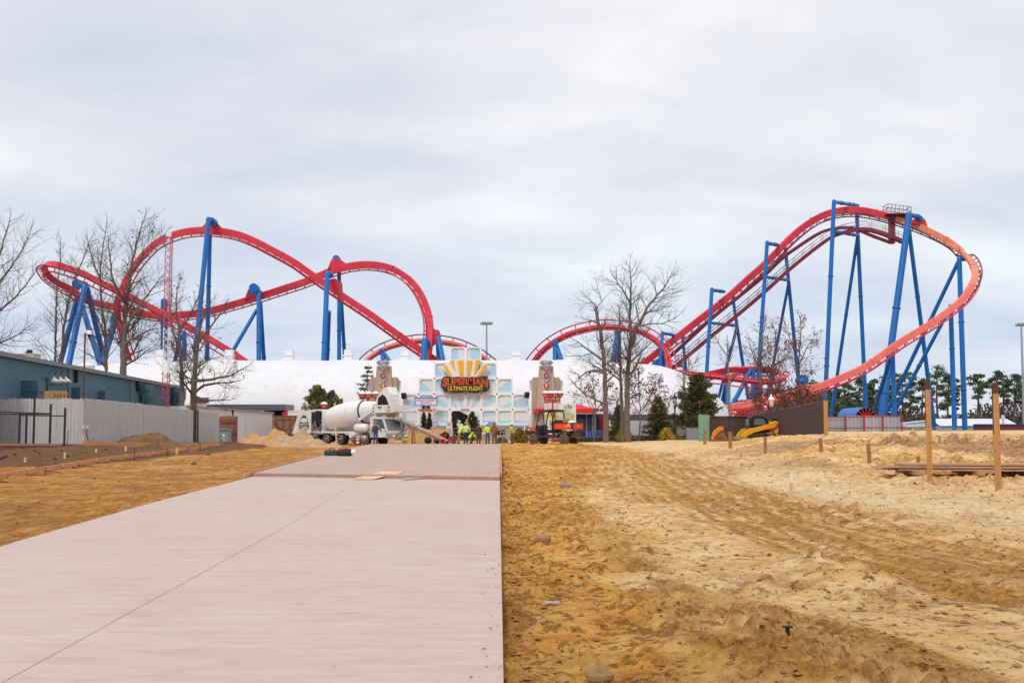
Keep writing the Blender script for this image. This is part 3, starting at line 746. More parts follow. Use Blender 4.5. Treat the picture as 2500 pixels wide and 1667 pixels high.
def cell_frame():
    fm = MB(); t = .34
    for r, c in cells:
        x, z = FX+c*CELL, FZ+r*CELL; b = .085*CELL; ch = .10*CELL
        opening = r == 0 and c in (1, 3, 4)
        l = x+b; rr = x+CELL-b; lo = z+b; hi = z+CELL-b
        if opening: lo = z-.0
        if opening and c == 3: rr = x+CELL
        if opening and c == 4: l = x
        if opening: inn = [(l, lo), (rr, lo), (rr, hi-ch if not c == 3 else hi), (rr-ch if c != 3 else rr, hi), (l+ch if c != 4 else l, hi), (l, hi-ch if c != 4 else hi)]
        else: inn = [(l+ch, lo), (rr-ch, lo), (rr, lo+ch), (rr, hi-ch), (rr-ch, hi), (l+ch, hi), (l, hi-ch), (l, lo+ch)]
        out = []
        for (p, q) in inn:
            out.append((x if p < x+CELL*.4 and abs(p-l) < ch*1.1 else (x+CELL if abs(p-rr) < ch*1.1 else p), z if abs(q-lo) < ch*1.1 else (z+CELL if abs(q-hi) < ch*1.1 else q)))
        n = len(inn)
        vs = [(p, D, q) for p, q in inn]+[(p, D, q) for p, q in out]+[(p, D+t, q) for p, q in inn]+[(p, D+t, q) for p, q in out]
        fs = []
        for i in range(n):
            k = (i+1) % n
            if opening and i == 0: continue
            fs += [(i, k, n+k, n+i), (k, i, 2*n+i, 2*n+k), (2*n+k, 2*n+i, 3*n+i, 3*n+k), (n+i, n+k, 3*n+k, 3*n+i)]
        fm.add(vs, fs, False)
        # corner bolts' raised pads
    for r, c in cells:
        for cx, cz in ((c, r), (c+1, r), (c, r+1), (c+1, r+1)):
            fm.box((FX+cx*CELL, D-.02, FZ+cz*CELL), (.11, .06, .11))
    build('frame', fm, FR, facade)
    for r, c in cells:
        if r == 0 and c in (1, 3, 4): continue
        x, z = FX+c*CELL, FZ+r*CELL; b = .05*CELL
        mb = MB(); mb.box((x+CELL/2, D+.16, z+CELL/2), (CELL-2*b, .05, CELL-2*b)); build('panel', mb, RAY, facade)
cell_frame()
zg = hz(FX, D)
for x0, x1 in ((FX-.1, FX+CELL*1.0), (FX+2*CELL, FX+3*CELL), (FX+5*CELL, FX+8*CELL+.1)): mb = MB(); mb.box(((x0+x1)/2, D+.12, FZ-.13), (x1-x0, .5, .26)); build('blue_band', mb, mat('blue_grey_band', (140, 150, 172), .6), facade)
for x0, x1 in ((FX-.1, FX+CELL*1.0), (FX+2*CELL, FX+3*CELL), (FX+5*CELL, FX+8*CELL+.1)): mb = MB(); mb.box(((x0+x1)/2, D+.16, (FZ-.26+zg-.3)/2), (x1-x0, .5, FZ-.26-zg+.3)); build('base_wall', mb, mat('tan_stucco', (178, 150, 134), .85, var=.1, scale=2), facade)
mb = MB(); a, b = P(1103, 1005, 125), P(1139, 1023, 125); mb.beam(a, b, .5, .9); build('slanted_awning', mb, DARK, facade)
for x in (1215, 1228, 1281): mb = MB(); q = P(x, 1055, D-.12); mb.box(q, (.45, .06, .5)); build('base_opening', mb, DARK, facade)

# --- name sign
SY = D-.55
sign = thing('name_sign', 'large red and yellow lettered ride name sign on the entrance front', 'sign', (P(1136, 900, SY).x, SY, P(1136, 950, SY).z))
def z6(x, y, d=SY): return P(980+x/6.534, 820+y/6.534, d)
mb = MB(); mb.prism([z6(*p) for p in [(625,800),(640,690),(665,655),(720,640),(765,655),(1262,655),(1290,640),(1375,638),(1390,720),(1408,838),(1358,888),(1245,888),(1235,908),(1110,908),(1090,888),(985,888),(975,908),(800,908),(790,888),(690,888)]], (0, .3, 0))
build('backing_board', mb, mat('sign_charcoal', (46, 42, 42), .5), sign)
YEL = mat('sign_yellow', (232, 186, 44), .5, var=.04); SRED = mat('sign_red', (186, 30, 38), .45, var=.12, scale=1.2); SWH = mat('sign_white', (226, 222, 216), .5, var=.03)
ORG = mat('sign_orange', (240, 170, 20), .5, var=.06)
sp = S(1/6.534, SY)
def warp(x, y):
    q = abs(x)/(375*sp); return x*1.0, y - max(0, (62*sp-y))/(124*sp)*(q**2.2)*62*sp + (q**3)*6*sp
mb = MB(); text(mb, 'SUPERMAN', z6(1014, 722, SY-.02), 722*sp, 112*sp, depth=.06, offset=.042, warp=warp); build('letter_outline', mb, YEL, sign)
mb = MB(); text(mb, 'SUPERMAN', z6(1010, 718, SY-.07), 718*sp, 110*sp, depth=.06, offset=.016, warp=warp); build('red_lettering', mb, SRED, sign)
mb = MB(); text(mb, 'ULTIMATE FLIGHT', z6(1022, 836, SY-.03), 560*sp, 72*sp, depth=.06, offset=.016); build('yellow_lettering', mb, YEL, sign)
mb = MB()                                               # fan of rays above the name
for pts in ([(636,492),(722,436),(880,640),(790,668)], [(722,430),(840,372),(935,640),(850,660)], [(1185,372),(1265,372),(1180,660),(1090,640)], [(1320,436),(1392,482),(1240,668),(1150,640)], [(850,372),(1180,372),(1120,660),(920,660)]):
    mb.prism([z6(*p, SY+.1+.01*len(mb.f)/6) for p in pts], (0, .12, 0))
build('fan_board', mb, SWH, sign)
mb = MB()
for pts in ([(668,486),(712,458),(800,612),(775,640)], [(775,402),(832,378),(862,560),(835,520)], [(1185,384),(1250,384),(1200,580),(1160,600)], [(1318,452),(1366,480),(1240,640),(1205,640)], [(900,392),(985,392),(985,620),(930,620)], [(1045,392),(1130,392),(1095,620),(1045,620)]):
    mb.prism([z6(*p, SY+.03) for p in pts], (0, .06, 0))
build('fan_stripes', mb, ORG, sign)

def board(name, label, cat, x0, y0, x1, y1, d, col, lines=(), edge=None, group=None, th=.08):
    a, b = P(x0, y1, d), P(x1, y0, d); c = (a+b)/2; c.y = d
    t = thing(name, label, cat, (c.x, d, a.z), 0, group)
    mb = MB(); w, h = b.x-a.x, b.z-a.z
    mb.box((c.x, d+th/2, c.z), (w, th, h)); build('board', mb, col, t)
    if edge:
        mb = MB(); e = min(w, h)*.09
        for cx, cz, ww, hh in ((c.x, b.z, w+e, e), (c.x, a.z, w+e, e), (a.x, c.z, e, h-e), (b.x, c.z, e, h-e)): mb.box((cx, d+th/2-.02, cz), (ww, th+.04, hh))
        build('border', mb, edge, t)
    for body, u, v, ww, hh, m in lines:
        mb = MB(); o = V((a.x+w*u, d-.012, a.z+h*v))
        if body is None: mb.box(o, (w*ww, .02, h*hh))
        else: text(mb, body, o, w*ww, h*hh, depth=.02, offset=.01)
        build('lettering' if body else 'text_line', mb, m, t)
    return t
PINK = mat('sign_pink', (196, 110, 150), .5); PURP = mat('sign_purple', (150, 96, 150), .5); NAVY = mat('sign_navy', (44, 58, 120), .5); LILAC = mat('sign_lilac', (216, 214, 228), .5, var=.02)
SBLUE = mat('sign_blue', (38, 112, 176), .5); SORG = mat('sign_dark_orange', (206, 92, 30), .5)
board('shop_sign', 'white gift shop sign with pink letters and a blue border', 'sign', 1013, 971, 1067, 989.5, 118.9, LILAC, [('DAILY PLANET', .5, .70, .84, .24, PURP), ('GIFTS', .5, .32, .52, .32, PINK)], NAVY)
t = board('arrow_sign', 'small blue plaque with a yellow down arrow under the gift shop sign', 'sign', 1030, 990.6, 1050, 998, 119.2, NAVY)
q = P(1040, 994.5, 119.15); mb = MB(); k = S(1, 119)
mb.prism([q+V((x*k, 0, z*k)) for x, z in ((-1.2, 3.6), (1.2, 3.6), (1.2, 0), (4, 0.6), (0, -3.6), (-4, .6), (-1.2, 0))], (0, -.03, 0)); build('arrow', mb, YEL, t)
board('entrance_sign', 'orange entrance sign below the yellow arrow plaque', 'sign', 1025, 998.8, 1055, 1005.4, 119.3, SORG, [('Entrance', .58, .5, .5, .55, SWH), ('+', .1, .5, .1, .6, YEL), ('^', .93, .5, .06, .4, YEL)], YEL)
board('entrance_sign', 'red and white entrance sign above the doorway', 'sign', 1126, 998.3, 1146, 1004.6, 119.8, SWH, [('ENTRANCE', .5, .5, .86, .5, SRED)], SRED)
t = board('wheelchair_sign', 'square blue and white wheelchair access sign on the front', 'sign', 1057.5, 1030, 1068, 1041, 119.7, SWH, (), SBLUE)
q = P(1062.7, 1035.5, 119.68); k = S(1, 119.7); mb = MB()
mb.cyl(q+V((-.6*k, 0, 3.4*k)), q+V((-.6*k, -.02, 3.4*k)), .7*k, n=10); mb.beam(q+V((-.6*k, 0, 2.6*k)), q+V((-.3*k, 0, -.6*k)), .02, .9*k, (1, 0, 0)); mb.beam(q+V((-.3*k, 0, -.6*k)), q+V((2*k, 0, -.6*k)), .02, .8*k); mb.beam(q+V((2*k, 0, -.6*k)), q+V((3*k, 0, -3*k)), .02, .8*k)
mb.tube([q+V((math.cos(a)*2.2*k-.4*k, 0, math.sin(a)*2.2*k-1.6*k)) for a in [2.2+i*.45 for i in range(10)]], .3*k, 5); build('symbol', mb, SBLUE, t)
board('notice_sign', 'small red and white notice sign left of the doorway under the wheelchair sign', 'sign', 1052, 1042, 1070, 1047, 118.5, SRED, [('NOTICE', .5, .5, .8, .5, SWH)], SWH)
board('rules_sign', 'white ride rules board on the post beside the doorway', 'sign', 1089, 1030, 1104, 1043, 119.5, SWH, [(None, .5, .9, .8, .06, SRED)]+[(None, .5, .75-.12*i, .7, .03, PURP) for i in range(5)])
board('rules_sign', 'pale grey height notice board standing behind the wooden barrier', 'sign', 1090, 1044, 1104.5, 1064, 117, LILAC, [('NO LOOSE ITEMS', .5, .85, .8, .08, NAVY)]+[(None, .5, .7-.1*i, .6, .03, NAVY) for i in range(5)])
board('blue_sign', 'blue information sign on the front right of the doorway', 'sign', 1191, 1030, 1206, 1043, 119.6, SBLUE, [(None, .5, .75, .6, .1, SWH), (None, .5, .5, .7, .08, SWH), (None, .5, .25, .5, .08, SWH)])
board('queue_sign', 'green and white queue sign standing behind the workers', 'sign', 1175, 1046, 1187, 1062, 116, mat('sign_green', (96, 168, 96), .5), [(None, .5, .8, .8, .2, YEL), (None, .5, .3, .8, .3, SWH)])
board('warning_sign', 'orange and white warning sign left of the wheelchair sign', 'sign', 992, 1043, 1006, 1048, 119.2, SORG, [('WARNING', .5, .5, .8, .5, SWH)])
def loudspeaker(px, py, d, label, w=.42, h=.6, yaw=.4, tilt=.25, arm=(0, .45, .1)):
    p = P(px, py, d); M = (Matrix.Rotation(yaw, 3, 'Z') @ Matrix.Rotation(tilt, 3, 'X'))
    t = thing('loudspeaker', label, 'loudspeaker', p, 0, 'black loudspeakers fixed on walls')
    mb = MB(); mb.box(p, (w, .38, h), M=M); build('cabinet', mb, BLACK, t)
    mb = MB(); mb.box(p+M @ V((0, -.2, 0)), (w*.86, .03, h*.88), M=M); build('grille', mb, mat('grille_cloth', (44, 44, 48), .9, var=.3, scale=30), t)
    mb = MB(); mb.beam(p, p+V(arm), .06, .06); build('bracket', mb, BLACK, t)
loudspeaker(986, 966, 119.4, 'black loudspeaker at the left end of the entrance front', yaw=-.5)
loudspeaker(1286.5, 964, 119.4, 'black loudspeaker at the right end of the entrance front', yaw=.4)

# --- fluted pylons
TAN = mat('pylon_stone', (182, 163, 148), .8, var=.08, scale=1.2); TAN2 = mat('pylon_stone_light', (198, 180, 164), .8, var=.08, scale=1.2)
STEELY = mat('emblem_silver', (178, 180, 184), .4, .3, var=.06); STEELD = mat('emblem_grey', (122, 124, 130), .45, .2)
PBLUE = mat('pylon_blue', (110, 168, 196), .5); PRED = mat('pylon_red', (190, 44, 44), .5)
CREAM = mat('pylon_cream', (226, 206, 170), .6)
def pylon(px, label):
    d = 118.0; cx = P(px, 1000, d).x; zb = hz(cx, d); t = thing('pylon', label, 'pylon', (cx, d, zb), 0, 'pylons beside the entrance front')
    k = S(1, d); zt = P(px, 893, d).z; h = zt-zb
    mb = MB()                                           # tapered shaft with flutes
    for (a0, a1, b0, b1, dy) in ((-17, -9, -29, -13, .25), (-9, -5, -13, -8, .1), (-5, 5, -8, 8, 0), (5, 9, 8, 13, .1), (9, 17, 13, 29, .25)):
        mb.m = 1 if dy == .1 else 0
        y = d+dy
        mb.prism([V((cx+b0*k, y, zb)), V((cx+b1*k, y, zb)), V((cx+a1*k, y, zt)), V((cx+a0*k, y, zt))], (0, 1.3-dy, 0))
    build('shaft', mb, [TAN, TAN2], t)
    mb = MB()
    for s in (-1, 1):
        for (x0, x1, top, dy) in ((18, 32.5, 920, .5), (32.5, 35.5, 924, .7)):
            z = P(px, top, d).z; mb.box((cx+s*(x0+x1)/2*k, d+dy+.5, (z+zb)/2), ((x1-x0)*k-.01, 1.0, z-zb))
        for j in range(3): mb.box((cx+s*(21+4*j)*k, d+.48, (P(px, 921, d).z+zb)/2), (.05, .1, P(px, 921, d).z-zb-.1))
    build('wing', mb, TAN, t)
    for s in (-1, 1):
        for i, m in enumerate((PRED, PRED, PBLUE, PBLUE, CREAM, CREAM)):
            mb = MB(); z = P(px, 930+i*4.3, d).z; mb.cyl((cx+s*35.6*k, d+1.0, z), (cx+s*41*k, d+1.0, z), .06, n=8); build('rod', mb, m, t)
    ez = P(px, 880, d).z
    def pt(x, y, dy): return V((cx+x*k, d+dy, ez-y*k))
    out = [(-18, 5.5), (-12.5, 0), (12.5, 0), (18, 5.5), (0, 24)]
    mb = MB(); mb.prism([pt(x, y, -.30) for x, y in out], (0, .3, 0)); eb = build('emblem', mb, STEELY, t)
    inn = [(-13.2, 5.8), (-10.4, 2.6), (10.4, 2.6), (13.2, 5.8), (0, 19.5)]
    mb = MB(); mb.prism([pt(x, y, -.33) for x, y in inn], (0, .04, 0)); build('emblem_field', mb, STEELD, eb)
    def sw(x, y): return x*(1-.035*max(0, -y/k+3)), y
    mb = MB(); text(mb, 'S', pt(0, 9.2, -.36), 17*k, 13.5*k, depth=.06, offset=.05, warp=sw); build('emblem_letter', mb, STEELY, eb)
    o = pt(0, 36.5, -.12); mb = MB(); mb.tube([o+V((math.cos(a)*5.3*k, 0, math.sin(a)*5.3*k)) for a in [i*math.pi/10 for i in range(20)]], 1.9*k, 8, closed=True); build('ring', mb, PRED, t)
    mb = MB(); mb.cyl(o+V((0, .06, 0)), o+V((0, -.02, 0)), 4*k, n=16); build('ring_centre', mb, PBLUE, t)
    def chev(y, hgt, m, w=7.6, th=3.6):
        mb = MB()
        for s in (-1, 1): mb.prism([pt(s*w, y, -.14), pt(s*(w-th), y, -.14), pt(0, y+hgt-4.5, -.14), pt(0, y+hgt, -.14)], (0, .14, 0))
        build('chevron', mb, m, t)
        mb = MB(); mb.prism([pt(-w+th+.4, y+.3, -.06), pt(w-th-.4, y+.3, -.06), pt(0, y+hgt-5.2, -.06)], (0, .06, 0)); build('chevron_fill', mb, CREAM, t)
    for i in range(5): chev(40.5+i*16.6, 17.5, (PBLUE, PRED)[i % 2])
    return t
pylon(935, 'tan fluted pylon with a silver emblem left of the entrance front'); pylon(1334, 'tan fluted pylon with a silver emblem right of the entrance front')

# ------------------------------------------------------------------ lamps
LRED = mat('lamp_red', (206, 36, 44), .4, var=.06); GLASS = mat('frosted_globe', (232, 230, 228), .3, var=.02); LPINK = mat('lamp_bowl_glass', (232, 206, 204), .35, var=.03)
def street_lamp(px, py, d, heads, label):
    p = P(px, py, d); zb = hz(p.x, d); t = thing('street_lamp', label, 'street lamp', (p.x, d, zb), 0, 'red and white globe street lamps')
    mb = MB(); mb.cyl((p.x, d, zb-.1), (p.x, d, p.z-.45), .11, .08, 10); mb.cyl((p.x, d, zb-.1), (p.x, d, zb+.6), .18, .14, 10); build('post', mb, LRED, t)
    for hx, hy in heads:
        c = p+V((hx, hy, 0)); r = .34
        mb = MB(); mb.tube([c+V((math.cos(a)*r, math.sin(a)*r, 0)) for a in [i*math.pi/10 for i in range(20)]], .05, 6, closed=True)
        for i in range(8):
            a = i*math.pi/4; mb.tube([c+V((math.cos(a)*r, math.sin(a)*r, 0)), c+V((math.cos(a)*r*.85, math.sin(a)*r*.85, -.2)), c+V((math.cos(a)*r*.3, math.sin(a)*r*.3, -.36))], .03, 5)
        mb.cyl(c+V((0, 0, -.4)), c+V((0, 0, -.32)), .16, .2, 10)
        if abs(hx)+abs(hy) > .01: mb.tube([c+V((0, 0, -.36)), c+V((0, 0, -.62)), p+V((0, 0, -.75))], .06, 6)
        else: mb.cyl(c+V((0, 0, -.5)), c+V((0, 0, -.36)), .1, n=8)
        h = build('lamp_basket', mb, LRED, t)
        mb = MB(); mb.lathe(c, (0, 0, 1), [(-.33, .05), (-.28, .17), (-.15, .26), (0, .3)], 14); build('lamp_bowl', mb, LPINK, h)
        mb = MB(); mb.lathe(c, (0, 0, 1), [(0, .33), (.1, .32), (.2, .25), (.27, .14), (.3, .01)], 14); build('lamp_globe', mb, GLASS, h)
    return t
street_lamp(900.5, 962.5, 108, [(-.64, 0), (0, -.1), (.64, 0)], 'three-headed red globe lamp in front of the left pylon')
street_lamp(791.6, 988, 108, [(0, 0)], 'single red globe lamp behind the mixer truck')
street_lamp(1349.5, 961, 110, [(-.66, -.2), (-.2, .2), (.24, -.2), (.68, .2)], 'four-headed red globe lamp in front of the right pylon')
street_lamp(1474.5, 984, 108, [(0, 0)], 'single red globe lamp right of the red canopy')
def lantern(px, py, d, label, white):
    p = P(px, py, d); zb = hz(p.x, d); t = thing('lantern_post', label, 'street lamp', (p.x, d, zb), 0, 'black lantern posts')
    mb = MB(); mb.lathe((p.x, d, zb-.1), (0, 0, 1), [(0, .2), (.5, .18), (.6, .1), (p.z-zb-.4, .075), (p.z-zb-.25, .12), (p.z-zb, .13)], 10); build('post', mb, mat('lantern_black', (40, 46, 50), .5), t)
    mb = MB(); mb.lathe(p, (0, 0, 1), [(0, .13), (.1, .17), (.55, .24), (.6, .22)], 8); build('lantern_glass', mb, mat('lantern_glass', (206, 196, 178), .25), t)
    mb = MB(); mb.lathe(p+V((0, 0, .58)), (0, 0, 1), [(0, .3), (.06, .3), (.22, .2 if white else .1), (.34, .08), (.4, .04), (.48, .09), (.56, .02)], 10); build('lantern_cap', mb, GLASS if white else MATS['lantern_black'], t)
lantern(1647.5, 986, 114, 'black lantern post behind the pale grey fence', False)
lantern(1883.5, 992, 104, 'black lantern post with a white cap behind the brown fence', True)
for px, py, d, lb in ((1793.5, 1008.5, 122, 'small red and white globe lamp left of the loader behind the brown fence'), (1868.5, 996, 120, 'small red and white globe lamp left of the white-capped lantern')):
    p = P(px, py, d); zb = hz(p.x, d); t = thing('globe_lamp', lb, 'lamp', (p.x, d, zb), 0, 'small globe lamps behind the brown fence')
    mb = MB(); mb.cyl((p.x, d, zb), (p.x, d, p.z), .06, n=8); build('post', mb, LRED, t)
    mb = MB(); mb.sphere(p, .22); build('lamp_globe', mb, GLASS, t); mb = MB(); mb.cyl(p-V((0, 0, .05)), p+V((0, 0, .05)), .235, n=14); build('band', mb, LRED, t)
t = thing('arched_railing', 'red arched ironwork railing under the low track behind the brown fence', 'railing', (P(1830, 1010, 121).x, 121, hz(20, 121)))
mb = MB()
for x in (1800, 1832, 1860):
    q = P(x, 1016, 121)
    for r in (.35, .62, .86): mb.tube([q+V((math.cos(a)*r, 0, math.sin(a)*r)) for a in [i*math.pi/12 for i in range(13)]], .045, 5)
    for i in range(1, 6): a = i*math.pi/6; mb.cyl(q, q+V((math.cos(a)*.86, 0, math.sin(a)*.86)), .03, n=4)
mb.beam(P(1785, 1000, 121.2), P(1880, 1000, 121.2), .08, .1); mb.beam(P(1785, 1016, 121.2), P(1880, 1016, 121.2), .08, .1); build('ironwork', mb, LRED, t)
mb = MB()
for x in (1784, 1818, 1850, 1882): q = P(x, 998, 121.2); mb.beam(V((q.x, q.y, hz(q.x, 121))), q, .1, .1)
build('posts', mb, LRED, t)
# floodlight masts
MAST = mat('galvanised_mast', (150, 156, 164), .5, .2, var=.1)
def mast(px, py, d, label, n=5, w=11):
    p = P(px, py, d); zb = hz(p.x, d); t = thing('floodlight_mast', label, 'floodlight mast', (p.x, d, zb), 0, 'tall floodlight masts')
    mb = MB(); mb.cyl((p.x, d, zb), p, .28, .14, 10); build('pole', mb, MAST, t)
    mb = MB(); mb.beam(p-V((S(w, d), 0, 0)), p+V((S(w, d), 0, 0)), .12, .12); build('crossbar', mb, MAST, t)
    for i in range(n):
        c = p+V((S(w, d)*(2*i/(n-1)-1), 0, -.15)); mb = MB(); mb.lathe(c+V((0, .25, .15)), (0, -1, -.5), [(0, .12), (.15, .3), (.5, .42), (.55, .4)], 10); build('floodlight', mb, mat('floodlight_glass', (214, 218, 224), .3), t)
mast(1188, 786, 215, 'tall floodlight mast rising behind the middle of the dome'); mast(2493, 789, 200, 'tall floodlight mast at the right edge before the pines')

# ------------------------------------------------------------------ left: blue metal building
TEAL = mat('blue_metal_siding', (76, 116, 130), .5, .1, var=.1, scale=.3, stretch=(1, 1, .15), dirt=(66, 96, 108), dirt_amt=.4)
TEAL2 = mat('blue_duct_paint', (64, 98, 110), .5, var=.12, scale=.8); FASC = mat('grey_fascia', (124, 122, 122), .5, var=.12, scale=.6)
A0, B0 = V((-27.82, 59.3, 0)), V((-30.6, 105, 0)); BD = (B0-A0).normalized(); BN = V((BD.y, -BD.x, 0))   # along the wall, out of the wall
ROOF = 5.2
def roofz(p): return 5.45-.49*(p.y-62.3)/42.7
def wall_at(px):            # point of the building wall under a photo column
    k = (px-1250)/F; # A0 + BD*s with x = k*y
    s = (k*A0.y-A0.x)/(BD.x-k*BD.y); return A0+BD*s
bld = thing('metal_building', 'long blue corrugated metal building with a grey roof edge at the left', 'building', (-34, 80, hz(-34, 80)))
def corrugated(mb, a, b, z0, z1, out, pitch=.3, amp=.035):
    L = (b-a).length; n = int(L/pitch); t = (b-a)/L; q = []
    for i in range(n):
        for u, o in ((.0, 0), (.32, 0), (.42, 1), (.9, 1)): q.append(a+t*((i+u)*pitch)+out*(o*amp))
    q.append(b); w = len(q)
    mb.add([V((p.x, p.y, z0)) for p in q]+[V((p.x, p.y, z1(p)-.1 if callable(z1) else z1)) for p in q], [(i, i+1, w+i+1, w+i) for i in range(w-1)], False)
mb = MB(); corrugated(mb, A0, B0, -.2, roofz, BN); back = -BN*8
mb.quad(B0+V((0, 0, -.2)), B0+back+V((0, 0, -.2)), B0+back+V((0, 0, roofz(B0)-.1)), B0+V((0, 0, roofz(B0)-.1))); mb.quad(A0+V((0, 0, -.2)), A0+back+V((0, 0, -.2)), A0+back+V((0, 0, roofz(A0)-.1)), A0+V((0, 0, roofz(A0)-.1)))
build('wall', mb, TEAL, bld)
mb = MB(); mb.beam(A0+BN*.12+V((0, 0, roofz(A0))), B0+BN*.12+BD*.3+V((0, 0, roofz(B0))), .3, .26)
mb.quad(A0+V((0, 0, roofz(A0)+.1)), B0+V((0, 0, roofz(B0)+.1)), B0+back+V((0, 0, roofz(B0)+.3)), A0+back+V((0, 0, roofz(A0)+.3))); build('roof', mb, FASC, bld)
mb = MB()
for px in (165, 317): p = wall_at(px)+BN*.1; mb.box(p+V((0, 0, roofz(p)/2)), (.2, .16, roofz(p)-.3), math.atan2(BD.y, BD.x))
p = B0-BD*.1+BN*.06; mb.box(p+V((0, 0, roofz(p)/2)), (.2, .14, roofz(p)-.3)); build('downpipe', mb, FASC, bld)
def duct(x0, y0, x1, y1, dep, taper=False, cap=True):   # fan hood on the wall between two photo columns
    a, b = wall_at(x0), wall_at(x1); m = (a+b)/2
    z1 = CAMZ+(1034.5-y0)*m.y/F; z0 = CAMZ+(1034.5-y1)*m.y/F; L = (b-a).length*.75; ang = math.atan2(BD.y, BD.x)
    mb = MB(); mb.box(m+BN*dep/2+V((0, 0, (z0+z1)/2)), (L, dep, z1-z0), ang)
    if cap: mb.box(m+BN*dep/2+V((0, 0, z0+(z1-z0)*.45)), (L+.08, dep+.08, .06), ang)
    if taper: mb.prism([m+BN*dep-BD*L/2+V((0, 0, z0)), m+BN*dep+BD*L/2+V((0, 0, z0)), m+BN*dep*.4+BD*L/2+V((0, 0, z0-1.0)), m+BN*dep*.4-BD*L/2+V((0, 0, z0-1.0))], -BN*dep*.4)
    build('fan_hood', mb, TEAL2, bld)
duct(48, 930, 74, 976, .95); duct(105, 922, 128, 962, .25, cap=False); duct(172, 946, 186, 976, .6, cap=False); duct(236, 955, 252, 978, .55, cap=False); duct(336, 939, 350, 966, .95, True); duct(414, 949, 426, 972, 1.0, True); duct(430, 951, 437, 972, .7, True)
for k, px in enumerate((131, 146, 160)):                # gooseneck lamps over a signless stretch of wall
    p = wall_at(px-14); z = CAMZ+(1034.5-912)*p.y/F; o = p+V((0, 0, z)); e = P(px, 927, (p+BN*1.15).y)
    mb = MB(); mb.tube([o, o+BN*.25+V((0, 0, .22)), o+BN*.7+V((0, 0, .3)), e+V((0, 0, .22))], .03, 6); h = build('lamp_arm', mb, TEAL2, bld)
    mb = MB(); mb.lathe(e+V((0, 0, .2)), (.25, -.25, -.9), [(0, .05), (.1, .07), (.2, .16), (.42, .32), (.44, .31)], 14); build('lamp_shade', mb, GLASS, h)
def wall_speaker(px, py, lab):
    p = wall_at(px)+BN*.45; loudspeaker(px, py, p.y, lab, .5, .72, .25, .25, BN*-.5)
wall_speaker(181, 919, 'black loudspeaker under the roof edge of the blue building near its lamps'); wall_speaker(332, 944, 'dark loudspeaker beside the far ducts of the blue building')
p = P(70, 872, 80); t = thing('rooftop_unit', 'cream air handling unit on the blue building roof', 'air conditioner', (p.x, 80, ROOF+.3))
mb = MB(); mb.box((p.x, 80, ROOF+.75), (1.2, 1.2, 1.1)); mb.box((p.x, 80, ROOF+1.33), (1.3, 1.3, .07)); build('cabinet', mb, mat('cream_metal', (196, 186, 168), .6, dirt=(150, 110, 80), dirt_amt=.3), t)
mb = MB(); mb.cyl((p.x+.05, 80, ROOF+1.35), (p.x+.05, 80, ROOF+1.65), .2, n=12); mb.cyl((p.x-.15, 80, ROOF+1.35), (p.x-.15, 80, ROOF+1.5), .1, n=8); build('exhaust', mb, BLACK, t)
p = P(212, 890, 88); t = thing('roof_fan', 'white drum shaped fan on the far roof of the blue building', 'roof fan', (p.x, 88, ROOF+.2))
mb = MB(); mb.lathe((p.x, 88, ROOF+.1), (0, 0, 1), [(0, .66), (.25, .66), (.27, .6), (.75, .58), (.8, .62), (.95, .5), (1.05, .2)], 24); build('drum', mb, VENTW, t)
mb = MB(); mb.cyl((p.x+.2, 87.38, ROOF+.55), (p.x+.2, 87.5, ROOF+.55), .06, n=8); build('port', mb, BLACK, t)

# camera pole, pallets
p = P(208, 812, 64); zb = hz(p.x, 64); t = thing('camera_pole', 'rusty brown pole with a white dome camera in front of the blue building', 'camera pole', (p.x, 64, zb))
mb = MB(); mb.cyl((p.x, 64, zb), (p.x, 64, p.z), .055, .05, 8); mb.cyl((p.x, 64, zb), (p.x, 64, zb+2.9), .08, n=8); build('pole', mb, mat('rusty_pole', (96, 62, 56), .7, var=.3, scale=2), t)
mb = MB(); mb.box((p.x, 64, p.z+.05), (.14, .14, .16)); mb.beam((p.x, 64, p.z+.1), (p.x+.22, 64, p.z+.1), .05, .05); build('bracket', mb, VENTW, t)
mb = MB(); mb.lathe((p.x+.24, 64, p.z+.12), (0, 0, -1), [(0, .05), (.05, .13), (.2, .15), (.24, .14)], 12); b = build('camera_housing', mb, VENTW, t)
mb = MB(); mb.lathe((p.x+.24, 64, p.z-.1), (0, 0, -1), [(0, .12), (.08, .11), (.14, .05), (.16, .01)], 12); build('camera_lens', mb, BLACK, b)
LUM = mat('raw_lumber', (190, 150, 106), .8, var=.3, scale=2.5, stretch=(1, .15, 1), dirt=(110, 78, 52), dirt_amt=.5)
PALE = mat('pale_lumber', (214, 178, 132), .8, var=.2, scale=3, stretch=(1, .2, 1))
for k in range(5):
    mb = MB(); d = 65+.12*k; p = P(110+k*8, 966, d)
    for j in range(6): mb.box(p+V((.09*j, 0, .03*((j*3+k) % 2))), (.07, .05, .5))
    mb.box(p+V((.24, .06, .12)), (.62, .05, .08)); mb.box(p+V((.24, .06, -.14)), (.62, .05, .08))
    solo('pallet', mb, LUM, 'weathered wooden pallet leaning in the row above the grey fence', 'pallet', 'pallets leaning behind the grey fence')

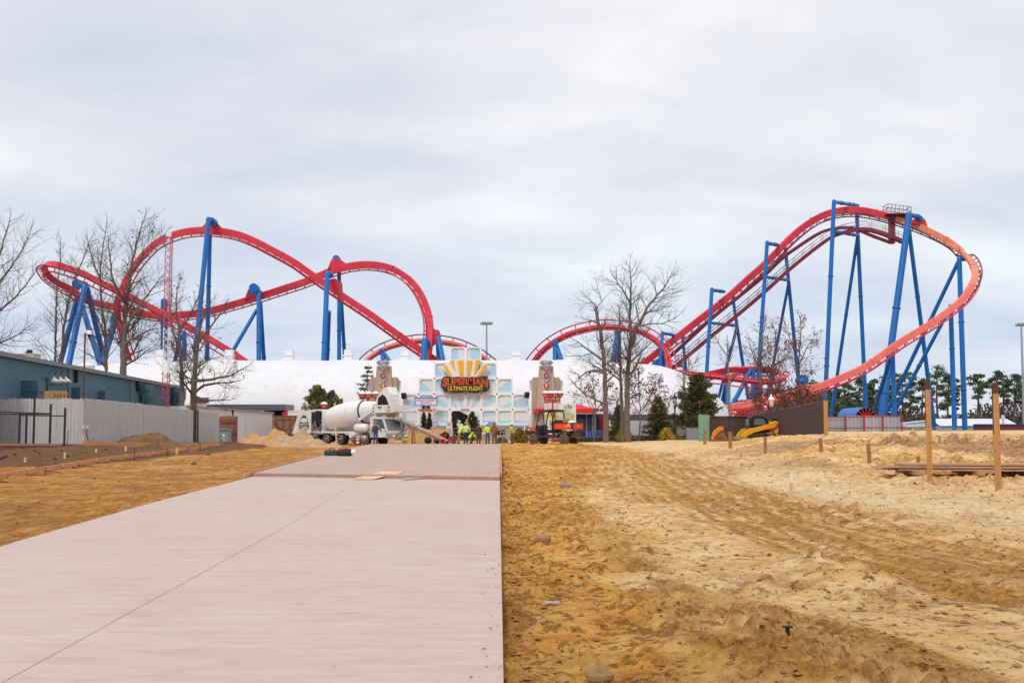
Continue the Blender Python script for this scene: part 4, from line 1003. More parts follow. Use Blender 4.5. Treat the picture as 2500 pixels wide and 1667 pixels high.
# ------------------------------------------------------------------ fences
GREYW = mat('weathered_grey_boards', (184, 179, 178), .85, var=.16, scale=1.6, stretch=(5, 5, .35), dirt=(140, 130, 126), dirt_amt=.45)
GREYD = mat('dark_steel_tube', (34, 34, 36), .5)
def plank_fence(label, pts, mats, bw=.14, post=2.4, dog=True, name='wooden_fence', rail=True, th=.022, gap=.008, seed=3):
    """pts: list of (x, y, z0, z1); boards between them"""
    r = random.Random(seed); a = pts[0]; t = thing(name, label, 'fence', (a[0], a[1], a[2]))
    mb = MB(); pm = MB()
    for (x0, y0, l0, h0), (x1, y1, l1, h1) in zip(pts[:-1], pts[1:]):
        L = math.hypot(x1-x0, y1-y0); n = max(1, int(L/bw)); ang = math.atan2(y1-y0, x1-x0); nx, ny = math.sin(ang), -math.cos(ang)
        for i in range(n):
            u = (i+.5)/n; x, y = x0+(x1-x0)*u, y0+(y1-y0)*u; lo, hi = l0+(l1-l0)*u-.04+r.uniform(0, .02), h0+(h1-h0)*u+r.uniform(-.025, .025)
            w = L/n-gap; o = r.uniform(-.006, .006)
            c, s = math.cos(ang), math.sin(ang)
            prof = [(-w/2, lo), (w/2, lo), (w/2, hi-.05), (w*.22, hi), (-w*.22, hi), (-w/2, hi-.05)] if dog else [(-w/2, lo), (w/2, lo), (w/2, hi), (-w/2, hi)]
            mb.prism([V((x+c*p+nx*(th/2+o), y+s*p+ny*(th/2+o), q)) for p, q in prof], V((-nx*th, -ny*th, 0)))
        k = max(1, int(L/post))
        for i in range(k+1):
            u = i/k; x, y = x0+(x1-x0)*u-nx*.07, y0+(y1-y0)*u-ny*.07; lo, hi = l0+(l1-l0)*u-.1, h0+(h1-h0)*u-.08; pm.box((x, y, (lo+hi)/2), (.09, .09, hi-lo), ang)
        if rail:
            for f in (.15, .5, .85): pm.beam((x0-nx*.04, y0-ny*.04, l0+(h0-l0)*f), (x1-nx*.04, y1-ny*.04, l1+(h1-l1)*f), .04, .09)
    build('boards', mb, mats, t); build('posts', pm, mats, t); return t
def fp(px, y0, y1, d): a, b = P(px, y1, d), P(px, y0, d); return (a.x, d, a.z, b.z)     # fence point: photo column, top and foot rows, distance
plank_fence('weathered grey board fence facing the camera behind the black railing', [fp(-90, 973, 1082, 62), fp(200, 973, 1083, 62)], GREYW, .2, seed=1)
plank_fence('long weathered grey board fence running away along the site', [fp(204, 973, 1083, 62), fp(348, 985.5, 1082.5, 71.0)], GREYW, .15, seed=2)
plank_fence('far stretch of grey board fence behind the brown earth heap', [fp(349.5, 987, 1082.5, 71.3), fp(453, 999, 1082, 80.5)], GREYW, .15, seed=4)
plank_fence('narrow dark grey fence panel beside the steel gate frame', [fp(453.5, 999.5, 1082, 80.6), fp(471, 1000.5, 1081, 81.5)], GREYW, .15, seed=5)
plank_fence('grey board gate panel right of the steel gate frame', [fp(484, 1003, 1081, 84), fp(534, 1006, 1081, 88)], GREYW, .15, seed=6)
t = thing('gate_frame', 'dark steel gate frame between two grey board panels', 'gate', P(477, 1080, 83))
mb = MB()
for x in (473, 478, 483): mb.cyl(P(x, 1081, 82.5), P(x, 1000, 82.5), .06, n=8)
build('uprights', mb, GREYD, t); mb = MB()
for y in (1006, 1040, 1075): mb.beam(P(472, y, 82.5), P(484, y, 82.5), .05, .06)
build('crossbars', mb, GREYD, t)
BRN = mat('reddish_brown_boards', (142, 98, 74), .85, var=.25, scale=1.6, stretch=(4, 4, .3)); TANW = mat('tan_boards', (152, 128, 100), .85, var=.2, scale=1.5, stretch=(4, 4, .3))
t = plank_fence('reddish brown wooden gate with a diagonal brace between grey panels', [fp(535, 1015, 1079, 92), fp(580, 1015, 1079, 92)], BRN, .14, 1.5, seed=7, name='wooden_gate')
mb = MB(); mb.beam(P(541, 1078, 91.8), P(578, 1044, 91.8), .05, .12); mb.beam(P(536, 1026, 91.8), P(580, 1026, 91.8), .05, .12); mb.beam(P(566, 1079, 91.7), P(578, 1058, 91.7), .05, .12); mb.beam(P(579, 1079, 91.8), P(579, 1016, 91.8), .12, .12); build('brace', mb, mat('brace_brown', (124, 74, 52), .8), t)
plank_fence('narrow grey board panel against the white shed', [fp(580.5, 1014, 1080, 90), fp(598, 1014, 1080, 90)], GREYW, .15, seed=8)
t = plank_fence('tan board fence with brown diagonal braces left of the mixer truck', [fp(666, 1014, 1060, 110), fp(745, 1014, 1060, 110)], TANW, .2, seed=9, dog=False)
mb = MB(); mb.beam(P(666, 1027, 109.7), P(700, 1062, 109.7), .06, .16); mb.beam(P(722, 1027, 109.7), P(690, 1058, 109.6), .06, .16); mb.beam(P(666, 1016.5, 109.7), P(745, 1016.5, 109.7), .06, .16)
for x in (674, 690, 706, 722): mb.beam(P(x, 1060, 109.75), P(x, 1014, 109.75), .16, .05)
build('brace', mb, MATS['brace_brown'], t)
# utility cabinet, shed, low grey building
p = P(546, 1079, 84); t = thing('utility_cabinet', 'grey green utility cabinet in front of the brown wooden gate', 'utility box', p)
mb = MB(); w, h = S(24, 84), S(32, 84); mb.box(p+V((0, .4, h/2)), (w, .8, h)); mb.box(p+V((0, .38, h*.97)), (w*1.06, .9, .12)); build('cabinet', mb, mat('utility_green', (128, 140, 138), .5), t)
mb = MB(); mb.box(p+V((0, -.01, h*.5)), (.14, .02, .22)); mb.box(p+V((.02, -.01, h*.22)), (.2, .02, .06)); build('notice', mb, SWH, t)
a, b, c = P(452, 1080, 96), P(665, 1076, 112), 0
t = thing('storage_shed', 'long white windowless shed with a sloping roof line', 'shed', (a.x, a.y, a.z))
za, zb2 = P(452, 991, 96).z, P(665, 1008, 112).z
mb = MB(); L = (b-a); n = V((L.y, -L.x, 0)).normalized(); bk = -n*2.4
mb.prism([a+V((0, 0, -.3)), b+V((0, 0, -.3)), V((b.x, b.y, zb2)), V((a.x, a.y, za))], bk); build('wall', mb, mat('shed_white', (210, 210, 211), .6, var=.05, dirt=(160, 156, 150), dirt_amt=.3, scale=.8), t)
mb = MB(); mb.beam(V((a.x, a.y, za+.04))+n*.06, V((b.x, b.y, zb2+.04))+n*.06, .2, .1); mb.box(V((b.x, b.y, zb2/2))+n*.03, (.1, .1, zb2)); build('trim', mb, mat('shed_trim', (160, 162, 162), .6), t)
loudspeaker(562, 1004, 104, 'black loudspeaker on the white shed wall', .6, .75, .3, .3, (-.7, .3, .2))
t = thing('flat_roofed_building', 'low grey flat-roofed building in front of the dome', 'building', P(600, 1060, 126))
mb = MB(); a, b = P(480, 1062, 126), P(640, 1003, 126); mb.box(((a.x+b.x)/2, 128, (b.z-.3)/2), (b.x-a.x, 4, b.z+.3)); build('wall', mb, mat('slate_wall', (92, 100, 112), .6), t)
mb = MB(); a, b = P(492, 1001, 124.5), P(697, 987, 124.5); mb.box(((a.x+b.x)/2, 127, (a.z+b.z)/2), (b.x-a.x, 5, b.z-a.z)); mb.box(((a.x+b.x)/2-.02, 124.48, b.z-.05), (b.x-a.x+.1, .12, .12)); mb.box(((a.x+b.x)/2, 124.46, (a.z+b.z)/2-.06), (b.x-a.x-.05, .1, .06)); build('roof', mb, mat('slate_roof', (104, 108, 122), .5, var=.1), t)
mb = MB(); a, b = P(642, 1062, 127), P(692, 1001, 127); mb.box(((a.x+b.x)/2, 128, b.z/2), (b.x-a.x, 1.5, b.z)); build('recess_painted_shade', mb, DARK, t)  # near-black block; roof overhang shadow on the wall is put into its colour
t = thing('red_gate_posts', 'stepped bright red gate posts beside the low grey building', 'gate posts', P(696, 1060, 118)); mb = MB()
for x, y, w in ((691, 1006, 3.5), (696, 1004, 3.5), (700, 1001, 3.2)): a = P(x, 1060, 118); b = P(x, y, 118); mb.box((a.x, 118, (a.z+b.z)/2), (S(w, 118), .14, b.z-a.z))
mb.cyl(P(700, 1006, 118), P(748, 1003, 118), .03, n=5); build('posts', mb, LRED, t)
t = thing('booth', 'small booth with a maroon roof behind the bare trees at the left', 'booth', P(487, 1010, 120)); mb = MB(); mb.prism([P(476, 983, 120), P(498, 983, 120), P(498, 970, 120), P(476, 970, 120)], (0, 2, 0)); build('roof', mb, mat('maroon_roof', (112, 56, 62), .7), t)
mb = MB(); a, b = P(477.5, 1040, 120.3), P(496.5, 983.3, 120.3); mb.box(((a.x+b.x)/2, 121, (a.z+b.z)/2), (b.x-a.x, 1.2, b.z-a.z)); build('wall', mb, VENTW, t)

# right-hand fences
PGREY = mat('pale_grey_panels', (190, 194, 202), .6, var=.06); BROWNF = mat('brown_stained_boards', (70, 50, 44), .8, var=.14, scale=1.4, stretch=(6, 6, .3)); OLDW = mat('old_brown_boards', (92, 80, 74), .85, var=.2, scale=1.4, stretch=(5, 5, .3)); GREENW = mat('faded_green_boards', (120, 156, 132), .8, var=.14, scale=1.2, stretch=(5, 5, .3), dirt=(160, 180, 160), dirt_amt=.4)
plank_fence('pale grey panel fence behind the spruces', [fp(1480, 1026, 1068, 114), fp(1620, 1027, 1068, 114), fp(1676, 1029, 1068, 114)], PGREY, .28, dog=False, seed=11)
plank_fence('old brown board fence behind the pale grey panels', [fp(1487, 1011, 1068, 117), fp(1669, 1012, 1068, 117)], OLDW, .18, seed=12, dog=False)
plank_fence('short brown board fence under the dark cedar', [fp(1669.5, 1016, 1068, 116), fp(1735, 1018, 1068, 116)], OLDW, .18, seed=13, dog=False)
t = thing('hoarding', 'dark grey metal hoarding panel beside the green boards', 'hoarding', P(1691, 1072, 106)); mb = MB(); a, b = P(1676, 1075, 106), P(1706, 1042, 106); mb.box(((a.x+b.x)/2, 106, (a.z+b.z)/2-.2), (b.x-a.x, .08, b.z-a.z+.4)); build('sheet', mb, mat('grey_hoarding', (124, 128, 136), .5), t)
mb = MB(); mb.beam((a.x, 105.95, b.z), (b.x, 105.95, b.z), .1, .06); mb.beam((b.x, 105.95, a.z-.3), (b.x, 105.95, b.z), .1, .06); build('edge', mb, GREYD, t)
plank_fence('faded green board fence panel left of the brown fence', [fp(1707, 1011, 1075, 102), fp(1733, 1013, 1075, 102)], GREENW, .2, seed=14, dog=False)
t = plank_fence('dark brown stained board fence rising to the right behind the loader', [fp(1734, 1016.5, 1076, 100), fp(1832, 1016, 1076, 100), fp(2012, 979, 1060, 66)], BROWNF, .15, seed=15, dog=False)
mb = MB(); q = [P(1734, 1016, 99.9), P(1832, 1015.5, 99.9), P(2013, 978.5, 65.9)]
for a, b in zip(q[:-1], q[1:]): mb.beam(a, b, .12, .05)
build('cap_rail', mb, mat('brown_cap', (112, 84, 76), .8), t)
TIMB = mat('new_timber', (184, 132, 76), .75, var=.14, scale=2, stretch=(3, 3, .3), dirt=(120, 76, 36), dirt_amt=.3)
mb = MB(); a, b = P(2017, 1060, 65.8), P(2017, 978, 65.8); mb.box((a.x, 65.8, (a.z+b.z)/2), (S(9, 65.8), .16, b.z-a.z)); build('end_post', mb, TIMB, t)
GALV = mat('galvanised_sheet', (160, 164, 170), .45, .35, var=.1, scale=.5, stretch=(3, 3, .2), dirt=(190, 192, 196), dirt_amt=.4)
t = thing('metal_fence', 'corrugated galvanised metal fence with red posts below the coaster', 'fence', P(2110, 1060, 112)); mb = MB(); corrugated(mb, P(2016, 1068, 112), P(2064, 1068, 112), hz(40, 112), P(2040, 1019, 112).z, V((0, -1, 0)), .36, .06); corrugated(mb, P(2064, 1068, 111.8), P(2199, 1068, 111.8), hz(40, 112), P(2100, 1015, 111.8).z, V((0, -1, 0)), .36, .06); build('sheets', mb, GALV, t)
mb = MB()
for x, y in ((2018, 1018), (2064, 1016), (2109, 1014), (2155, 1014), (2201, 1014)): a = P(x, y, 111.6); mb.box((a.x, 111.6, a.z/2+.1), (.12, .12, a.z))
for y in (1017, 1044): mb.beam(P(2016, y+1, 111.75), P(2200, y-1, 111.75), .06, .08)
build('posts', mb, mat('red_post', (160, 44, 50), .6), t)
t = thing('culvert_tunnel', 'blue corrugated half-round tunnel with red spokes behind the metal fence', 'tunnel', P(2090, 1030, 118))
mb = MB(); c0, c1 = P(2068, 1022, 128), P(2115, 1022, 118); r = S(26, 118); n = 40; ax = (c1-c0); L = ax.length; ax = ax/L; sd = V((ax.y, -ax.x, 0)); vs = []
for i in range(n+1):
    p = c0+ax*(L*i/n); rr = r*(1+.02*(i % 2))
    for j in range(17): a = math.pi*j/16; vs.append(p+sd*(math.cos(a)*rr)+V((0, 0, math.sin(a)*rr*1.05)))
mb.add(vs, [(i*17+j, i*17+j+1, (i+1)*17+j+1, (i+1)*17+j) for i in range(n) for j in range(16)], False); build('shell', mb, mat('tunnel_blue', (30, 104, 184), .45, var=.1), t)
mb = MB()
for j in range(1, 8, 1): a = math.pi*j/8; mb.cyl(c1, c1+sd*(math.cos(a)*r)+V((0, 0, math.sin(a)*r)), .05, n=5)
build('spokes', mb, LRED, t)
mb = MB(); mb.prism([c1-ax*.6+sd*(math.cos(math.pi*j/16)*r*.97)+V((0, 0, math.sin(math.pi*j/16)*r*.97)) for j in range(17)], -ax*.1); build('end_wall', mb, DARK, t)

# ------------------------------------------------------------------ booth and map board by the right pylon
t = thing('map_board', 'white park map board with a green map behind the utility vehicle', 'map board', P(1368, 1070, 115)); d = 115
a, b = P(1330, 1068, d), P(1406, 985, d); mb = MB(); mb.box(((a.x+b.x)/2, d+.15, (a.z+b.z)/2), (b.x-a.x, .3, b.z-a.z)); build('board', mb, SWH, t)
def mapmat():
    s = N('printed_map'); v = s.n('ShaderNodeTexVoronoi'); v.inputs['Scale'].default_value = 5; s.l(s.obj(), v.inputs['Vector'])
    g = s.n('ShaderNodeSeparateColor'); s.l(v.outputs['Color'], g.inputs[0])
    c = s.ramp(g.outputs[0], [(.0, lin((168, 190, 90))), (.35, lin((190, 206, 120))), (.5, lin((214, 206, 196))), (.68, lin((206, 170, 180))), (.8, lin((128, 170, 196))), (.9, lin((210, 170, 90))), (.97, lin((80, 84, 70)))]); s.base(c); return s.m
a, b = P(1342, 1054, d), P(1402, 1004, d); mb = MB(); mb.prism([P(x, y, d-.03) for x, y in ((1330.5, 1056), (1402, 1058), (1402, 1012), (1396, 1006), (1380, 1002), (1360, 1003), (1340, 1006), (1330.5, 1012))], (0, .03, 0)); build('map', mb, mapmat(), t)
for x in (1334, 1345, 1357):
    for i in range(4):
        mb = MB(); q = P(x+3, 989+i*4, d-.02); mb.box(q, (S(9, d), .02, S(2, d))); build('list_line', mb, mat('list_tan', (214, 190, 140), .6) if i % 2 else mat('list_pink', (220, 180, 176), .6), t)
for body, x, y, w, h, m in (('Six Flags', 1387, 991, 17, 3.6, NAVY), ('GREAT ADVENTURE', 1387, 995, 22, 2, NAVY), ('Park Map', 1387, 1000, 13, 2, SRED)):
    mb = MB(); text(mb, body, P(x, y, d-.02), S(w, d), S(h, d), depth=.02, offset=.01); build('lettering', mb, m, t)
mb = MB(); q = P(1387, 987.5, d-.02); k = S(1, d)
for i in range(3): mb.box(q+V(((i-1)*1.1*k, 0, .3*k*(i % 2))), (1.0*k, .02, 1.8*k))
build('logo', mb, SRED, t)
t = thing('info_panel', 'white upright panel with a round dark crest below the map board', 'sign', P(1344, 1070, 113)); a, b = P(1338, 1070, 113), P(1351, 1022, 113); mb = MB(); mb.box(((a.x+b.x)/2, 113.1, (a.z+b.z)/2), (b.x-a.x, .15, b.z-a.z)); build('board', mb, SWH, t)
mb = MB(); mb.sphere(P(1345, 1027, 112.98), (S(5.5, 113), .03, S(3.6, 113)), 16, 8); build('green_oval', mb, mat('leaf_green', (168, 196, 60), .6), t)
mb = MB(); q = P(1345, 1035.5, 112.98); mb.tube([q+V((math.cos(a)*.11, 0, math.sin(a)*.11)) for a in [i*math.pi/8 for i in range(16)]], .035, 5, closed=True); build('crest', mb, NAVY, t)
CAN = mat('red_canopy', (214, 38, 42), .6, var=.08)
def canopy(name, label, x0, x1, ytop, yfl, yfb, d, apex):
    t = thing('canopy', label, 'canopy', P((x0+x1)/2, 1072, d)); a, b = P(x0, yfl, d), P(x1, yfl, d); lo = P(x0, yfb, d).z; ap = P(apex, ytop, d+2); c, e = a+V((0, 4, 0)), b+V((0, 4, 0)); mb = MB()
    mb.add([a, b, e, c, ap], [(0, 1, 4), (1, 2, 4), (2, 3, 4), (3, 0, 4)], False)
    for p, q in ((a, b), (b, e), (e, c), (c, a)): mb.quad(p, q, V((q.x, q.y, lo)), V((p.x, p.y, lo)))
    build('cover', mb, CAN, t); mb = MB()
    for p in (a, b, c, e): p2 = p+V((.06 if p.x < (a.x+b.x)/2 else -.06, .06 if p.y < d+2 else -.06, 0)); mb.cyl((p2.x, p2.y, hz(p2.x, d)-.1), (p2.x, p2.y, lo+.1), .05, n=8)
    build('leg', mb, MAST, t)
canopy('a', 'red peaked canopy right of the map board', 1404, 1455, 984, 997.5, 1008, 117, 1401); canopy('b', 'small red canopy left of the map board', 1302, 1332, 990, 999, 1008, 117.5, 1334)
BOO = mat('navy_booth', (34, 46, 84), .5, var=.25, scale=2.5); t = thing('ticket_booth', 'dark navy booth with glass front under the red canopy', 'booth', P(1440, 1072, 119)); a, b = P(1407, 1072, 118.5), P(1479, 1010, 118.5); mb = MB(); mb.box(((a.x+b.x)/2, 120, (a.z+b.z)/2), (b.x-a.x, 3, b.z-a.z)); build('wall', mb, BOO, t)
for x0, x1, y0, y1 in ((1411, 1430, 1022, 1056), (1433, 1446, 1020, 1058)): mb = MB(); a, b = P(x0, y1, 118.4), P(x1, y0, 118.4); mb.box(((a.x+b.x)/2, 118.45, (a.z+b.z)/2), (b.x-a.x, .04, b.z-a.z)); build('window', mb, mat('dark_glass', (70, 84, 104), .12, var=.3, scale=3), t)
mb = MB()
for x in (1432, 1447, 1451): mb.beam(P(x, 1066, 118.3), P(x, 1010, 118.3), .1, .1)
build('mullions', mb, MAST, t); mb = MB()
for x in (1465, 1470): mb.beam(P(x, 1066, 118.3), P(x, 1010, 118.3), .18, .1)
build('red_strips', mb, mat('booth_red', (150, 32, 48), .5), t)
t = thing('red_pillar', 'bright red square pillar at the end of the navy booth', 'pillar', P(1481, 1050, 116)); mb = MB(); a, b = P(1478.5, 1027, 116), P(1484, 995, 116); mb.box(((a.x+b.x)/2, 116, (b.z+0)/2), (b.x-a.x, .3, b.z)); mb.box(((a.x+b.x)/2, 116, b.z+.03), (b.x-a.x+.1, .4, .08)); build('pillar', mb, LRED, t)
t = thing('red_banner_frame', 'red and white beam with pennants beside the single red lamp', 'banner frame', P(1468, 1010, 116)); mb = MB(); mb.beam(P(1456, 1001, 116), P(1478, 1001, 116), .1, S(6, 116)); build('beam', mb, mat('red_beam', (150, 40, 44), .6), t); mb = MB()
for x in (1463, 1475): mb.prism([P(x-1.2, 998, 115.9), P(x+1.2, 998, 115.9), P(x+.3, 1010, 115.9)], (0, .02, 0))
build('pennants', mb, GLASS, t)
# blue barricade
BB = mat('barricade_blue', (52, 118, 200), .5, var=.1); t = thing('barricade', 'blue plastic barricade with an arched top in front of the navy booth', 'barricade', P(1462, 1069, 111)); mb = MB(); d = 111
def bz(u): return 1052.5+6.5*abs(2*u-1)**2.2
top = [P(1434+56*i/14, bz(i/14), d) for i in range(15)]; bot = [P(1434+56*i/14, 1066+0*i, d) for i in range(15)]
for i in range(14): mb.beam(top[i], top[i+1], .07, .16); mb.beam(bot[i], bot[i+1], .07, .14)
build('frame', mb, BB, t); mb = MB()
for i in range(0, 15): mb.beam(bot[i], top[i], .06, .1, (0, 1, 0))
build('slats', mb, BB, t); mb = MB()
for x in (1440, 1484): q = P(x, 1068, d); mb.box(q+V((0, 0, .03)), (.12, .7, .08)); mb.beam(q, P(x, 1064, d), .08, .08)
build('foot', mb, BB, t)
# planter kerb and white pole
t = thing('planter_border', 'low brown timber border of the planting bed', 'planter border', P(1530, 1072, 110)); mb = MB()
for x0, x1 in ((1345, 1440), (1440, 1540), (1540, 1640), (1640, 1698)): a, b = P(x0+.4, 1071, 110), P(x1-.4, 1071, 110); mb.beam(V((a.x, 110, .03)), V((b.x, 110, .03)), .14, .3)
build('timbers', mb, mat('border_brown', (104, 74, 62), .8, var=.2), t)
mb = MB(); p = P(1280.5, 1008, 112); mb.cyl((p.x, 112, hz(p.x, 112)), p, .05, .045, 8); mb.sphere(p, .06, 8, 6); solo('white_pole', mb, VENTW, 'slim white pole in front of the entrance front at its right end', 'pole')
# wooden barrier in front of the entrance
PLY = mat('plywood_boards', (206, 166, 104), .75, var=.14, scale=1.2, stretch=(.35, 1, 3), dirt=(150, 110, 64), dirt_amt=.3)
t = thing('wooden_barrier', 'yellowish timber board barrier behind the buckets', 'barrier', P(1045, 1078, 108)); r = random.Random(5)
for i in range(6):
    y0, y1 = 1048+i*6.2, 1048+(i+1)*6.2-.4; mb = MB()
    for x0, x1 in ((984, 1040), (1040.5, 1097)): a, b = P(x0, y1, 108), P(x1, y0, 108); mb.box(((a.x+b.x)/2, 108+r.uniform(-.01, .01), (a.z+b.z)/2), (b.x-a.x, .05, b.z-a.z))
    build('plank', mb, PLY, t)
mb = MB()
for x in (986, 1012, 1040, 1068, 1095): a = P(x, 1085, 108.1); b = P(x, 1047.5, 108.1); mb.box((a.x, 108.1, (a.z+b.z)/2), (.1, .1, b.z-a.z))
build('post', mb, PLY, t)
# metal pipe gate behind the workers
t = thing('pipe_gate', 'grey steel pipe gate across the doorway behind the workers', 'gate', P(1135, 1075, 117)); mb = MB()
for y in (1046, 1055, 1064, 1073): mb.cyl(P(1106, y, 117), P(1176, y, 117), .035, n=6)
for x in (1106, 1118, 1148, 1162, 1176): mb.cyl(P(x, 1076, 117), P(x, 1044, 117), .04, n=6)
build('rails', mb, mat('dull_steel', (120, 120, 124), .5, .4), t)
# lattice light tower, left
t = thing('light_tower', 'slim red and white lattice mast with a floodlight above the bare trees', 'light tower', P(408, 990, 95)); d = 95
LATR = mat('mast_red', (190, 84, 92), .5); zt, zb = P(405, 582, d).z, hz(P(405, 990, d).x, d); wt = S(9.5, d)
cx = P(404.5, 900, d).x; segs = 9
for s in range(segs):
    z0, z1 = zb+(zt-zb)*s/segs, zb+(zt-zb)*(s+1)/segs; mb = MB()
    leg = [V((cx-wt, d, 0)), V((cx+wt*.45, d-.35, 0)), V((cx+wt*.6, d+.4, 0))]; leg = [V((cx-wt*.75, d, 0)), V((cx+wt*.75, d-.3, 0)), V((cx+wt*.75, d+.3, 0))]
    for q in leg: mb.cyl(q+V((0, 0, z0)), q+V((0, 0, z1)), .035, n=6)
    n = 3
    for i in range(n):
        a, b = z0+(z1-z0)*i/n, z0+(z1-z0)*(i+1)/n
        for u, v in ((0, 1), (1, 2), (2, 0)): mb.cyl(leg[u]+V((0, 0, a)), leg[v]+V((0, 0, b)), .016, n=4); mb.cyl(leg[v]+V((0, 0, a)), leg[u]+V((0, 0, b)), .016, n=4)
    build('mast_section', mb, GLASS if s in (3, 4) else LATR, t)
p = P(412, 573, d); mb = MB(); mb.box(p, (.44, .2, .34), .3); mb.box(p+V((0, .1, -.5)), (.3, .25, .3)); mb.cyl(p+V((0, .1, -.9)), p, .04, n=6); build('floodlight', mb, MATS['floodlight_glass'], t)
# ------------------------------------------------------------------ vehicles
TW = mat('truck_white', (222, 220, 217), .4, var=.05, scale=1.2, dirt=(150, 136, 120), dirt_amt=.35); TG = mat('truck_grey', (150, 146, 142), .5, var=.12, scale=2, dirt=(110, 96, 84), dirt_amt=.5)
TYRE = mat('tyre_rubber', (44, 41, 39), .85, var=.2, scale=4, dirt=(120, 98, 76), dirt_amt=.5); RIM = mat('steel_rim', (158, 156, 154), .35, .6, var=.2, scale=5); CHROME = mat('brushed_aluminium', (178, 172, 166), .3, .75, var=.15, scale=2, stretch=(.3, 3, 3))
GLS = mat('window_glass', (92, 108, 118), .08, var=.15, scale=2, spec=.8); ENG = mat('engine_dark', (40, 38, 38), .6, var=.6, scale=9, dirt=(120, 110, 100), dirt_amt=.4); MUD = mat('muddy_tyre', (104, 84, 66), .95, var=.25, scale=6, bump=.6)
AMBER = mat('amber_lens', (220, 110, 40), .3); LENS = mat('headlight_glass', (226, 224, 214), .15)
def wheel(parent, x, y, z, r, w, ty=TYRE, rim=RIM, out=-1, lugs=0):
    mb = MB(); mb.lathe((x, y+w/2, z), (0, -1, 0), [(0, r*.62), (0.0, r*.9), (w*.12, r*.98), (w*.3, r), (w*.7, r), (w*.88, r*.98), (w, r*.9), (w, r*.62)], 28)
    for i in range(lugs): a = 2*math.pi*i/lugs; mb.box((x+math.cos(a)*r, y, z+math.sin(a)*r), (.05, w*.9, .07), M=Matrix.Rotation(-a, 3, 'Y'))
    t = build('wheel', mb, ty, parent, local=True)
    f = y+out*w/2; mb = MB()
    mb.lathe((x, f-out*.06, z), (0, out, 0), [(0, r*.64), (.075, r*.64), (.075, r*.54), (.02, r*.5), (-.02, r*.32), (.03, r*.26), (.10, r*.2), (.11, r*.02)], 24)
    for i in range(8): a = i*math.pi/4; mb.cyl((x+math.cos(a)*r*.38, f-out*.05, z+math.sin(a)*r*.38), (x+math.cos(a)*r*.38, f+out*.02, z+math.sin(a)*r*.38), .025, n=6)
    build('rim', mb, rim, t, local=True)
HA = R(-41.3); hd = V((math.cos(HA), math.sin(HA), 0)); lf = V((-hd.y, hd.x, 0))
fr = V((-10.4, 92.0, 0)); o = fr+lf*1.2; o.z = hz(-14, 95)-.06
truck = thing('mixer_truck', 'white front-discharge concrete mixer truck with its chute out, facing right', 'mixer truck', o-V((.45, 0, 0)), HA); truck.scale = (.945, .9, 1); LOCAL[truck.name] = LOCAL[truck.name] @ Matrix.Diagonal((.945, .9, 1, 1))
def TP(name, mb, m, parent=None): return build(name, mb, m, parent or truck, local=True)
mb = MB(); mb.prism([(-11.9, -1.15, .95), (-7.55, -1.15, .95), (-7.55, -1.15, 2.95), (-8.6, -1.15, 3.05), (-10.9, -1.15, 2.92)], (0, 2.3, 0)); eng = TP('engine_cover', mb, TW)
mb = MB(); mb.box((-8.35, -1.16, 1.95), (1.45, .05, 1.75)); bay = TP('engine_bay', mb, ENG, eng)
mb = MB(); mb.cyl((-8.0, -1.24, 1.75), (-8.0, -1.24, 2.72), .26, n=14); mb.cyl((-8.0, -1.24, 2.72), (-8.0, -1.24, 2.92), .3, n=14); TP('air_filter', mb, BLACK, eng)
mb = MB(); rr = random.Random(4)
for i in range(26): p = V((rr.uniform(-9, -7.7), -1.2, rr.uniform(1.1, 2.0))); mb.tube([p, p+V((rr.uniform(-.2, .2), -.03, rr.uniform(-.2, .2))), p+V((rr.uniform(-.4, .4), 0, rr.uniform(-.3, .3)))], .035, 5)
TP('engine_pipes', mb, TG, eng)
G1 = mat('logo_green', (34, 84, 70), .5); NK = mat('logo_black', (34, 36, 40), .5)
mb = MB(); c = V((-10.15, -1.18, 1.9)); mb.prism([c+V((math.cos(a)*.56, 0, math.sin(a)*.66)) for a in [i*math.pi/16 for i in range(17)]], (0, .03, 0)); lg = TP('logo_dome', mb, G1, eng)
mb = MB()
for p, r in (((-.12, .22), (.34, .19)), ((.22, .24), (.2, .17)), ((.42, .22), (.12, .1)), ((-.36, .16), (.12, .16)), ((.02, .08), (.1, .12)), ((.34, .07), (.09, .1))): mb.sphere(c+V((p[0], -.005, p[1])), (r[0], .015, r[1]), 14, 8)
TP('logo_animal', mb, TW, eng)
mb = MB(); text(mb, 'CLAYTON', (-10.15, -1.175, 1.63), 1.5, .30, depth=.02, offset=.02); mb.box((-10.15, -1.17, 1.87), (1.5, .03, .035)); mb.box((-10.15, -1.17, 1.39), (1.5, .03, .035)); TP('lettering', mb, NK, eng)
mb = MB(); text(mb, 'CONCRETE', (-10.1, -1.175, 1.22), .72, .1, depth=.02); TP('lettering', mb, NK, eng)
mb = MB(); mb.box((-5.4, 0, .95), (12.2, .9, .3)); mb.box((-6.6, -1.08, 1.12), (5.6, .28, .16)); mb.box((-6.6, 1.08, 1.12), (5.6, .28, .16)); mb.prism([(-3.95, -1.2, 1.2), (-3.75, -1.2, .62), (-2.9, -1.2, .62), (-2.9, -1.2, .78), (-3.5, -1.2, 1.2)], (0, .3, 0)); TP('chassis', mb, TW)
mb = MB(); mb.box((-5.5, 0, .7), (9.5, 1.2, .35)); TP('underframe', mb, ENG)
for x, z in ((-8.6, .78), (-6.95, .54), (-5.05, .54), (-1.75, .54)):
    for y, ot in ((-1.0, -1), (1.0, 1)): wheel(truck, x, y, z, .55, .34, out=ot)
dv0, dv1 = V((-8.1, 0, 1.98)), V((-.95, 0, 3.12)); ax = (dv1-dv0).normalized()
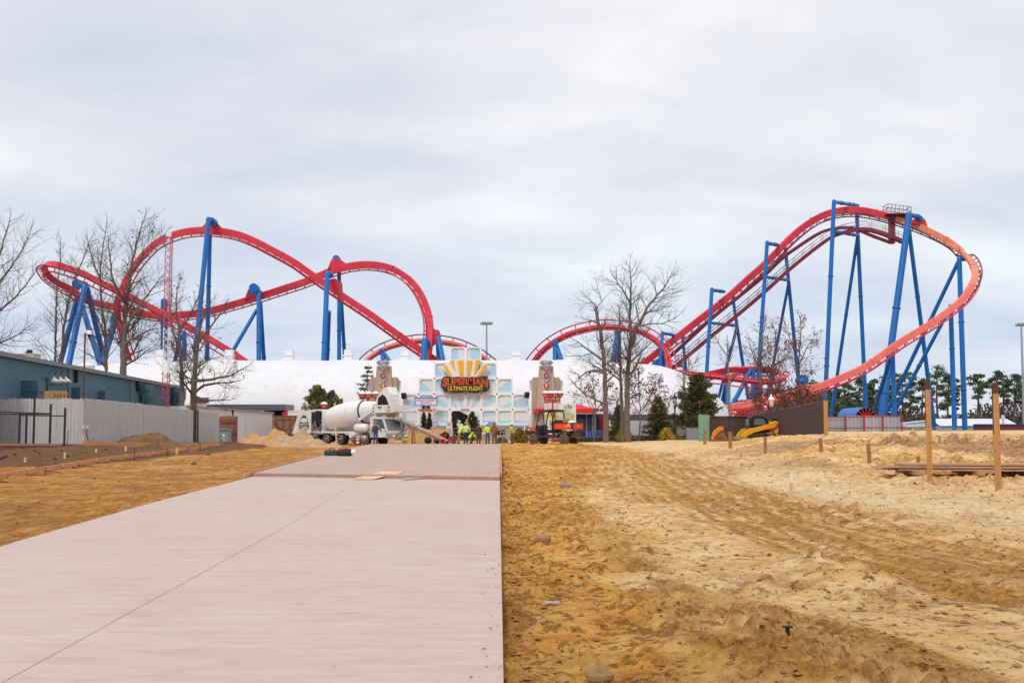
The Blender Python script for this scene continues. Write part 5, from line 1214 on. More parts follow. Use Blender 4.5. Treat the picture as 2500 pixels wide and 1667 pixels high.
mb = MB(); mb.lathe(dv0, ax, [(0, .3), (.05, .55), (.35, .86), (.9, 1.1), (1.6, 1.2), (3.4, 1.2), (4.6, 1.05), (6.0, .76), (7.2, .52), (7.3, .45)], 40)
dr = TP('mixer_drum', mb, TW); mb = MB(); mb.lathe(dv0+ax*5.15, ax, [(0, .96), (0, 1.0), (.14, .97), (.14, .9)], 36); TP('drum_ring', mb, mat('dark_ring', (70, 66, 66), .5), dr)
mb = MB(); mb.tube([dv0+ax*t+V((0, 0, 0))+Matrix.Rotation(t*1.1, 3, ax) @ V((0, -(1.2 if t < 3.4 else 1.2-.16*(t-3.4))-.005, 0)) for t in [1.7+i*.1 for i in range(24)]], .012, 4); TP('weld_seam', mb, TG, dr)
# hopper on its tower over the cab
mb = MB(); mb.prism([(-1.2, -.55, 3.2), (-.9, -.55, 4.0), (-.1, -.55, 4.75), (.35, -.55, 4.8), (.75, -.55, 4.2), (.85, -.55, 3.25)], (0, 1.1, 0)); hp = TP('hopper', mb, TW)
mb = MB(); mb.prism([(-.85, -.57, 3.3), (-.75, -.57, 3.95), (-.2, -.57, 4.2), (.2, -.57, 4.0), (.62, -.57, 3.3)], (0, .03, 0)); TP('hopper_opening', mb, DARK, hp)
mb = MB(); mb.lathe((.3, 0, 3.2), (0, 0, -1), [(0, .75), (.5, .62), (.9, .32)], 16); TP('collector', mb, mat('stained_steel', (176, 150, 118), .6, var=.2, scale=3), hp)
mb = MB(); mb.box((.35, -1.0, 3.02), (2.5, .08, .62)); mb.box((.35, 1.0, 3.02), (2.5, .08, .62)); mb.box((1.58, 0, 3.02), (.08, 2.0, .5)); mb.box((-.86, -.9, 2.6), (.25, .25, 1.7)); mb.box((-.86, .9, 2.6), (.25, .25, 1.7)); mb.beam((-2.8, -.95, 2.15), (-.85, -.95, 3.0), .14, .22); mb.beam((-2.8, .95, 2.15), (-.85, .95, 3.0), .14, .22); tw = TP('hopper_frame', mb, TW)
mb = MB(); text(mb, '792', (-.05, -1.06, 3.12), .5, .22, depth=.02); TP('lettering', mb, NK, tw); mb = MB(); text(mb, '70', (1.1, -1.06, 3.14), .3, .2, depth=.02); TP('lettering', mb, NK, tw)
mb = MB()
for i in range(3): mb.sphere((-.86, -1.03, 2.55+i*.28), .08, 10, 6)
TP('marker_holes', mb, BLACK, tw)
mb = MB()
for i in range(4): mb.prism([(.8+i*.16, -1.05, 2.82), (.9+i*.16, -1.05, 2.82), (.82+i*.16, -1.05, 2.94), (.72+i*.16, -1.05, 2.94)], (0, -.015, 0))
TP('warning_stripes', mb, AMBER, tw)
mb = MB()
for x in (.9, 1.6, 2.3): mb.cyl((x, -.8, 2.75), (x, -.8, 3.9 if x > 1 else 3.5), .03, n=5)
mb.tube([(.9, -.8, 3.5), (1.6, -.8, 3.85), (2.3, -.8, 3.6)], .03, 5); mb.cyl((1.0, -.8, 3.05), (2.4, -.8, 3.05), .03, n=5); mb.cyl((2.3, -.8, 2.8), (2.3, .8, 2.8), .03, n=5); TP('service_rail', mb, TW, tw)
# cab
mb = MB(); y0 = -1.2
mb.box((-.05, 0, .98), (2.0, 2.4, .5)); mb.box((-1.0, 0, 1.55), (.2, 2.4, 1.3)); mb.box((-.25, 0, 2.28), (1.75, 2.42, .16)); mb.prism([(-.85, -1.2, 2.22), (-.95, -1.2, .8), (-.75, -1.2, .8), (-.68, -1.2, 2.22)], (0, .12, 0))
for y in (-1.2, 1.08): mb.prism([(.45, y, 2.22), (.95, y, 1.22), (1.08, y, 1.22), (.58, y, 2.22)], (0, .12, 0))
mb.box((-.15, -1.15, 1.32), (1.9, .1, .2)); mb.box((.9, 0, 1.16), (.26, 2.4, .2)); cab = TP('cab', mb, TW)
mb = MB(); mb.prism([(-.72, -1.13, 1.35), (.85, -1.13, 1.35), (.5, -1.13, 2.2), (-.68, -1.13, 2.2)], (0, .02, 0)); TP('side_window', mb, GLS, cab)
mb = MB(); mb.prism([(.98, -1.1, 1.26), (.98, 1.1, 1.26), (.52, 1.1, 2.2), (.52, -1.1, 2.2)], (.03, 0, .01)); TP('windshield', mb, GLS, cab)
mb = MB(); mb.tube([(.98, -.75, 1.3), (.8, -.4, 1.75)], .02, 4); mb.tube([(-.7, -1.28, 1.6), (.5, -1.28, 1.6)], .03, 5); TP('wiper', mb, BLACK, cab)
mb = MB(); mb.prism([(1.0, -1.25, 1.0), (1.3, -1.15, .98), (1.42, -.8, .98), (1.42, .8, .98), (1.3, 1.15, .98), (1.0, 1.25, 1.0)], (0, 0, -.34)); bp = TP('bumper', mb, TG)
for y in (-1.0, -.72, .72, 1.0):
    mb = MB(); mb.lathe((1.30 if abs(y) > .9 else 1.40, y, .84), (1, 0, 0), [(0, .13), (.05, .13), (.07, .10), (.06, .01)], 16); TP('headlight', mb, AMBER if y == -1.0 else LENS, bp)
mb = MB(); mb.box((1.43, -.05, .84), (.02, .34, .2)); TP('number_plate', mb, mat('plate_yellow', (190, 170, 90), .5), bp)
mb = MB(); mb.beam((1.35, -.55, .35), (1.35, .35, .35), .08, .06); mb.beam((1.35, -.55, .35), (1.35, -.55, .66), .06, .06, (1, 0, 0)); mb.beam((1.35, .35, .35), (1.35, .35, .66), .06, .06, (1, 0, 0)); TP('step', mb, TW, bp)
mb = MB(); mb.lathe((-3.3, -.95, 1.45), (1, 0, 0), [(0, .08), (.06, .25), (.2, .38), (1.5, .38), (1.64, .25), (1.7, .08)], 20); TP('water_tank', mb, TW)
mb = MB(); mb.lathe((-3.5, -.95, .58), (1, 0, 0), [(0, .1), (.02, .34), (.1, .37), (1.75, .37), (1.83, .34), (1.85, .1)], 20); ft = TP('fuel_tank', mb, CHROME); mb = MB()
for x in (-3.05, -2.2): mb.lathe((x, -.95, .58), (1, 0, 0), [(0, .375), (0, .39), (.07, .39), (.07, .375)], 20)
TP('tank_strap', mb, ENG, ft)
# discharge chute, swung out to the truck's left
c0 = V((.9, .1, 2.35)); w0 = LOCAL[truck.name] @ c0; w1 = P(1086, 1074, 96.0)
def chute(name, a, b, r, m, par=None):
    t = (b-a).normalized(); sd = t.cross(V((0, 0, 1))).normalized(); u = sd.cross(t); mb = MB(); vs = []
    for p in (a, b):
        for k in range(9): q = math.pi+math.pi*k/8; vs.append(p+sd*(math.cos(q)*r)+u*(math.sin(q)*r*.85))
        for k in range(8, -1, -1): q = math.pi+math.pi*k/8; vs.append(p+sd*(math.cos(q)*r*.9)+u*(math.sin(q)*r*.75))
    mb.add(vs, [(i, (i+1) % 18, 18+(i+1) % 18, 18+i) for i in range(18)]); 
    for f in (.12, .45, .8): q = a.lerp(b, f); mb.tube([q+sd*(math.cos(math.pi+math.pi*k/8)*r*1.06)+u*(math.sin(math.pi+math.pi*k/8)*r*.9) for k in range(9)], .035, 5)
    return build(name, mb, m, par or truck)
ch = chute('chute', w0, w1, .3, TW); mid = w0.lerp(w1, .42)
chute('chute_extension', w0.lerp(w1, .33)+V((0, -.02, .07)), w1+V((.1, 0, .05)), .25, TW, ch)
mb = MB(); mb.cyl(LOCAL[truck.name] @ V((1.2, .2, 1.05)), w0.lerp(w1, .28)-V((0, 0, .3)), .05, n=8); mb.cyl(LOCAL[truck.name] @ V((1.25, .5, 1.2)), LOCAL[truck.name] @ V((1.15, .3, 2.3)), .09, n=8); build('chute_ram', mb, TG, ch)
mb = MB(); q = LOCAL[truck.name] @ V((1.4, .3, 1.1)); mb.tube([q, q+V((.1, -.1, .5)), q+V((.5, -.1, .62)), q+V((.8, 0, .2)), q+V((1.2, 0, .5))], .03, 5); build('hydraulic_hose', mb, BLACK, ch)

# --- utility vehicle
UA = R(180-31); uo = V((P(1351, 1084, 84).x, 84, hz(P(1351, 1084, 84).x, 84)+.0)); utv = thing('utility_vehicle', 'muddy black and orange utility vehicle with an open cargo bed, facing left', 'utility vehicle', uo, UA); utv.scale = (1.04, 1.05, 1.17)
def UP(name, mb, m, parent=None): return build(name, mb, m, parent or utv, local=True)
UB = mat('vehicle_black', (46, 46, 48), .55, var=.2, scale=3, dirt=(110, 92, 74), dirt_amt=.4); UO = mat('vehicle_orange', (228, 74, 22), .42, var=.08, scale=2, dirt=(170, 110, 70), dirt_amt=.25)
for x in (1.2, -1.25):
    for y, ot in ((.68, 1), (-.68, -1)): wheel(utv, x, y, .34, .35, .28, MUD, mat('muddy_rim', (92, 78, 66), .8, var=.2, scale=5), out=ot, lugs=18)
mb = MB(); mb.box((0, 0, .52), (3.1, .9, .2)); mb.prism([(.7, -.7, .42), (-.55, -.7, .42), (-.62, -.7, .62), (.85, -.7, .62)], (0, 1.4, 0)); UP('chassis', mb, UB)
for y in (-.78, .5):
    mb = MB(); mb.prism([(1.75, y, .62), (1.7, y, .82), (1.3, y, .86), (.92, y, .78), (.66, y, .45), (.6, y, .38), (.78, y, .38), (.95, y, .62), (1.2, y, .76), (1.45, y, .72), (1.6, y, .58)], (0, .28, 0))
    UP('fender', mb, UB); mb = MB(); mb.prism([(-.7, y, .40), (-.6, y, .45), (-.72, y, .7), (-.98, y, .84), (-1.3, y, .88), (-1.7, y, .76), (-1.7, y, .66), (-1.4, y, .76), (-1.1, y, .74), (-.86, y, .6)], (0, .28, 0)); UP('fender', mb, UB)
mb = MB(); mb.prism([(1.72, -.6, .78), (1.62, -.6, .98), (1.02, -.6, 1.16), (1.0, -.6, .8)], (0, 1.2, 0)); hood = UP('hood', mb, UO)
mb = MB(); mb.box((1.74, 0, .72), (.14, 1.3, .3)); mb.tube([(1.86, -.5, .55), (1.92, -.5, .8), (1.86, -.5, 1.0), (1.86, .5, 1.0), (1.92, .5, .8), (1.86, .5, .55)], .03, 6); UP('front_guard', mb, UB)
for y in (-.45, .45): mb = MB(); mb.sphere((1.70, y, .9), (.08, .13, .1), 10, 6); UP('headlight', mb, LENS, hood)
mb = MB(); mb.box((.95, 0, .95), (.25, 1.25, .5)); mb.box((.75, .35, 1.1), (.3, .5, .15)); dash = UP('dashboard', mb, UB)
mb = MB(); cc = V((.6, .35, 1.25)); mb.tube([cc+V((math.sin(a)*.07, math.cos(a)*.18, math.sin(a)*.16)) for a in [i*math.pi/8 for i in range(16)]], .02, 6, closed=True); mb.cyl(cc, (.8, .35, 1.1), .025, n=6); UP('steering_wheel', mb, BLACK, dash)
mb = MB(); mb.box((.0, 0, .82), (.5, 1.3, .22)); mb.box((-.3, 0, 1.15), (.14, 1.3, .6)); UP('seat', mb, BLACK)
mb = MB()
for y in (-.66, .66):
    mb.tube([(1.05, y, .95), (.98, y, 1.2), (.78, y, 1.98), (.62, y, 2.06), (-.3, y, 2.1), (-.45, y, 2.03), (-.52, y, 1.6), (-.5, y, .9), (-.42, y, .48)], .045, 8)
    mb.tube([(.62, y, 2.06), (.42, y, 1.7), (.32, y, 1.0)], .04, 7)
    mb.tube([(.2, y, .45), (.2, y, .95), (.12, y, 1.08), (-.2, y, 1.08), (-.3, y, .8)], .03, 6)
for x, z in ((.62, 2.06), (-.3, 2.1), (-.5, 1.5), (1.0, 1.15)): mb.cyl((x, -.66, z), (x, .66, z), .04, n=7)
UP('roll_cage', mb, UB)
mb = MB(); mb.prism([(.86, -.74, 2.07), (.7, -.74, 2.13), (-.3, -.74, 2.2), (-.58, -.74, 2.16), (-.58, -.74, 2.11), (.84, -.74, 2.03)], (0, 1.48, 0)); UP('roof', mb, UB)
mb = MB(); mb.quad((1.02, -.62, 1.2), (1.02, .62, 1.2), (.8, .62, 1.98), (.8, -.62, 1.98)); wm = bpy.data.materials.new('clear_windscreen'); wm.use_nodes = True; wm.node_tree.nodes['Principled BSDF'].inputs['Alpha'].default_value = .18; wm.node_tree.nodes['Principled BSDF'].inputs['Roughness'].default_value = .05; UP('windshield', mb, wm)
mb = MB(); mb.box((-1.2, 0, .98), (1.5, 1.4, .06))
for y in (-.72, .72): mb.box((-1.2, y, 1.15), (1.5, .05, .36))
mb.box((-.46, 0, 1.15), (.05, 1.4, .36)); mb.box((-1.96, 0, 1.15), (.05, 1.44, .36)); bed = UP('cargo_bed', mb, UO)
mb = MB(); mb.box((-1.92, .75, 1.15), (.14, .05, .4)); mb.box((-1.92, -.75, 1.15), (.14, .05, .4)); mb.box((-.44, .74, 1.15), (.1, .05, .38)); mb.box((-1.2, .76, 1.35), (1.56, .05, .05)); mb.box((-1.99, 0, 1.35), (.05, 1.5, .05)); UP('bed_trim', mb, UB, bed)
mb = MB(); text(mb, 'KUBOTA', (-1.55, .765, 1.14), .5, .07, right=(-1, 0, 0), depth=.02); mb.box((-1.62, .76, 1.26), (.1, .02, .1)); UP('lettering', mb, SWH, bed)
mb = MB(); text(mb, 'RTV', (-2.0, 0, 1.16), .35, .08, right=(0, -1, 0), depth=.02, offset=.01); UP('lettering', mb, SWH, bed)
mb = MB(); mb.box((-1.7, 0, .6), (.4, .8, .3)); mb.box((-2.05, 0, .45), (.5, .5, .1)); mb.cyl((-1.25, -.6, .36), (-1.25, .6, .36), .06, n=8); mb.box((-1.9, .4, .8), (.1, .1, .3)); mb.box((-1.9, -.4, .8), (.1, .1, .3)); UP('hitch', mb, MUD)
W_ = LOCAL[utv.name] @ Matrix.Diagonal((1.04, 1.05, 1.17, 1))
def in_bed(name, label, cat, mb, m): mb.v = [tuple(W_ @ V(p)) for p in mb.v]; return solo(name, mb, m, label, cat)
mb = MB(); mb.prism([(-.52, .1, 1.02), (-.85, .1, 1.02), (-.9, .1, 1.5), (-.5, .1, 1.5)], (0, .5, 0)); mb.box((-.7, .35, 1.51), (.5, .56, .04)); in_bed('plastic_bin', 'dark grey plastic bin in the cargo bed behind the seats', 'bin', mb, mat('bin_grey', (60, 60, 60), .5))
mb = MB(); mb.box((-1.1, .1, 1.3), (.42, .5, .55), M=Matrix.Rotation(.15, 3, 'Y')); mb.box((-1.1, .1, 1.585), (.44, .08, .012), M=Matrix.Rotation(.15, 3, 'Y')); in_bed('cardboard_box', 'brown cardboard box standing in the orange cargo bed', 'box', mb, mat('cardboard', (176, 122, 82), .8))
mb = MB(); mb.sphere((-1.55, .15, 1.22), (.32, .4, .3), 14, 8); mb.sphere((-1.75, -.2, 1.15), (.22, .3, .24), 10, 7); in_bed('white_bag', 'white filled sack lying in the back of the cargo bed', 'sack', mb, GLASS)

# --- compact loader, built from its side outline
LA = R(180+4); ld = 84.0; k = ld/F; lo = P(1852, 1084, ld); lo.z = hz(lo.x, ld)
loader = thing('track_loader', 'yellow and black compact track loader parked against the brown fence', 'loader', lo, LA)
def LP(name, mb, m, parent=None): return build(name, mb, m, parent or loader, local=True)
def sd(pts): return [V((-(1700+x/5.6-1852)*k, 0, (1083-(860+y/5.6))*k)) for x, y in pts]
def slice_(mb, pts, y0, y1): mb.prism([p+V((0, y0, 0)) for p in sd(pts)], (0, y1-y0, 0))
LY = mat('loader_yellow', (222, 160, 24), .45, var=.08, scale=2, dirt=(170, 130, 70), dirt_amt=.3)
mb = MB(); slice_(mb, [(700, 1150), (700, 1010), (720, 880), (760, 868), (890, 868), (940, 885), (975, 950), (980, 1150)], -.5, .5); cab = LP('cab', mb, BLACK)
mb = MB(); slice_(mb, [(765, 985), (770, 895), (890, 895), (925, 950), (930, 975)], .5, .52); LP('window', mb, GLS, cab); mb = MB(); slice_(mb, [(765, 985), (770, 895), (890, 895), (925, 950), (930, 975)], -.52, -.5); LP('window', mb, GLS, cab)
mb = MB(); mb.box(sd([(705, 945)])[0]+V((.02, 0, 0)), (.05, .8, .5)); LP('front_window', mb, GLS, cab)
mb = MB(); slice_(mb, [(980, 960), (1060, 925), (1075, 965), (1135, 970), (1140, 1180), (1000, 1180), (980, 1100)], -.62, .62); body = LP('body', mb, LY)
mb = MB(); slice_(mb, [(1025, 940), (1040, 895), (1090, 895), (1100, 940), (1100, 970), (1060, 970)], -.3, .3); LP('exhaust_stack', mb, BLACK, body)
mb = MB(); slice_(mb, [(1136, 970), (1146, 975), (1148, 1160), (1138, 1180)], -.5, .5); LP('rear_grille', mb, BLACK, body)
q = sd([(1067, 1066)])[0]
for y, rt in ((.635, (-1, 0, 0)), (-.635, (1, 0, 0))): mb = MB(); text(mb, 'CAT', q+V((0, y, 0)), 54/5.6*k, 34/5.6*k, right=rt, depth=.02, offset=.03); LP('lettering', mb, SWH, body)
q2 = sd([(1095, 1074)])[0]
for y in (.625, -.645): mb = MB(); mb.prism([q2+V((.12, y, -.1)), q2+V((-.08, y, -.1)), q2+V((-.02, y, .14))], (0, .02, 0)); LP('emblem_triangle', mb, LRED, body)
for y0, y1 in ((.62, .8), (-.8, -.62)):
    mb = MB(); slice_(mb, [(580, 1150), (585, 1120), (650, 1045), (700, 1025), (760, 1020), (980, 960), (1075, 930), (1085, 960), (1040, 1010), (1000, 1020), (900, 1045), (760, 1080), (690, 1110), (670, 1165), (590, 1165)], y0, y1)
    arm = LP('lift_arm', mb, LY); mb = MB(); slice_(mb, [(720, 1130), (960, 1080), (1010, 1100), (1050, 1150), (720, 1165)], y0, y1-.02 if y0 > 0 else y1); LP('lower_link', mb, LY, arm)
    mb = MB(); a, b = sd([(900, 1042), (1025, 1030)]); ym = y1+.02 if y0 > 0 else y0-.02; mb.cyl(a+V((0, ym, 0)), b+V((0, ym, 0)), .07, n=10); LP('hydraulic_cylinder', mb, LRED, arm)
    mb = MB(); mb.tube([V((x, (y0+y1)/2, z)) for x, z in ((1.2, .12), (1.25, .35), (.9, .62), (-.2, .75), (-1.0, .62), (-1.2, .35), (-1.1, .12), (0, .06))], .16, 8, closed=True); LP('rubber_track', mb, TYRE)
    mb = MB()
    for x in (-.9, -.45, 0, .45, .9): mb.cyl((x, y0, .3), (x, y1, .3), .17, n=12)
    LP('track_rollers', mb, ENG)
mb = MB(); slice_(mb, [(540, 1165), (545, 1140), (590, 1140), (680, 1155), (680, 1185), (545, 1185)], -.9, .9); LP('coupler', mb, mat('worn_steel', (150, 122, 80), .7))
# spare arm with bucket by the brown fence
bd = 90.0; bo = P(1755, 1075, bd); att = thing('digger_arm', 'orange bent digger arm with a rusty bucket standing left of the loader', 'digger arm', V((bo.x, bd, hz(bo.x, bd)))); kk = bd/F
def pz(x, y, yy=0): p = P(1700+x/5.6, 860+y/5.6, bd); return V((p.x, bd+yy, p.z))
mb = MB(); mb.prism([pz(*q) for q in ((205, 1195), (215, 1150), (240, 1075), (320, 1015), (365, 1012), (378, 1035), (370, 1060), (320, 1080), (250, 1150), (240, 1195))], (0, .35, 0)); build('boom', mb, mat('worn_orange', (214, 128, 40), .6, dirt=(160, 90, 50), dirt_amt=.5), att)
mb = MB(); mb.prism([pz(*q, .1) for q in ((300, 1085), (365, 1055), (430, 1185), (420, 1215), (250, 1215), (245, 1180))], (0, 1.0, 0)); mb.prism([pz(x, y, -.02) for x, y in ((290, 1130), (340, 1130), (340, 1165), (290, 1165))], (0, .12, 0)); build('bucket', mb, mat('rusty_bucket', (140, 92, 58), .8, var=.25, scale=3), att)

# ------------------------------------------------------------------ site things
def cone_at(px, d, label):
    g = ground(px, d); t = thing('traffic_cone', label, 'traffic cone', g); OC = mat('cone_orange', (232, 76, 40), .5)
    mb = MB(); mb.box((g.x, g.y, g.z+.03), (.4, .4, .05)); build('cone_base', mb, OC, t); mb = MB(); mb.lathe(g, (0, 0, 1), [(.05, .16), (.75, .04), (.76, .01)], 16); b = build('cone_body', mb, OC, t)
    for z in (.25, .5): mb = MB(); r = .16-.12*(z-.05)/.7; mb.lathe(g, (0, 0, 1), [(z, r+.004), (z+.12, r-.017)], 16); build('white_band', mb, GLASS, b)
cone_at(874.5, 88.0, 'orange and white traffic cone beside the mixer truck fuel tank')
mb = MB(); g = ground(1702, 107); mb.lathe(g, (0, 0, 1), [(0, .16), (.04, .15), (.05, .09), (.3, .07), (.5, .03)], 12); solo('traffic_cone', mb, mat('cone_orange', (232, 76, 40)), 'small orange cone at the end of the planting bed', 'traffic cone')
mb = MB(); g = ground(1251, 99); mb.lathe(g, (0, 0, 1), [(0, .1), (.25, .14), (.26, .12)], 12); solo('orange_pot', mb, mat('cone_orange', (232, 76, 40)), 'small orange pot on the dirt at the feet of the worker at the right', 'pot')
def bucket(px, d, col, label, h=.42, r=.17):
    g = ground(px, d); g.z += .02; t = thing('bucket', label, 'bucket', g, 0, 'buckets near the end of the chute'); mb = MB(); mb.lathe(g, (0, 0, 1), [(0, r*.82), (h, r), (h, r*1.08), (h-.05, r*1.08), (h-.05, r*.95)], 18); build('pail', mb, col, t)
    mb = MB(); mb.tube([g+V((math.cos(a)*r*1.05, -.06-.05*math.sin(a), h-.03-math.sin(a)*r*.9)) for a in [i*math.pi/10 for i in range(11)]], .01, 4); build('handle', mb, MAST, t)
bucket(989, 91.3, mat('bucket_yellow', (226, 226, 30), .45), 'bright yellow bucket left of the chute', .5, .2); bucket(1068.5, 95, mat('bucket_navy', (40, 52, 120), .45), 'dark blue bucket under the end of the chute', .38, .18); bucket(1082, 94.2, mat('bucket_orange', (232, 76, 46), .45), 'orange bucket under the end of the chute', .5, .21)
g = ground(1046, 100); t = thing('barrel', 'black ribbed plastic barrel lying on its side by the buckets', 'barrel', g); mb = MB(); mb.lathe((g.x, g.y-.25, g.z+.32), (0, 1, 0), [(0, .05), (0, .28), (.05, .32), (.2, .33), (.22, .31), (.3, .33), (.5, .32), (.55, .26), (.56, .02)], 22); build('shell', mb, BLACK, t)
g = ground(1088, 103); t = thing('power_trowel', 'red wheeled machine and hoses behind the crouching worker', 'machine', g); mb = MB(); mb.prism([g+V((x, -.3, z)) for x, z in ((-1.1, .15), (-1.0, .55), (-.4, .75), (.2, .7), (.9, .45), (1.0, .12))], (0, .6, 0)); build('housing', mb, LRED, t)
mb = MB()
for x in (-.8, .75): mb.lathe(g+V((x, -.4, .2)), (0, 1, 0), [(0, .05), (0, .2), (.1, .22), (.8, .2), (.8, .02)], 14)
build('wheels', mb, BLACK, t); mb = MB(); mb.tube([g+V((.3, -.45, .7)), g+V((.7, -.5, .9)), g+V((1.1, -.45, .5)), g+V((1.2, -.4, .1))], .04, 6); mb.tube([g+V((.2, -.4, .3)), g+V((.5, -.6, .12)), g+V((.9, -.5, .2))], .05, 6); build('hose', mb, mat('hose_grey', (120, 116, 116)), t)
g = ground(1230, 101); t = thing('laser_tripod', 'thin grey tripod with a bar on top next to the worker at the right', 'tripod', g); mb = MB()
for a in (0, 2.1, 4.2): mb.cyl(g+V((math.cos(a)*.4, math.sin(a)*.4, 0)), g+V((0, 0, .95)), .02, n=5)
mb.cyl(g, g+V((0, 0, 1.05)), .025, n=6); build('leg', mb, MAST, t); mb = MB(); mb.box(g+V((0, 0, 1.05)), (.62, .1, .08)); build('top_bar', mb, MAST, t)

# stakes, posts, lumber, boards
STK = mat('stake_wood', (158, 112, 72), .85, var=.22, scale=4, stretch=(3, 3, .4))
def stake(px, ytop, ybot, w, label, d=None, lean=0, m=None, group='wooden stakes along the earth bank', capm=None):
    if d is None:                              # find where the land meets the foot of the stake
        best = None
        for i in range(400):
            dd = 9+i*.2; y = 1034.5+(CAMZ-hz((px-1250)*dd/F, dd))*F/dd
            if y <= ybot: best = dd; break
        d = best or 60
    g = ground(px, d); h = S(ybot-ytop, d); wd = S(w, d); t = thing('wooden_stake', label, 'stake', g, .3, group)
    mb = MB(); M = Matrix.Rotation(.3, 3, 'Z') @ Matrix.Rotation(lean, 3, 'Y'); mb.box(g+M @ V((0, 0, h/2-.12)), (wd, wd*.7, h+.24), M=M); build('shaft', mb, m or STK, t)
    if capm: mb = MB(); mb.box(g+M @ V((0, 0, h-.06)), (wd*1.04, wd*.74, .2), M=M); build('cap', mb, capm, t)
for a in ((1719, 1049, 1088, 6.5, 'short square stake in front of the green boards'), (1781, 1054, 1094, 7.5, 'square stake in front of the digger arm'), (1866, 1065, 1109, 6.5, 'square stake in front of the yellow loader'), (2003, 1069, 1113, 7.5, 'stake leaning left in front of the brown fence end', None, -.08), (2119, 1083, 1134, 8, 'stake standing left of the lumber stack', None, -.06), (2239, 1113, 1144, 7.5, 'short stake poking up behind the lumber stack, left of the tall post', None, -.1), (2390, 1135, 1152, 9, 'low stake stump behind the lumber stack between the two tall posts')): stake(*a)
stake(1927, 1160, 1216, 6, 'thin survey stake with a white flag in the pale dirt', capm=SWH, m=PALE, group='thin survey stakes'); stake(2353, 1240, 1282, 7, 'thin survey stake at the right below the lumber stack', m=PALE, group='thin survey stakes')
stake(1615, 1113, 1143, 3, 'thin survey stake by the wheel tracks', m=PALE, group='thin survey stakes')
def tall_post(px, ytop, ybot, w, d, label):
    g = ground(px, d); a, b = P(px, ybot+6, d), P(px, ytop, d); wd = S(w, d); t = thing('timber_post', label, 'timber post', V((g.x, d, a.z)), 0, 'tall timber posts by the lumber stack')
    M = Matrix.Rotation(-.32, 3, 'Z'); h = b.z-a.z; c = V((a.x, d, a.z)); mb = MB(); mb.box(c+V((0, 0, h/2-.1)), (wd*.78, wd*.78, h+.2), M=M); build('shaft', mb, TIMB, t)
    mb = MB(); mb.box(c+V((0, 0, h-.05)), (wd*.8, wd*.8, .28), M=M); mb.box(c+M @ V((-wd*.4, 0, 0))+V((0, 0, h-.62)), (.02, wd*.8, 1.3), M=M); build('stained_top', mb, mat('post_stain', (84, 54, 40), .8), t)
    mb = MB(); rr = random.Random(int(px))
    for i in range(6): q = c+M @ V((rr.uniform(-.3, .3)*wd, -wd*.392, 0))+V((0, 0, rr.uniform(.2, h-.5))); mb.sphere(q, (.014, .006, .02), 8, 5)
    build('knots', mb, mat('knot', (90, 54, 26), .8), t)
tall_post(2271, 935, 1183, 16, 32.5, 'tall square timber post with a dark stained top, left of the pair'); tall_post(2438, 943, 1206, 18, 30, 'tall square timber post with a dark stained top, nearest the right edge')
REDW = mat('reddish_lumber', (180, 140, 110), .85, var=.25, scale=2, stretch=(.25, 2, 2), dirt=(108, 72, 56), dirt_amt=.5)
rr = random.Random(12); base = ground(2330, 36); base.z += .13
for i in range(13):
    lay, kx = divmod(i, 5); L = rr.uniform(4.4, 5.6); ang = R(-9)+rr.uniform(-.015, .015); c = V((base.x+.3+rr.uniform(-.35, .5), 35.4+kx*.27+rr.uniform(-.03, .03), base.z+.07+lay*.085)); mb = MB(); mb.box(c, (L, .24, .055), ang+rr.uniform(-.01, .01))
    solo('lumber_plank', mb, REDW, 'reddish brown plank in the low lumber stack at the right', 'plank', 'planks of the lumber stack')
for x in (-1.5, .3, 1.9): mb = MB(); c = V((base.x+x, 35.9, base.z-.02)); mb.box(c, (.14, 1.9, .12), .1); solo('bearer', mb, REDW, 'short bearer block under the lumber stack', 'timber block', 'bearers under the lumber stack')
a = G(905, 1160, .06); t = Matrix.Rotation(R(14), 3, 'Z') @ Matrix.Rotation(R(1.5), 3, 'Y')
mb = MB(); y = 34.4; x0 = (868-1250)*y/F; mb.prism([V((x0, 33.9, .012)), V((x0+.62, 33.8, .012)), V((x0+1.32, 36.35, .125)), V((x0+.55, 36.45, .125))], (0, 0, .018)); solo('plywood_sheet', mb, PALE, 'pale plywood offcut leaning on the step of the path', 'plywood sheet')
mb = MB(); p = G(1004, 1171); M = Matrix.Rotation(R(-22), 3, 'Z'); mb.box(p+V((0, 0, .03)), (.16, 1.0, .045), M=M); solo('board_offcut', mb, mat('grey_offcut', (176, 174, 172), .8), 'small grey board offcut lying on the path before the step', 'board')
# tool bags and marker pole on the path
p = G(808, 1112, .11); t = thing('tool_bag', 'dark green tool case on the raised path, left of the red tool bag', 'tool case', p); mb = MB(); w = S(34, p.y); mb.lathe(p+V((-w/2, .15, .14)), (1, 0, 0), [(0, .08), (.02, .14), (w-.02, .14), (w, .08)], 10); mb.box(p+V((0, .15, .07)), (w*.95, .32, .14)); build('case', mb, mat('case_green', (34, 60, 56), .6, var=.3, scale=5), t); mb = MB(); mb.tube([p+V((-.1, .15, .27)), p+V((-.07, .15, .36)), p+V((.07, .15, .36)), p+V((.1, .15, .27))], .018, 6); build('handle', mb, BLACK, t)
p = G(840, 1113, .11); t = thing('tool_bag', 'open black and red tool bag on the raised path', 'tool bag', p); mb = MB(); mb.sphere(p+V((0, .2, .16)), (S(22, p.y), .26, .22), 16, 9); build('bag', mb, mat('bag_black', (48, 38, 40), .8, var=.4, scale=6), t); mb = MB()
for i, q in enumerate(((-.22, -.02, .3), (-.05, 0, .33), (.1, -.02, .29), (-.12, -.05, .22))): mb.sphere(p+V(q)+V((0, .12, 0)), (.1, .08, .06), 10, 6)
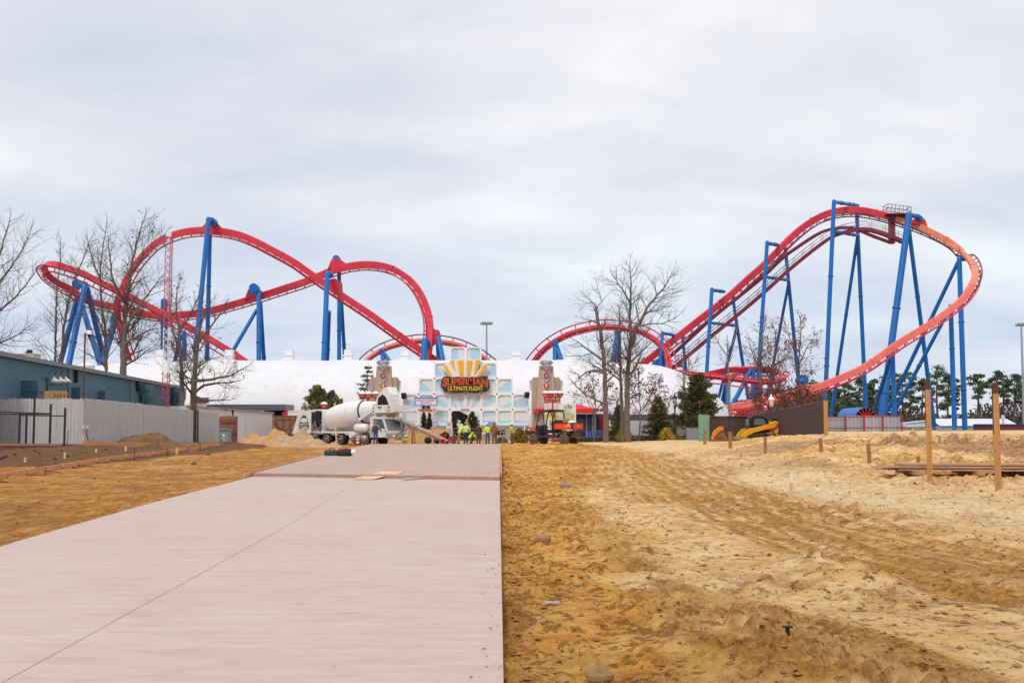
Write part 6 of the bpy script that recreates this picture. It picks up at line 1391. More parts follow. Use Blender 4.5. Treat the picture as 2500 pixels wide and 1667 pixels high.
build('tools', mb, mat('tool_red', (200, 40, 52), .5), t); mb = MB(); mb.sphere(p+V((.42, .15, .18)), (.14, .16, .13), 10, 6); build('plastic_wrap', mb, GLASS, t)
p = ground(826, 66); t = thing('marker_pole', 'leaning pale timber pole standing behind the tool bags', 'pole', p); mb = MB(); mb.beam(V((p.x, 66, p.z-.2)), P(819, 1040, 66), .1, .06); build('shaft', mb, PALE, t)
# ------------------------------------------------------------------ left side: pit, forms, wall, railing, heaps
FORM = mat('form_boards', (206, 146, 94), .8, var=.2, scale=2.2, stretch=(.6, .6, 3), dirt=(150, 100, 64), dirt_amt=.35)
def onl(px, py): # land point under a photo pixel
    for i in range(700):
        dd = 9+i*.15; X = (px-1250)*dd/F
        if 1034.5+(CAMZ-hz(X, dd))*F/dd <= py: return V((X, dd, hz(X, dd)))
    return G(px, py)
t = thing('formwork', 'long low timber formwork edging the dark prepared bed at the left', 'formwork', onl(258, 1128)); line = [(-60, 1187), (0, 1172), (95, 1156), (175, 1141), (258, 1127), (325, 1118), (390, 1110), (455, 1101), (505, 1094), (541, 1089)]
q = [onl(*p) for p in line]
for a, b in zip(q[:-1], q[1:]): mb = MB(); d = (b-a).normalized()*.012; mb.beam(a+V((0, 0, .09))+d, b+V((0, 0, .09))-d, .045, .24); build('board', mb, FORM, t)
q2 = [onl(*p) for p in ((205, 1087), (300, 1089), (420, 1090), (541, 1088))]
for a, b in zip(q2[:-1], q2[1:]): mb = MB(); d = (b-a).normalized()*.012; mb.beam(a+V((0, 0, .10))+d, b+V((0, 0, .10))-d, .045, .26); build('board', mb, FORM, t)
q3 = [onl(*p) for p in ((-60, 1160), (95, 1157))]; mb = MB(); mb.beam(q3[0]+V((0, 0, .12)), q3[1]+V((-.05, 0, .12)), .045, .3); build('board', mb, FORM, t)
RB = mat('rebar_rust', (84, 54, 44), .8); i = 0
for a, b in zip(q[:-1], q[1:]):
    for f in (.25, .75):
        p = a.lerp(b, f); mb = MB(); mb.box(p+V((.05, -.05, .06)), (.06, .05, .32)); build('form_stake', mb, PALE if i % 2 else FORM, t); i += 1
        mb = MB(); mb.cyl(p+V((.02, -.06, .05)), p+V((.75, -.5, .03)), .013, n=5); build('rebar_pin', mb, RB, t)
for px, yt, yb in ((332, 1093, 1124), (412, 1091, 1117), (416, 1098, 1116), (488, 1077, 1103), (492, 1082, 1102), (541, 1073, 1092), (169, 1051, 1084), (230, 1070, 1085)):
    g = onl(px, yb); mb = MB(); mb.cyl(g-V((0, 0, .1)), g+V((.02, 0, S(yb-yt, g.y))), .018, n=6); solo('rebar_rod', mb, RB, 'thin rusty rebar rod standing upright near the formwork', 'rebar rod', 'upright rebar rods at the formwork')
for px, yt, yb in ((67, 1117, 1130), (163, 1104, 1117), (239, 1095, 1106), (311, 1089, 1100), (435, 1092, 1110), (207, 1061, 1085)):
    g = onl(px, yb); mb = MB(); mb.box(g+V((0, 0, S(yb-yt, g.y)/2-.05)), (S(5, g.y), .05, S(yb-yt, g.y)+.1), .2); solo('grade_stake', mb, PALE, 'small pale grade stake standing in the dark prepared bed', 'stake', 'grade stakes in the prepared bed')
rr = random.Random(9)
for k in range(22):
    px, py = rr.uniform(5, 360), 0; py = rr.uniform(1096, 1146) if px < 200 else rr.uniform(1095, 1112); g = onl(px, py); mb = MB(); mb.sphere(g+V((0, 0, .03)), (.06, .05, .05), 7, 5); mb.sphere(g+V((.05, .02, .02)), (.04, .03, .03), 6, 4); solo('bar_support', mb, mat('bar_support_dark', (76, 60, 50), .9), 'small dark reinforcing support lying on the prepared bed', 'bar support', 'bar supports on the prepared bed')
wd = 57.0; zt, zb = P(0, 1083, wd).z, P(0, 1112, wd).z; t = thing('retaining_wall', 'low reddish block retaining wall under the black railing', 'retaining wall', P(60, 1110, wd)); BLK = N('block_face'); br = BLK.n('ShaderNodeTexBrick'); br.inputs['Scale'].default_value = 2.4; br.inputs['Color1'].default_value = (*lin((140, 92, 78)), 1); br.inputs['Color2'].default_value = (*lin((112, 78, 70)), 1); br.inputs['Mortar'].default_value = (*lin((70, 52, 46)), 1); br.inputs['Mortar Size'].default_value = .03
mp = BLK.n('ShaderNodeMapping'); mp.inputs['Rotation'].default_value = (R(90), 0, 0); BLK.l(BLK.obj(), mp.inputs[0]); BLK.l(mp.outputs[0], br.inputs['Vector']); BLK.base(br.outputs['Color']); BLK.b.inputs['Roughness'].default_value = .9; BLK.bump(BLK.noise(14), .5, .03)
x0, x1 = P(-120, 1090, wd).x, P(149, 1090, wd).x; mb = MB(); mb.box(((x0+x1)/2, wd+.8, (zt+zb)/2-.1), (x1-x0, 1.6, zt-zb)); mb.box((x1-.3, wd+2.8, (zt+zb)/2-.1), (.6, 3, zt-zb)); build('blocks', mb, BLK.m, t); mb = MB(); mb.box(((x0+x1)/2, wd+.2, zt-.05), (x1-x0+.12, .5, .12)); build('cap', mb, mat('wall_cap', (150, 108, 92), .9, var=.15), t)
t = thing('railing', 'black steel railing with posts of different heights on the block wall', 'railing', P(80, 1084, 58.4)); rd = 58.4
for px, yt, yb, d in ((46.5, 1007, 1083, rd), (63, 1009, 1083, rd+.7), (81.5, 973, 1083, rd+1.2), (121.5, 986, 1083, rd), (156.5, 995, 1094, rd-1.6)):
    a, b = P(px, yb, d), P(px, yt, d); mb = MB(); mb.box((a.x, d, (a.z+b.z)/2), (.085, .085, b.z-a.z)); build('post', mb, GREYD, t)
for (x0, y0, x1, y1, d) in ((-60, 1003, 122, 1009.5, rd), (-60, 1010, 120, 1011, rd+.3), (52, 1013.5, 156, 1015.5, rd-.8)): mb = MB(); mb.beam(P(x0, y0, d), P(x1, y1, d), .05, .06); build('rail', mb, GREYD, t)
mb = MB()
for i in range(14): mb.beam(P(-60, 1014+i*5, rd+.1), P(46, 1014+i*5, rd+.1), .012, .012)
for i in range(16): mb.beam(P(-56+i*6.6, 1012, rd+.1), P(-56+i*6.6, 1082, rd+.1), .01, .01)
build('mesh_panel', mb, GREYD, t)
p = P(203, 1042, 61.6); t = thing('electric_box', 'small cream electrical box with a black cable on the fence corner', 'electrical box', P(205, 1085, 61.6)); mb = MB(); mb.box(p, (.16, .1, .2)); mb.box(p+V((.25, 0, 0)), (.1, .1, .16)); build('box', mb, mat('cream_box', (206, 196, 176), .5), t); mb = MB(); mb.tube([p+V((.2, 0, -.1)), p+V((.22, -.05, -.4)), p+V((.35, -.1, -.8)), p+V((.38, -.1, -1.0))], .025, 6); build('cable', mb, BLACK, t)
def heap(label, cx, cy, rx, ry, h, m, seed, peaks, name='dirt_heap'):
    n = 70; vs = []; mb = MB(); gx = np.linspace(-1.25, 1.25, n); A, B = np.meshgrid(gx, gx, indexing='ij'); X, Y = cx+A*rx, cy+B*ry; z = 0*A
    for (px, pw, ph) in peaks: rr2 = np.sqrt(((A-px)/pw)**2+(B/.9)**2); z = np.maximum(z, ph*np.clip(1-rr2, 0, 1)**.85)
    z = z*h*(1+.5*fbm(X, Y, .9, 3, seed)) + .22*h*np.clip(z*3, 0, 1)*(fbm(X, Y, .35, 4, seed+5)); Z = low(X, Y)-.10+z; Z += np.where(z > .02, .08, -.05)
    mb.add(np.stack([X, Y, Z], -1).reshape(-1, 3).tolist(), [(i*n+j, (i+1)*n+j, (i+1)*n+j+1, i*n+j+1) for i in range(n-1) for j in range(n-1)], True); tag(build(name, mb, m), label, 'dirt heap')
DK = mat('dark_earth', (112, 82, 54), .95, var=.35, scale=3, bump=1, bscale=8); TN = mat('tan_earth', (186, 142, 92), .95, var=.28, scale=2.5, dirt=(126, 88, 52), dirt_amt=.6, bump=1, bscale=8); GT = mat('grey_tan_earth', (178, 148, 110), .95, var=.32, scale=3, dirt=(120, 92, 66), dirt_amt=.6, bump=1, bscale=8)
c = P(372, 1083, 66); heap('dark brown earth heap in front of the grey board fence', c.x, 66, S(105, 66), 1.8, .80, DK, 3, [(0, .75, 1), (-.35, .5, .7), (.55, .5, .45), (.9, .25, .2)])
c = P(665, 1083, 90); heap('tan earth heap in front of the white shed', c.x, 90, S(90, 90), 2.2, 1.25, TN, 8, [(.1, .6, 1), (-.4, .5, .6), (.6, .4, .6)])
c = P(735, 1090, 86); heap('coarse grey-tan earth heap in front of the truck rear', c.x, 86, S(90, 86), 2.0, 1.3, GT, 14, [(0.05, .55, 1), (-.45, .5, .7), (.45, .35, .55), (.85, .3, .25)])
# loose clods and stones
def clods():
    rr = np.random.RandomState(3); mb = MB(); ico = [(0, 0, 1), (.9, 0, .3), (.28, .85, .3), (-.72, .53, .3), (-.72, -.53, .3), (.28, -.85, .3), (0, 0, -.6)]; fs = [(0, 1, 2), (0, 2, 3), (0, 3, 4), (0, 4, 5), (0, 5, 1), (6, 2, 1), (6, 3, 2), (6, 4, 3), (6, 5, 4), (6, 1, 5)]
    for i in range(110):                             # crumbs kicked up on to the concrete edge
        d = 7*math.exp(rr.rand()*1.5); X = edge_x(SLAB_R, d)-.02-abs(rr.randn())*.09; s = .004+.010*rr.rand()**3; mb.add([(X+s*(1+rr.rand())*x, d+s*y, .004+s*.5*(w+.5)) for x, y, w in ico], fs, False)
    for i in range(3400):
        d = 6.5*math.exp(rr.rand()*2.2); sidep = rr.rand()
        if sidep < .30: X = edge_x(SLAB_R, d)+.05+abs(rr.randn())*.25
        elif sidep < .86: X = rr.uniform(0, .47)*d
        else: X = edge_x(SLAB_L, d)-.1-rr.rand()*d*.25
        s = .006+.03*rr.rand()**5+.0006*d; a = rr.rand()*6.3; z = GZ(X, d)
        mb.add([(X+s*(1+.4*rr.rand())*(x*math.cos(a)-y*math.sin(a)), d+s*(x*math.sin(a)+y*math.cos(a)), z+s*.75*w*(.6+.6*rr.rand())) for x, y, w in ico], fs, False)
    o = build('dirt_clods', mb, mat('clod_earth', (138, 94, 44), .95, var=.3, scale=2.2, dirt=(176, 130, 74), dirt_amt=.5)); o['kind'] = 'stuff'
from mathutils.bvhtree import BVHTree
gm = bpy.data.objects['ground'].data; _n = len(gm.vertices); _co = np.empty(_n*3, np.float32); gm.vertices.foreach_get('co', _co); _co = _co.reshape(-1, 3)
GROWS, GCOLS = 13+900+50, 860
_ys = _co[::GCOLS, 1]; _t = _co[:GCOLS, 0]/(_co[0, 1]+3.0); _z = _co[:, 2].reshape(GROWS, GCOLS)
def GZ(x, y):                                   # height of the built ground
    i = int(np.clip(np.searchsorted(_ys, y), 1, GROWS-1)); j = int(np.clip(np.searchsorted(_t, x/(y+3.0)), 1, GCOLS-1)); return float(_z[i, j])
clods()
ST = mat('field_stone', (150, 116, 74), .9, var=.2, scale=6, dirt=(110, 90, 70), dirt_amt=.4)
def rock(px, py, w, label, m=ST, flat=.6, name='rock', cat='rock', g=None):
    q = G(px, py, -.05); s = S(w, q.y)/2; mb = MB(); mb.sphere((0, 0, 0), (s, s*.7, s*flat), 12, 8); r2 = random.Random(int(px)); mb.v = [tuple(V(p)*(1+.35*noise.noise(V(p)/s*1.3+V((px, 0, 0))))) for p in mb.v]; mb.sm = [False]*len(mb.f)
    z = GZ(q.x, q.y); mb.v = [(p[0]+q.x, p[1]+q.y, p[2]+z+s*flat*.45) for p in mb.v]; tag(build(name, mb, m), label, cat, g)
GS = mat('grey_stone', (128, 120, 112), .85, var=.2, scale=8)
for a in ((1324, 1320, 42, 'brown rock in the dirt near the path edge'), (1462, 1654, 70, 'large brown clod at the bottom edge of the photo', ST, .7), (1380, 1186, 26, 'grey stone in the dirt right of the step', GS), (1406, 1421, 16, 'small grey pebble in the sandy ground', GS), (1780, 1304, 18, 'small dark stone beside the wheel tracks', GS), (1391, 1581, 16, 'small orange stone near the bottom left of the sand', mat('orange_stone', (190, 110, 60), .9)), (508, 1110, 13, 'round dark stone on the dirt left of the path', mat('dark_stone', (92, 72, 50), .9)), (472, 1130, 14, 'flat dark stone on the dirt left of the path', mat('dark_stone', (92, 72, 50))), (230, 1166, 9, 'small dark stone on the ochre dirt below the formwork', mat('dark_stone', (92, 72, 50))), (90, 1189, 14, 'small red scrap on the ochre dirt', mat('red_scrap', (196, 70, 50), .7), .3, 'red_scrap', 'scrap')): rock(*a)
for px, py, L, an, lb in ((1336, 1238, 36, .05, 'short pale wood splinter lying in the dirt'), (1400, 1292, 62, .02, 'longer yellow wood strip lying in the dirt'), (1348, 1465, 36, -.05, 'grey wood chip lying in the dirt near the path')):
    q = G(px, py, -.05); mb = MB(); mb.box((q.x, q.y, GZ(q.x, q.y)+.015), (S(L, q.y), .035, .016), an); solo('wood_scrap', mb, PALE if py != 1465 else mat('grey_offcut', (176, 174, 172)), lb, 'wood scrap')
q = G(1923, 1552, -.05); z = GZ(q.x, q.y); t = thing('sprinkler_head', 'small black sprinkler head sticking up from the sand', 'sprinkler', (q.x, q.y, z)); mb = MB(); mb.cyl((q.x, q.y, z-.05), (q.x, q.y, z+.035), .018, n=10); build('stem', mb, BLACK, t); mb = MB(); mb.box((q.x, q.y, z+.042), (.075, .05, .014)); build('cap', mb, BLACK, t)
# ------------------------------------------------------------------ people
import bmesh
SKIN = mat('skin', (176, 124, 100), .6, var=.08, scale=8); SKIN2 = mat('skin_dark', (110, 74, 58), .6, var=.08, scale=8)
def skinned(name, verts, edges, rad, mats, parent, sub=1, branch=()):
    bm = bmesh.new(); lay = bm.verts.layers.skin.verify(); bv = []
    for i, p in enumerate(verts):
        v = bm.verts.new(p); r = rad[i]; v[lay].radius = r if hasattr(r, '__len__') else (r, r); v[lay].use_root = i == 0; bv.append(v)
    for a, b in edges: bm.edges.new((bv[a], bv[b]))
    me = bpy.data.meshes.new('work'); bm.to_mesh(me); bm.free(); o = bpy.data.objects.new('work', me); COL.objects.link(o)
    m = o.modifiers.new('skin', 'SKIN'); m.use_smooth_shade = True; m.branch_smoothing = .4
    s = o.modifiers.new('sub', 'SUBSURF'); s.levels = sub; s.render_levels = sub
    dg = bpy.context.evaluated_depsgraph_get(); out = bpy.data.meshes.new_from_object(o.evaluated_get(dg)); bpy.data.objects.remove(o)
    mb = MB(); mb.add([v.co[:] for v in out.vertices], [list(p.vertices) for p in out.polygons], True); bpy.data.meshes.remove(out)
    return mb
def person(label, px, d, face, pose={}, top=None, legs=None, skin=SKIN, hat=None, hood=None, hair=None, bands=None, boots=None, vest=None, bib=None, h=1.76, dz=0):
    """face: heading in degrees, 0 = looking away from the camera; pose overrides joints given for a 1.76 m figure"""
    g = ground(px, d); g.z += dz; t = thing('person', label, 'person', g, R(face)); t.scale = (h/1.76,)*3
    J = dict(pel=(0,0,.95), wst=(0,0,1.12), chs=(0,.01,1.32), nck=(0,0,1.49), hd0=(0,.015,1.58), hd1=(0,.02,1.68), hd2=(0,.01,1.745),
             ls=(-.185,0,1.43), le=(-.25,-.02,1.15), lw=(-.26,.06,.92), lh=(-.26,.08,.84), rs=(.185,0,1.43), re=(.25,-.02,1.15), rw=(.26,.06,.92), rh=(.26,.08,.84),
             lp=(-.095,0,.9), lk=(-.11,.02,.5), la=(-.11,-.02,.09), lt=(-.12,.14,.045), rp=(.095,0,.9), rk=(.11,.02,.5), ra=(.11,-.02,.09), rt=(.12,.14,.045))
    J.update(pose); K = list(J); ix = {k: i for i, k in enumerate(K)}; J = {k: V(v) for k, v in J.items()}
    rad = dict(pel=(.14,.1), wst=(.13,.095), chs=(.16,.105), nck=.052, hd0=.07, hd1=(.078,.092), hd2=.05, ls=.058, le=.043, lw=.03, lh=(.038,.02), rs=.058, re=.043, rw=.03, rh=(.038,.02), lp=.09, lk=.06, la=.042, lt=.035, rp=.09, rk=.06, ra=.042, rt=.035)
    E = [('pel','wst'),('wst','chs'),('chs','nck'),('nck','hd0'),('hd0','hd1'),('hd1','hd2'),('chs','ls'),('ls','le'),('le','lw'),('lw','lh'),('chs','rs'),('rs','re'),('re','rw'),('rw','rh'),('pel','lp'),('lp','lk'),('lk','la'),('la','lt'),('pel','rp'),('rp','rk'),('rk','ra'),('ra','rt')]
    mb = skinned('body', [J[k] for k in K], [(ix[a], ix[b]) for a, b in E], [rad[k] for k in K], skin, t)
    fwd = (J['hd1']-J['nck']); hv = V((0, 1, 0)) if abs(fwd.y) < .2 else V((0, .5, -.85))
    for s, wk, hk in ((-1, 'lw', 'lh'), (1, 'rw', 'rh')):        # fingers and thumb, rooted in the palm
        a = J[hk]; dr = (J[hk]-J[wk]).normalized(); sd_ = dr.cross(V((1, 0, 0)) if abs(dr.x) < .8 else V((0, 1, 0))).normalized(); cu = dr.cross(sd_)
        for q, ln in ((-.03, .07), (-.01, .08), (.01, .076), (.03, .06)): b = a+sd_*q+dr*.02; mb.tube([b, b+dr*ln*.5+cu*.008, b+dr*ln*.85+cu*.03], [.0095, .009, .007], 6)
        b = a-sd_*.035-dr*.02; mb.tube([b, b-sd_*.03+dr*.03, b-sd_*.04+dr*.06], [.011, .010, .008], 6)
    hc = J['hd1']; f = (hv-(J['hd2']-J['hd0']).normalized()*hv.dot((J['hd2']-J['hd0']).normalized())).normalized(); rt_ = f.cross((J['hd2']-J['hd0']).normalized()).normalized(); up_ = rt_.cross(f)
    mb.tube([hc+f*.08+up_*.01, hc+f*.118-up_*.03, hc+f*.09-up_*.04], [.008, .018, .012], 6)
    for s in (-1, 1): mb.sphere(hc+rt_*.082*s-up_*.02, (.014, .022, .034), 8, 6)
    body = build('body', mb, skin, t, local=True)
    m2 = MB()
    for s in (-1, 1): m2.sphere(hc+f*.088+rt_*.032*s+up_*.01, .011, 8, 6)
    m2.box(hc+f*.092-up_*.065, (.045, .012, .01)); build('face', m2, DARK, t, local=True)
    def garment(name, ks, es, grow, m, extra={}):
        ii = {k: i for i, k in enumerate(ks)}; rr = []
        for k in ks:
            r = extra.get(k, rad[k]); rr.append(tuple(x+grow for x in r) if hasattr(r, '__len__') else r+grow)
        return build(name, skinned(name, [J[k] for k in ks], [(ii[a], ii[b]) for a, b in es], rr, m, t), m, t, local=True)
    if legs: garment('trousers', ['pel','wst','lp','lk','la','rp','rk','ra'], [('pel','wst'),('pel','lp'),('lp','lk'),('lk','la'),('pel','rp'),('rp','rk'),('rk','ra')], .025, legs, {'la': .05, 'ra': .05, 'wst': (.115,.08)})
    jk = None
    if top:
        es = [('wst','pel'),('wst','chs'),('chs','nck'),('chs','ls'),('ls','le'),('le','lw'),('chs','rs'),('rs','re'),('re','rw')]
        jk = garment('jacket', ['wst','pel','chs','nck','ls','le','lw','rs','re','rw'], es, .034, top, {'nck': .06, 'pel': (.145,.1), 'wst': (.15,.105), 'chs': (.17,.115), 'lw': .03, 'rw': .03})
    def ring(m, z0, r0, r1, hgt, c):
        pts = 20; vs = []; ax = (J['chs']-J['pel']).normalized(); c = V(c); sx = V((1, 0, 0)); sy = ax.cross(sx).normalized()
        for dz_ in (0, hgt):
            for i in range(pts): a = 2*math.pi*i/pts; vs.append(c+ax*dz_+sx*(math.cos(a)*r0)+sy*(math.sin(a)*r1))
        m.add(vs, [(i, (i+1) % pts, pts+(i+1) % pts, pts+i) for i in range(pts)], True)
    if vest:
        m = MB(); ax = (J['chs']-J['pel']); n = 20; vs = []
        for q, r0, r1 in ((-.05, .205, .165), (.3, .208, .168), (.8, .225, .172), (1.12, .215, .16), (1.3, .15, .12)):
            for i in range(n): a = 2*math.pi*i/n; vs.append(J['pel']+ax*q+V((math.cos(a)*r0, math.sin(a)*r1, 0)))
        m.add(vs, [(r*n+i, r*n+(i+1) % n, (r+1)*n+(i+1) % n, (r+1)*n+i) for r in range(4) for i in range(n)], True); build('vest', m, vest, t, local=True)
    if bib:
        m = MB(); m.box((0, .155, 1.2), (.26, .03, .34)); 
        for s in (-1, 1): m.tube([(s*.1, .165, 1.36), (s*.11, .13, 1.5), (s*.1, -.02, 1.535), (s*.05, -.16, 1.3)], .022, 6)
        build('overall_bib', m, bib, t, local=True)
    if bands:
        m = MB()
        for q in (.28, .62): ring(m, 0, .222, .182, .06, J['pel']+(J['chs']-J['pel'])*q)
        for s in (-1, 1): m.tube([J['pel']+(J['chs']-J['pel'])*.6+V((s*.1, -.17, 0)), J['chs']+V((s*.11, -.155, .05)), J['nck']+V((s*.1, -.03, .03)), J['chs']+V((s*.11, .155, 0))], .022, 5)
        for k0, k1 in (('ls', 'le'), ('rs', 're'), ('le', 'lw'), ('re', 'rw')): c = J[k0].lerp(J[k1], .55); dd = (J[k1]-J[k0]).normalized()*.03; m.cyl(c-dd, c+dd, .078, n=12)
        build('reflective_bands', m, bands, jk, local=True)
    if boots:
        m = MB()
        for a, b in (('la', 'lt'), ('ra', 'rt')): m.tube([J[a]+V((0, 0, .14)), J[a], J[a]-V((0, -.02, .045)), J[b], J[b]+(J[b]-J[a]).normalized()*.06], [.065, .06, .058, .055, .03], 10)
        build('boots', m, boots, t, local=True)
    hx = (J['hd2']-J['hd0']).normalized()
    Mh = Matrix((rt_, f, up_)).transposed()
    if hair: m = MB(); m.sphere(hc+up_*.035-f*.015, (.094, .108, .09), 14, 8, M=Mh); build('hair', m, hair, t, local=True)
    if hat:
        kind, hm = hat; m = MB()
        if kind == 'hard':
            m.lathe(hc+up_*.03, up_, [(0, .112), (.03, .118), (.08, .105), (.115, .07), (.13, .01)], 16); m.box(hc+f*.12+up_*.035, (.16, .1, .012), M=Mh); m.box(hc+up_*.135, (.03, .18, .02), M=Mh)
        else: m.sphere(hc+up_*.045, (.1, .112, .1), 14, 8, M=Mh); m.tube([hc+up_*.02+Mh @ V((math.cos(a)*.1, math.sin(a)*.112, 0)) for a in [i*math.pi/8 for i in range(16)]], .02, 6, closed=True)
        build('hard_hat' if kind == 'hard' else 'knit_cap', m, hm, t, local=True)
    if hood:
        m = MB(); m.sphere(hc-f*.02+up_*.005, (.115, .125, .15), 16, 10, M=Mh); m.tube([J['nck']+V((0, -.02, -.02)), J['hd0']-f*.03], [.13, .11], 12); build('hood', m, hood, jk, local=True)
    return t
HV = mat('hi_vis_yellow', (206, 236, 30), .6, var=.12, scale=6); HVP = mat('pale_hi_vis', (214, 222, 140), .7, var=.1, scale=6); JEAN = mat('denim', (58, 84, 122), .85, var=.2, scale=8); TANC = mat('tan_canvas', (168, 122, 84), .85, var=.15, scale=6); NAVYC = mat('navy_cloth', (40, 52, 76), .8, var=.15, scale=6); CHAR = mat('charcoal_cloth', (72, 62, 60), .85, var=.15, scale=6); BRC = mat('brown_duck_cloth', (146, 90, 38), .85, var=.15, scale=6); DKP = mat('dark_brown_cloth', (92, 74, 62), .85, var=.2, scale=6); GREYC = mat('grey_cloth', (158, 152, 162), .8, var=.1, scale=6); SIL = mat('reflective_tape', (214, 226, 190), .3, var=.05); BT = mat('work_boot', (84, 60, 44), .8); GH = mat('grey_hair', (150, 140, 132), .8); BH = mat('dark_hair', (44, 36, 32), .8); WHT = mat('hard_hat_white', (226, 226, 224), .35, var=.03); ORH = mat('orange_knit', (240, 116, 30), .85); BLK_C = mat('black_cloth', (34, 34, 36), .85, var=.2); NVT = mat('vest_blue', (44, 62, 88), .8, var=.12, scale=7)
person('man with grey hair in a dark blue vest and jeans facing the mixer truck', 918, 90.6, -12, dict(re=(.30,.06,1.17), rw=(.36,.26,1.0), rh=(.38,.33,.96), le=(-.27,-.03,1.16)), top=TANC, vest=NVT, legs=JEAN, hair=GH, boots=BT, dz=.12, h=1.83)
person('worker in tan overalls and a grey shirt walking toward the camera', 1010, 99, 178, dict(le=(-.31,0,1.18), lw=(-.36,.04,.95), lh=(-.37,.06,.87), re=(.30,0,1.18), rw=(.34,.08,.95), rh=(.35,.1,.87), lk=(-.12,.12,.5), la=(-.11,.05,.09), lt=(-.12,.2,.06), ra=(.11,-.12,.1), rt=(.12,.03,.04), hd0=(0,.05,1.57), hd1=(0,.09,1.65), hd2=(0,.1,1.73)), top=GREYC, bib=TANC, legs=TANC, hair=BH, boots=BT, skin=SKIN2)
person('worker in black bent double over the buckets', 1092, 98.5, 60, dict(pel=(0,-.1,.86), wst=(0,.1,1.0), chs=(0,.33,.98), nck=(0,.5,.9), hd0=(0,.58,.85), hd1=(0,.66,.79), hd2=(0,.71,.74), ls=(-.18,.42,.94), le=(-.2,.5,.66), lw=(-.18,.58,.42), lh=(-.17,.6,.34), rs=(.18,.42,.94), re=(.2,.5,.66), rw=(.18,.58,.42), rh=(.17,.6,.34), lp=(-.1,-.1,.82), rp=(.1,-.1,.82), lk=(-.13,.08,.46), rk=(.13,.08,.46)), top=BLK_C, legs=BLK_C, hair=BH, boots=BT)
person('worker in a pale yellow hooded top and tan trousers leaning on a tool', 1121, 97.5, -62, dict(wst=(0,.06,1.1), chs=(0,.15,1.28), nck=(0,.2,1.44), hd0=(0,.24,1.52), hd1=(0,.28,1.6), hd2=(0,.28,1.68), ls=(-.18,.17,1.38), le=(-.22,.3,1.12), lw=(-.12,.46,.95), lh=(-.1,.52,.9), rs=(.18,.17,1.38), re=(.22,.25,1.12), rw=(.14,.42,.9), rh=(.12,.48,.85), lk=(-.12,.16,.5), rk=(.12,-.02,.5), ra=(.12,-.16,.1), rt=(.13,-.02,.045)), top=HVP, legs=TANC, hood=HVP, boots=BT)
person('worker in an orange knit cap and yellow-black reflective jacket seen from behind', 1137.5, 96.5, 4, dict(le=(-.31,.04,1.2), lw=(-.24,.2,1.02), lh=(-.2,.27,1.0), re=(.31,.05,1.2), rw=(.34,.2,1.03), rh=(.35,.26,1.0)), top=HV, vest=None, legs=NAVYC, hat=('cap', ORH), bands=SIL, boots=BLK_C, h=1.86)
person('crouching worker in a yellow hi-vis jacket beside the orange-capped worker', 1149, 98.2, -70, dict(pel=(0,-.12,.5), wst=(0,-.04,.66), chs=(0,.1,.84), nck=(0,.22,.97), hd0=(0,.28,1.03), hd1=(0,.32,1.11), hd2=(0,.33,1.18), ls=(-.18,.14,.93), le=(-.22,.3,.72), lw=(-.16,.45,.55), lh=(-.15,.5,.48), rs=(.18,.14,.93), re=(.22,.3,.72), rw=(.16,.45,.55), rh=(.15,.5,.48), lp=(-.1,-.1,.47), rp=(.1,-.1,.47), lk=(-.15,.3,.5), rk=(.15,.25,.4), la=(-.13,.08,.09), lt=(-.14,.24,.045), ra=(.13,-.06,.1), rt=(.14,.08,.045)), top=HV, legs=NAVYC, hair=BH, boots=BT)
person('worker in a charcoal hoodie and brown trousers seen from behind', 1168.5, 100, -6, dict(le=(-.24,.08,1.17), lw=(-.14,.22,1.05), lh=(-.09,.25,1.05), re=(.26,.02,1.15)), top=CHAR, legs=DKP, hair=BH, boots=BT)
person('worker in a bright yellow jacket, jeans and a white hard hat', 1190.5, 98.5, 12, dict(re=(.24,.1,1.17), rw=(.14,.24,1.05), rh=(.09,.27,1.05)), top=HV, legs=JEAN, hat=('hard', WHT), boots=BLK_C, h=1.78)
person('worker in a brown hooded work jacket and dark trousers', 1207.5, 97, -14, dict(), top=BRC, legs=DKP, hood=BRC, boots=BT, h=1.84)
person('worker in a lime jacket and white hard hat raising a hand, facing left', 1249.5, 98.5, 84, dict(rs=(.185,.02,1.42), re=(.22,.26,1.36), rw=(.06,.32,1.52), rh=(.03,.3,1.58), le=(-.24,.1,1.18), lw=(-.16,.28,1.08), lh=(-.12,.33,1.06), lk=(-.12,.08,.5), rk=(.12,-.02,.5)), top=mat('lime_jacket', (160, 214, 50), .6, var=.12, scale=6), legs=mat('camo_trousers', (96, 88, 76), .85, var=.35, scale=7), hat=('hard', WHT), boots=BT)
g = ground(1140, 97.0)                                    # tool held by the leaning worker
mb = MB(); mb.cyl(P(1121, 1061, 97.2), P(1145, 1075, 97.2), .02, n=6); mb.beam(P(1133, 1075, 97.1), P(1150, 1071, 97.1), .12, .1); solo('hand_float', mb, mat('float_wood', (130, 100, 80), .8), 'long handled concrete tool held by the worker in pale yellow', 'hand tool')
p = ground(1150, 100.5); mb = MB(); mb.cyl(p, P(1148, 1036, 100.5), .02, n=6); mb.beam(p+V((0, -.05, 0)), p+V((0, -.05, .3)), .22, .03, (0, 1, 0)); solo('shovel', mb, MAST, 'long handled shovel standing upright behind the orange-capped worker', 'shovel')
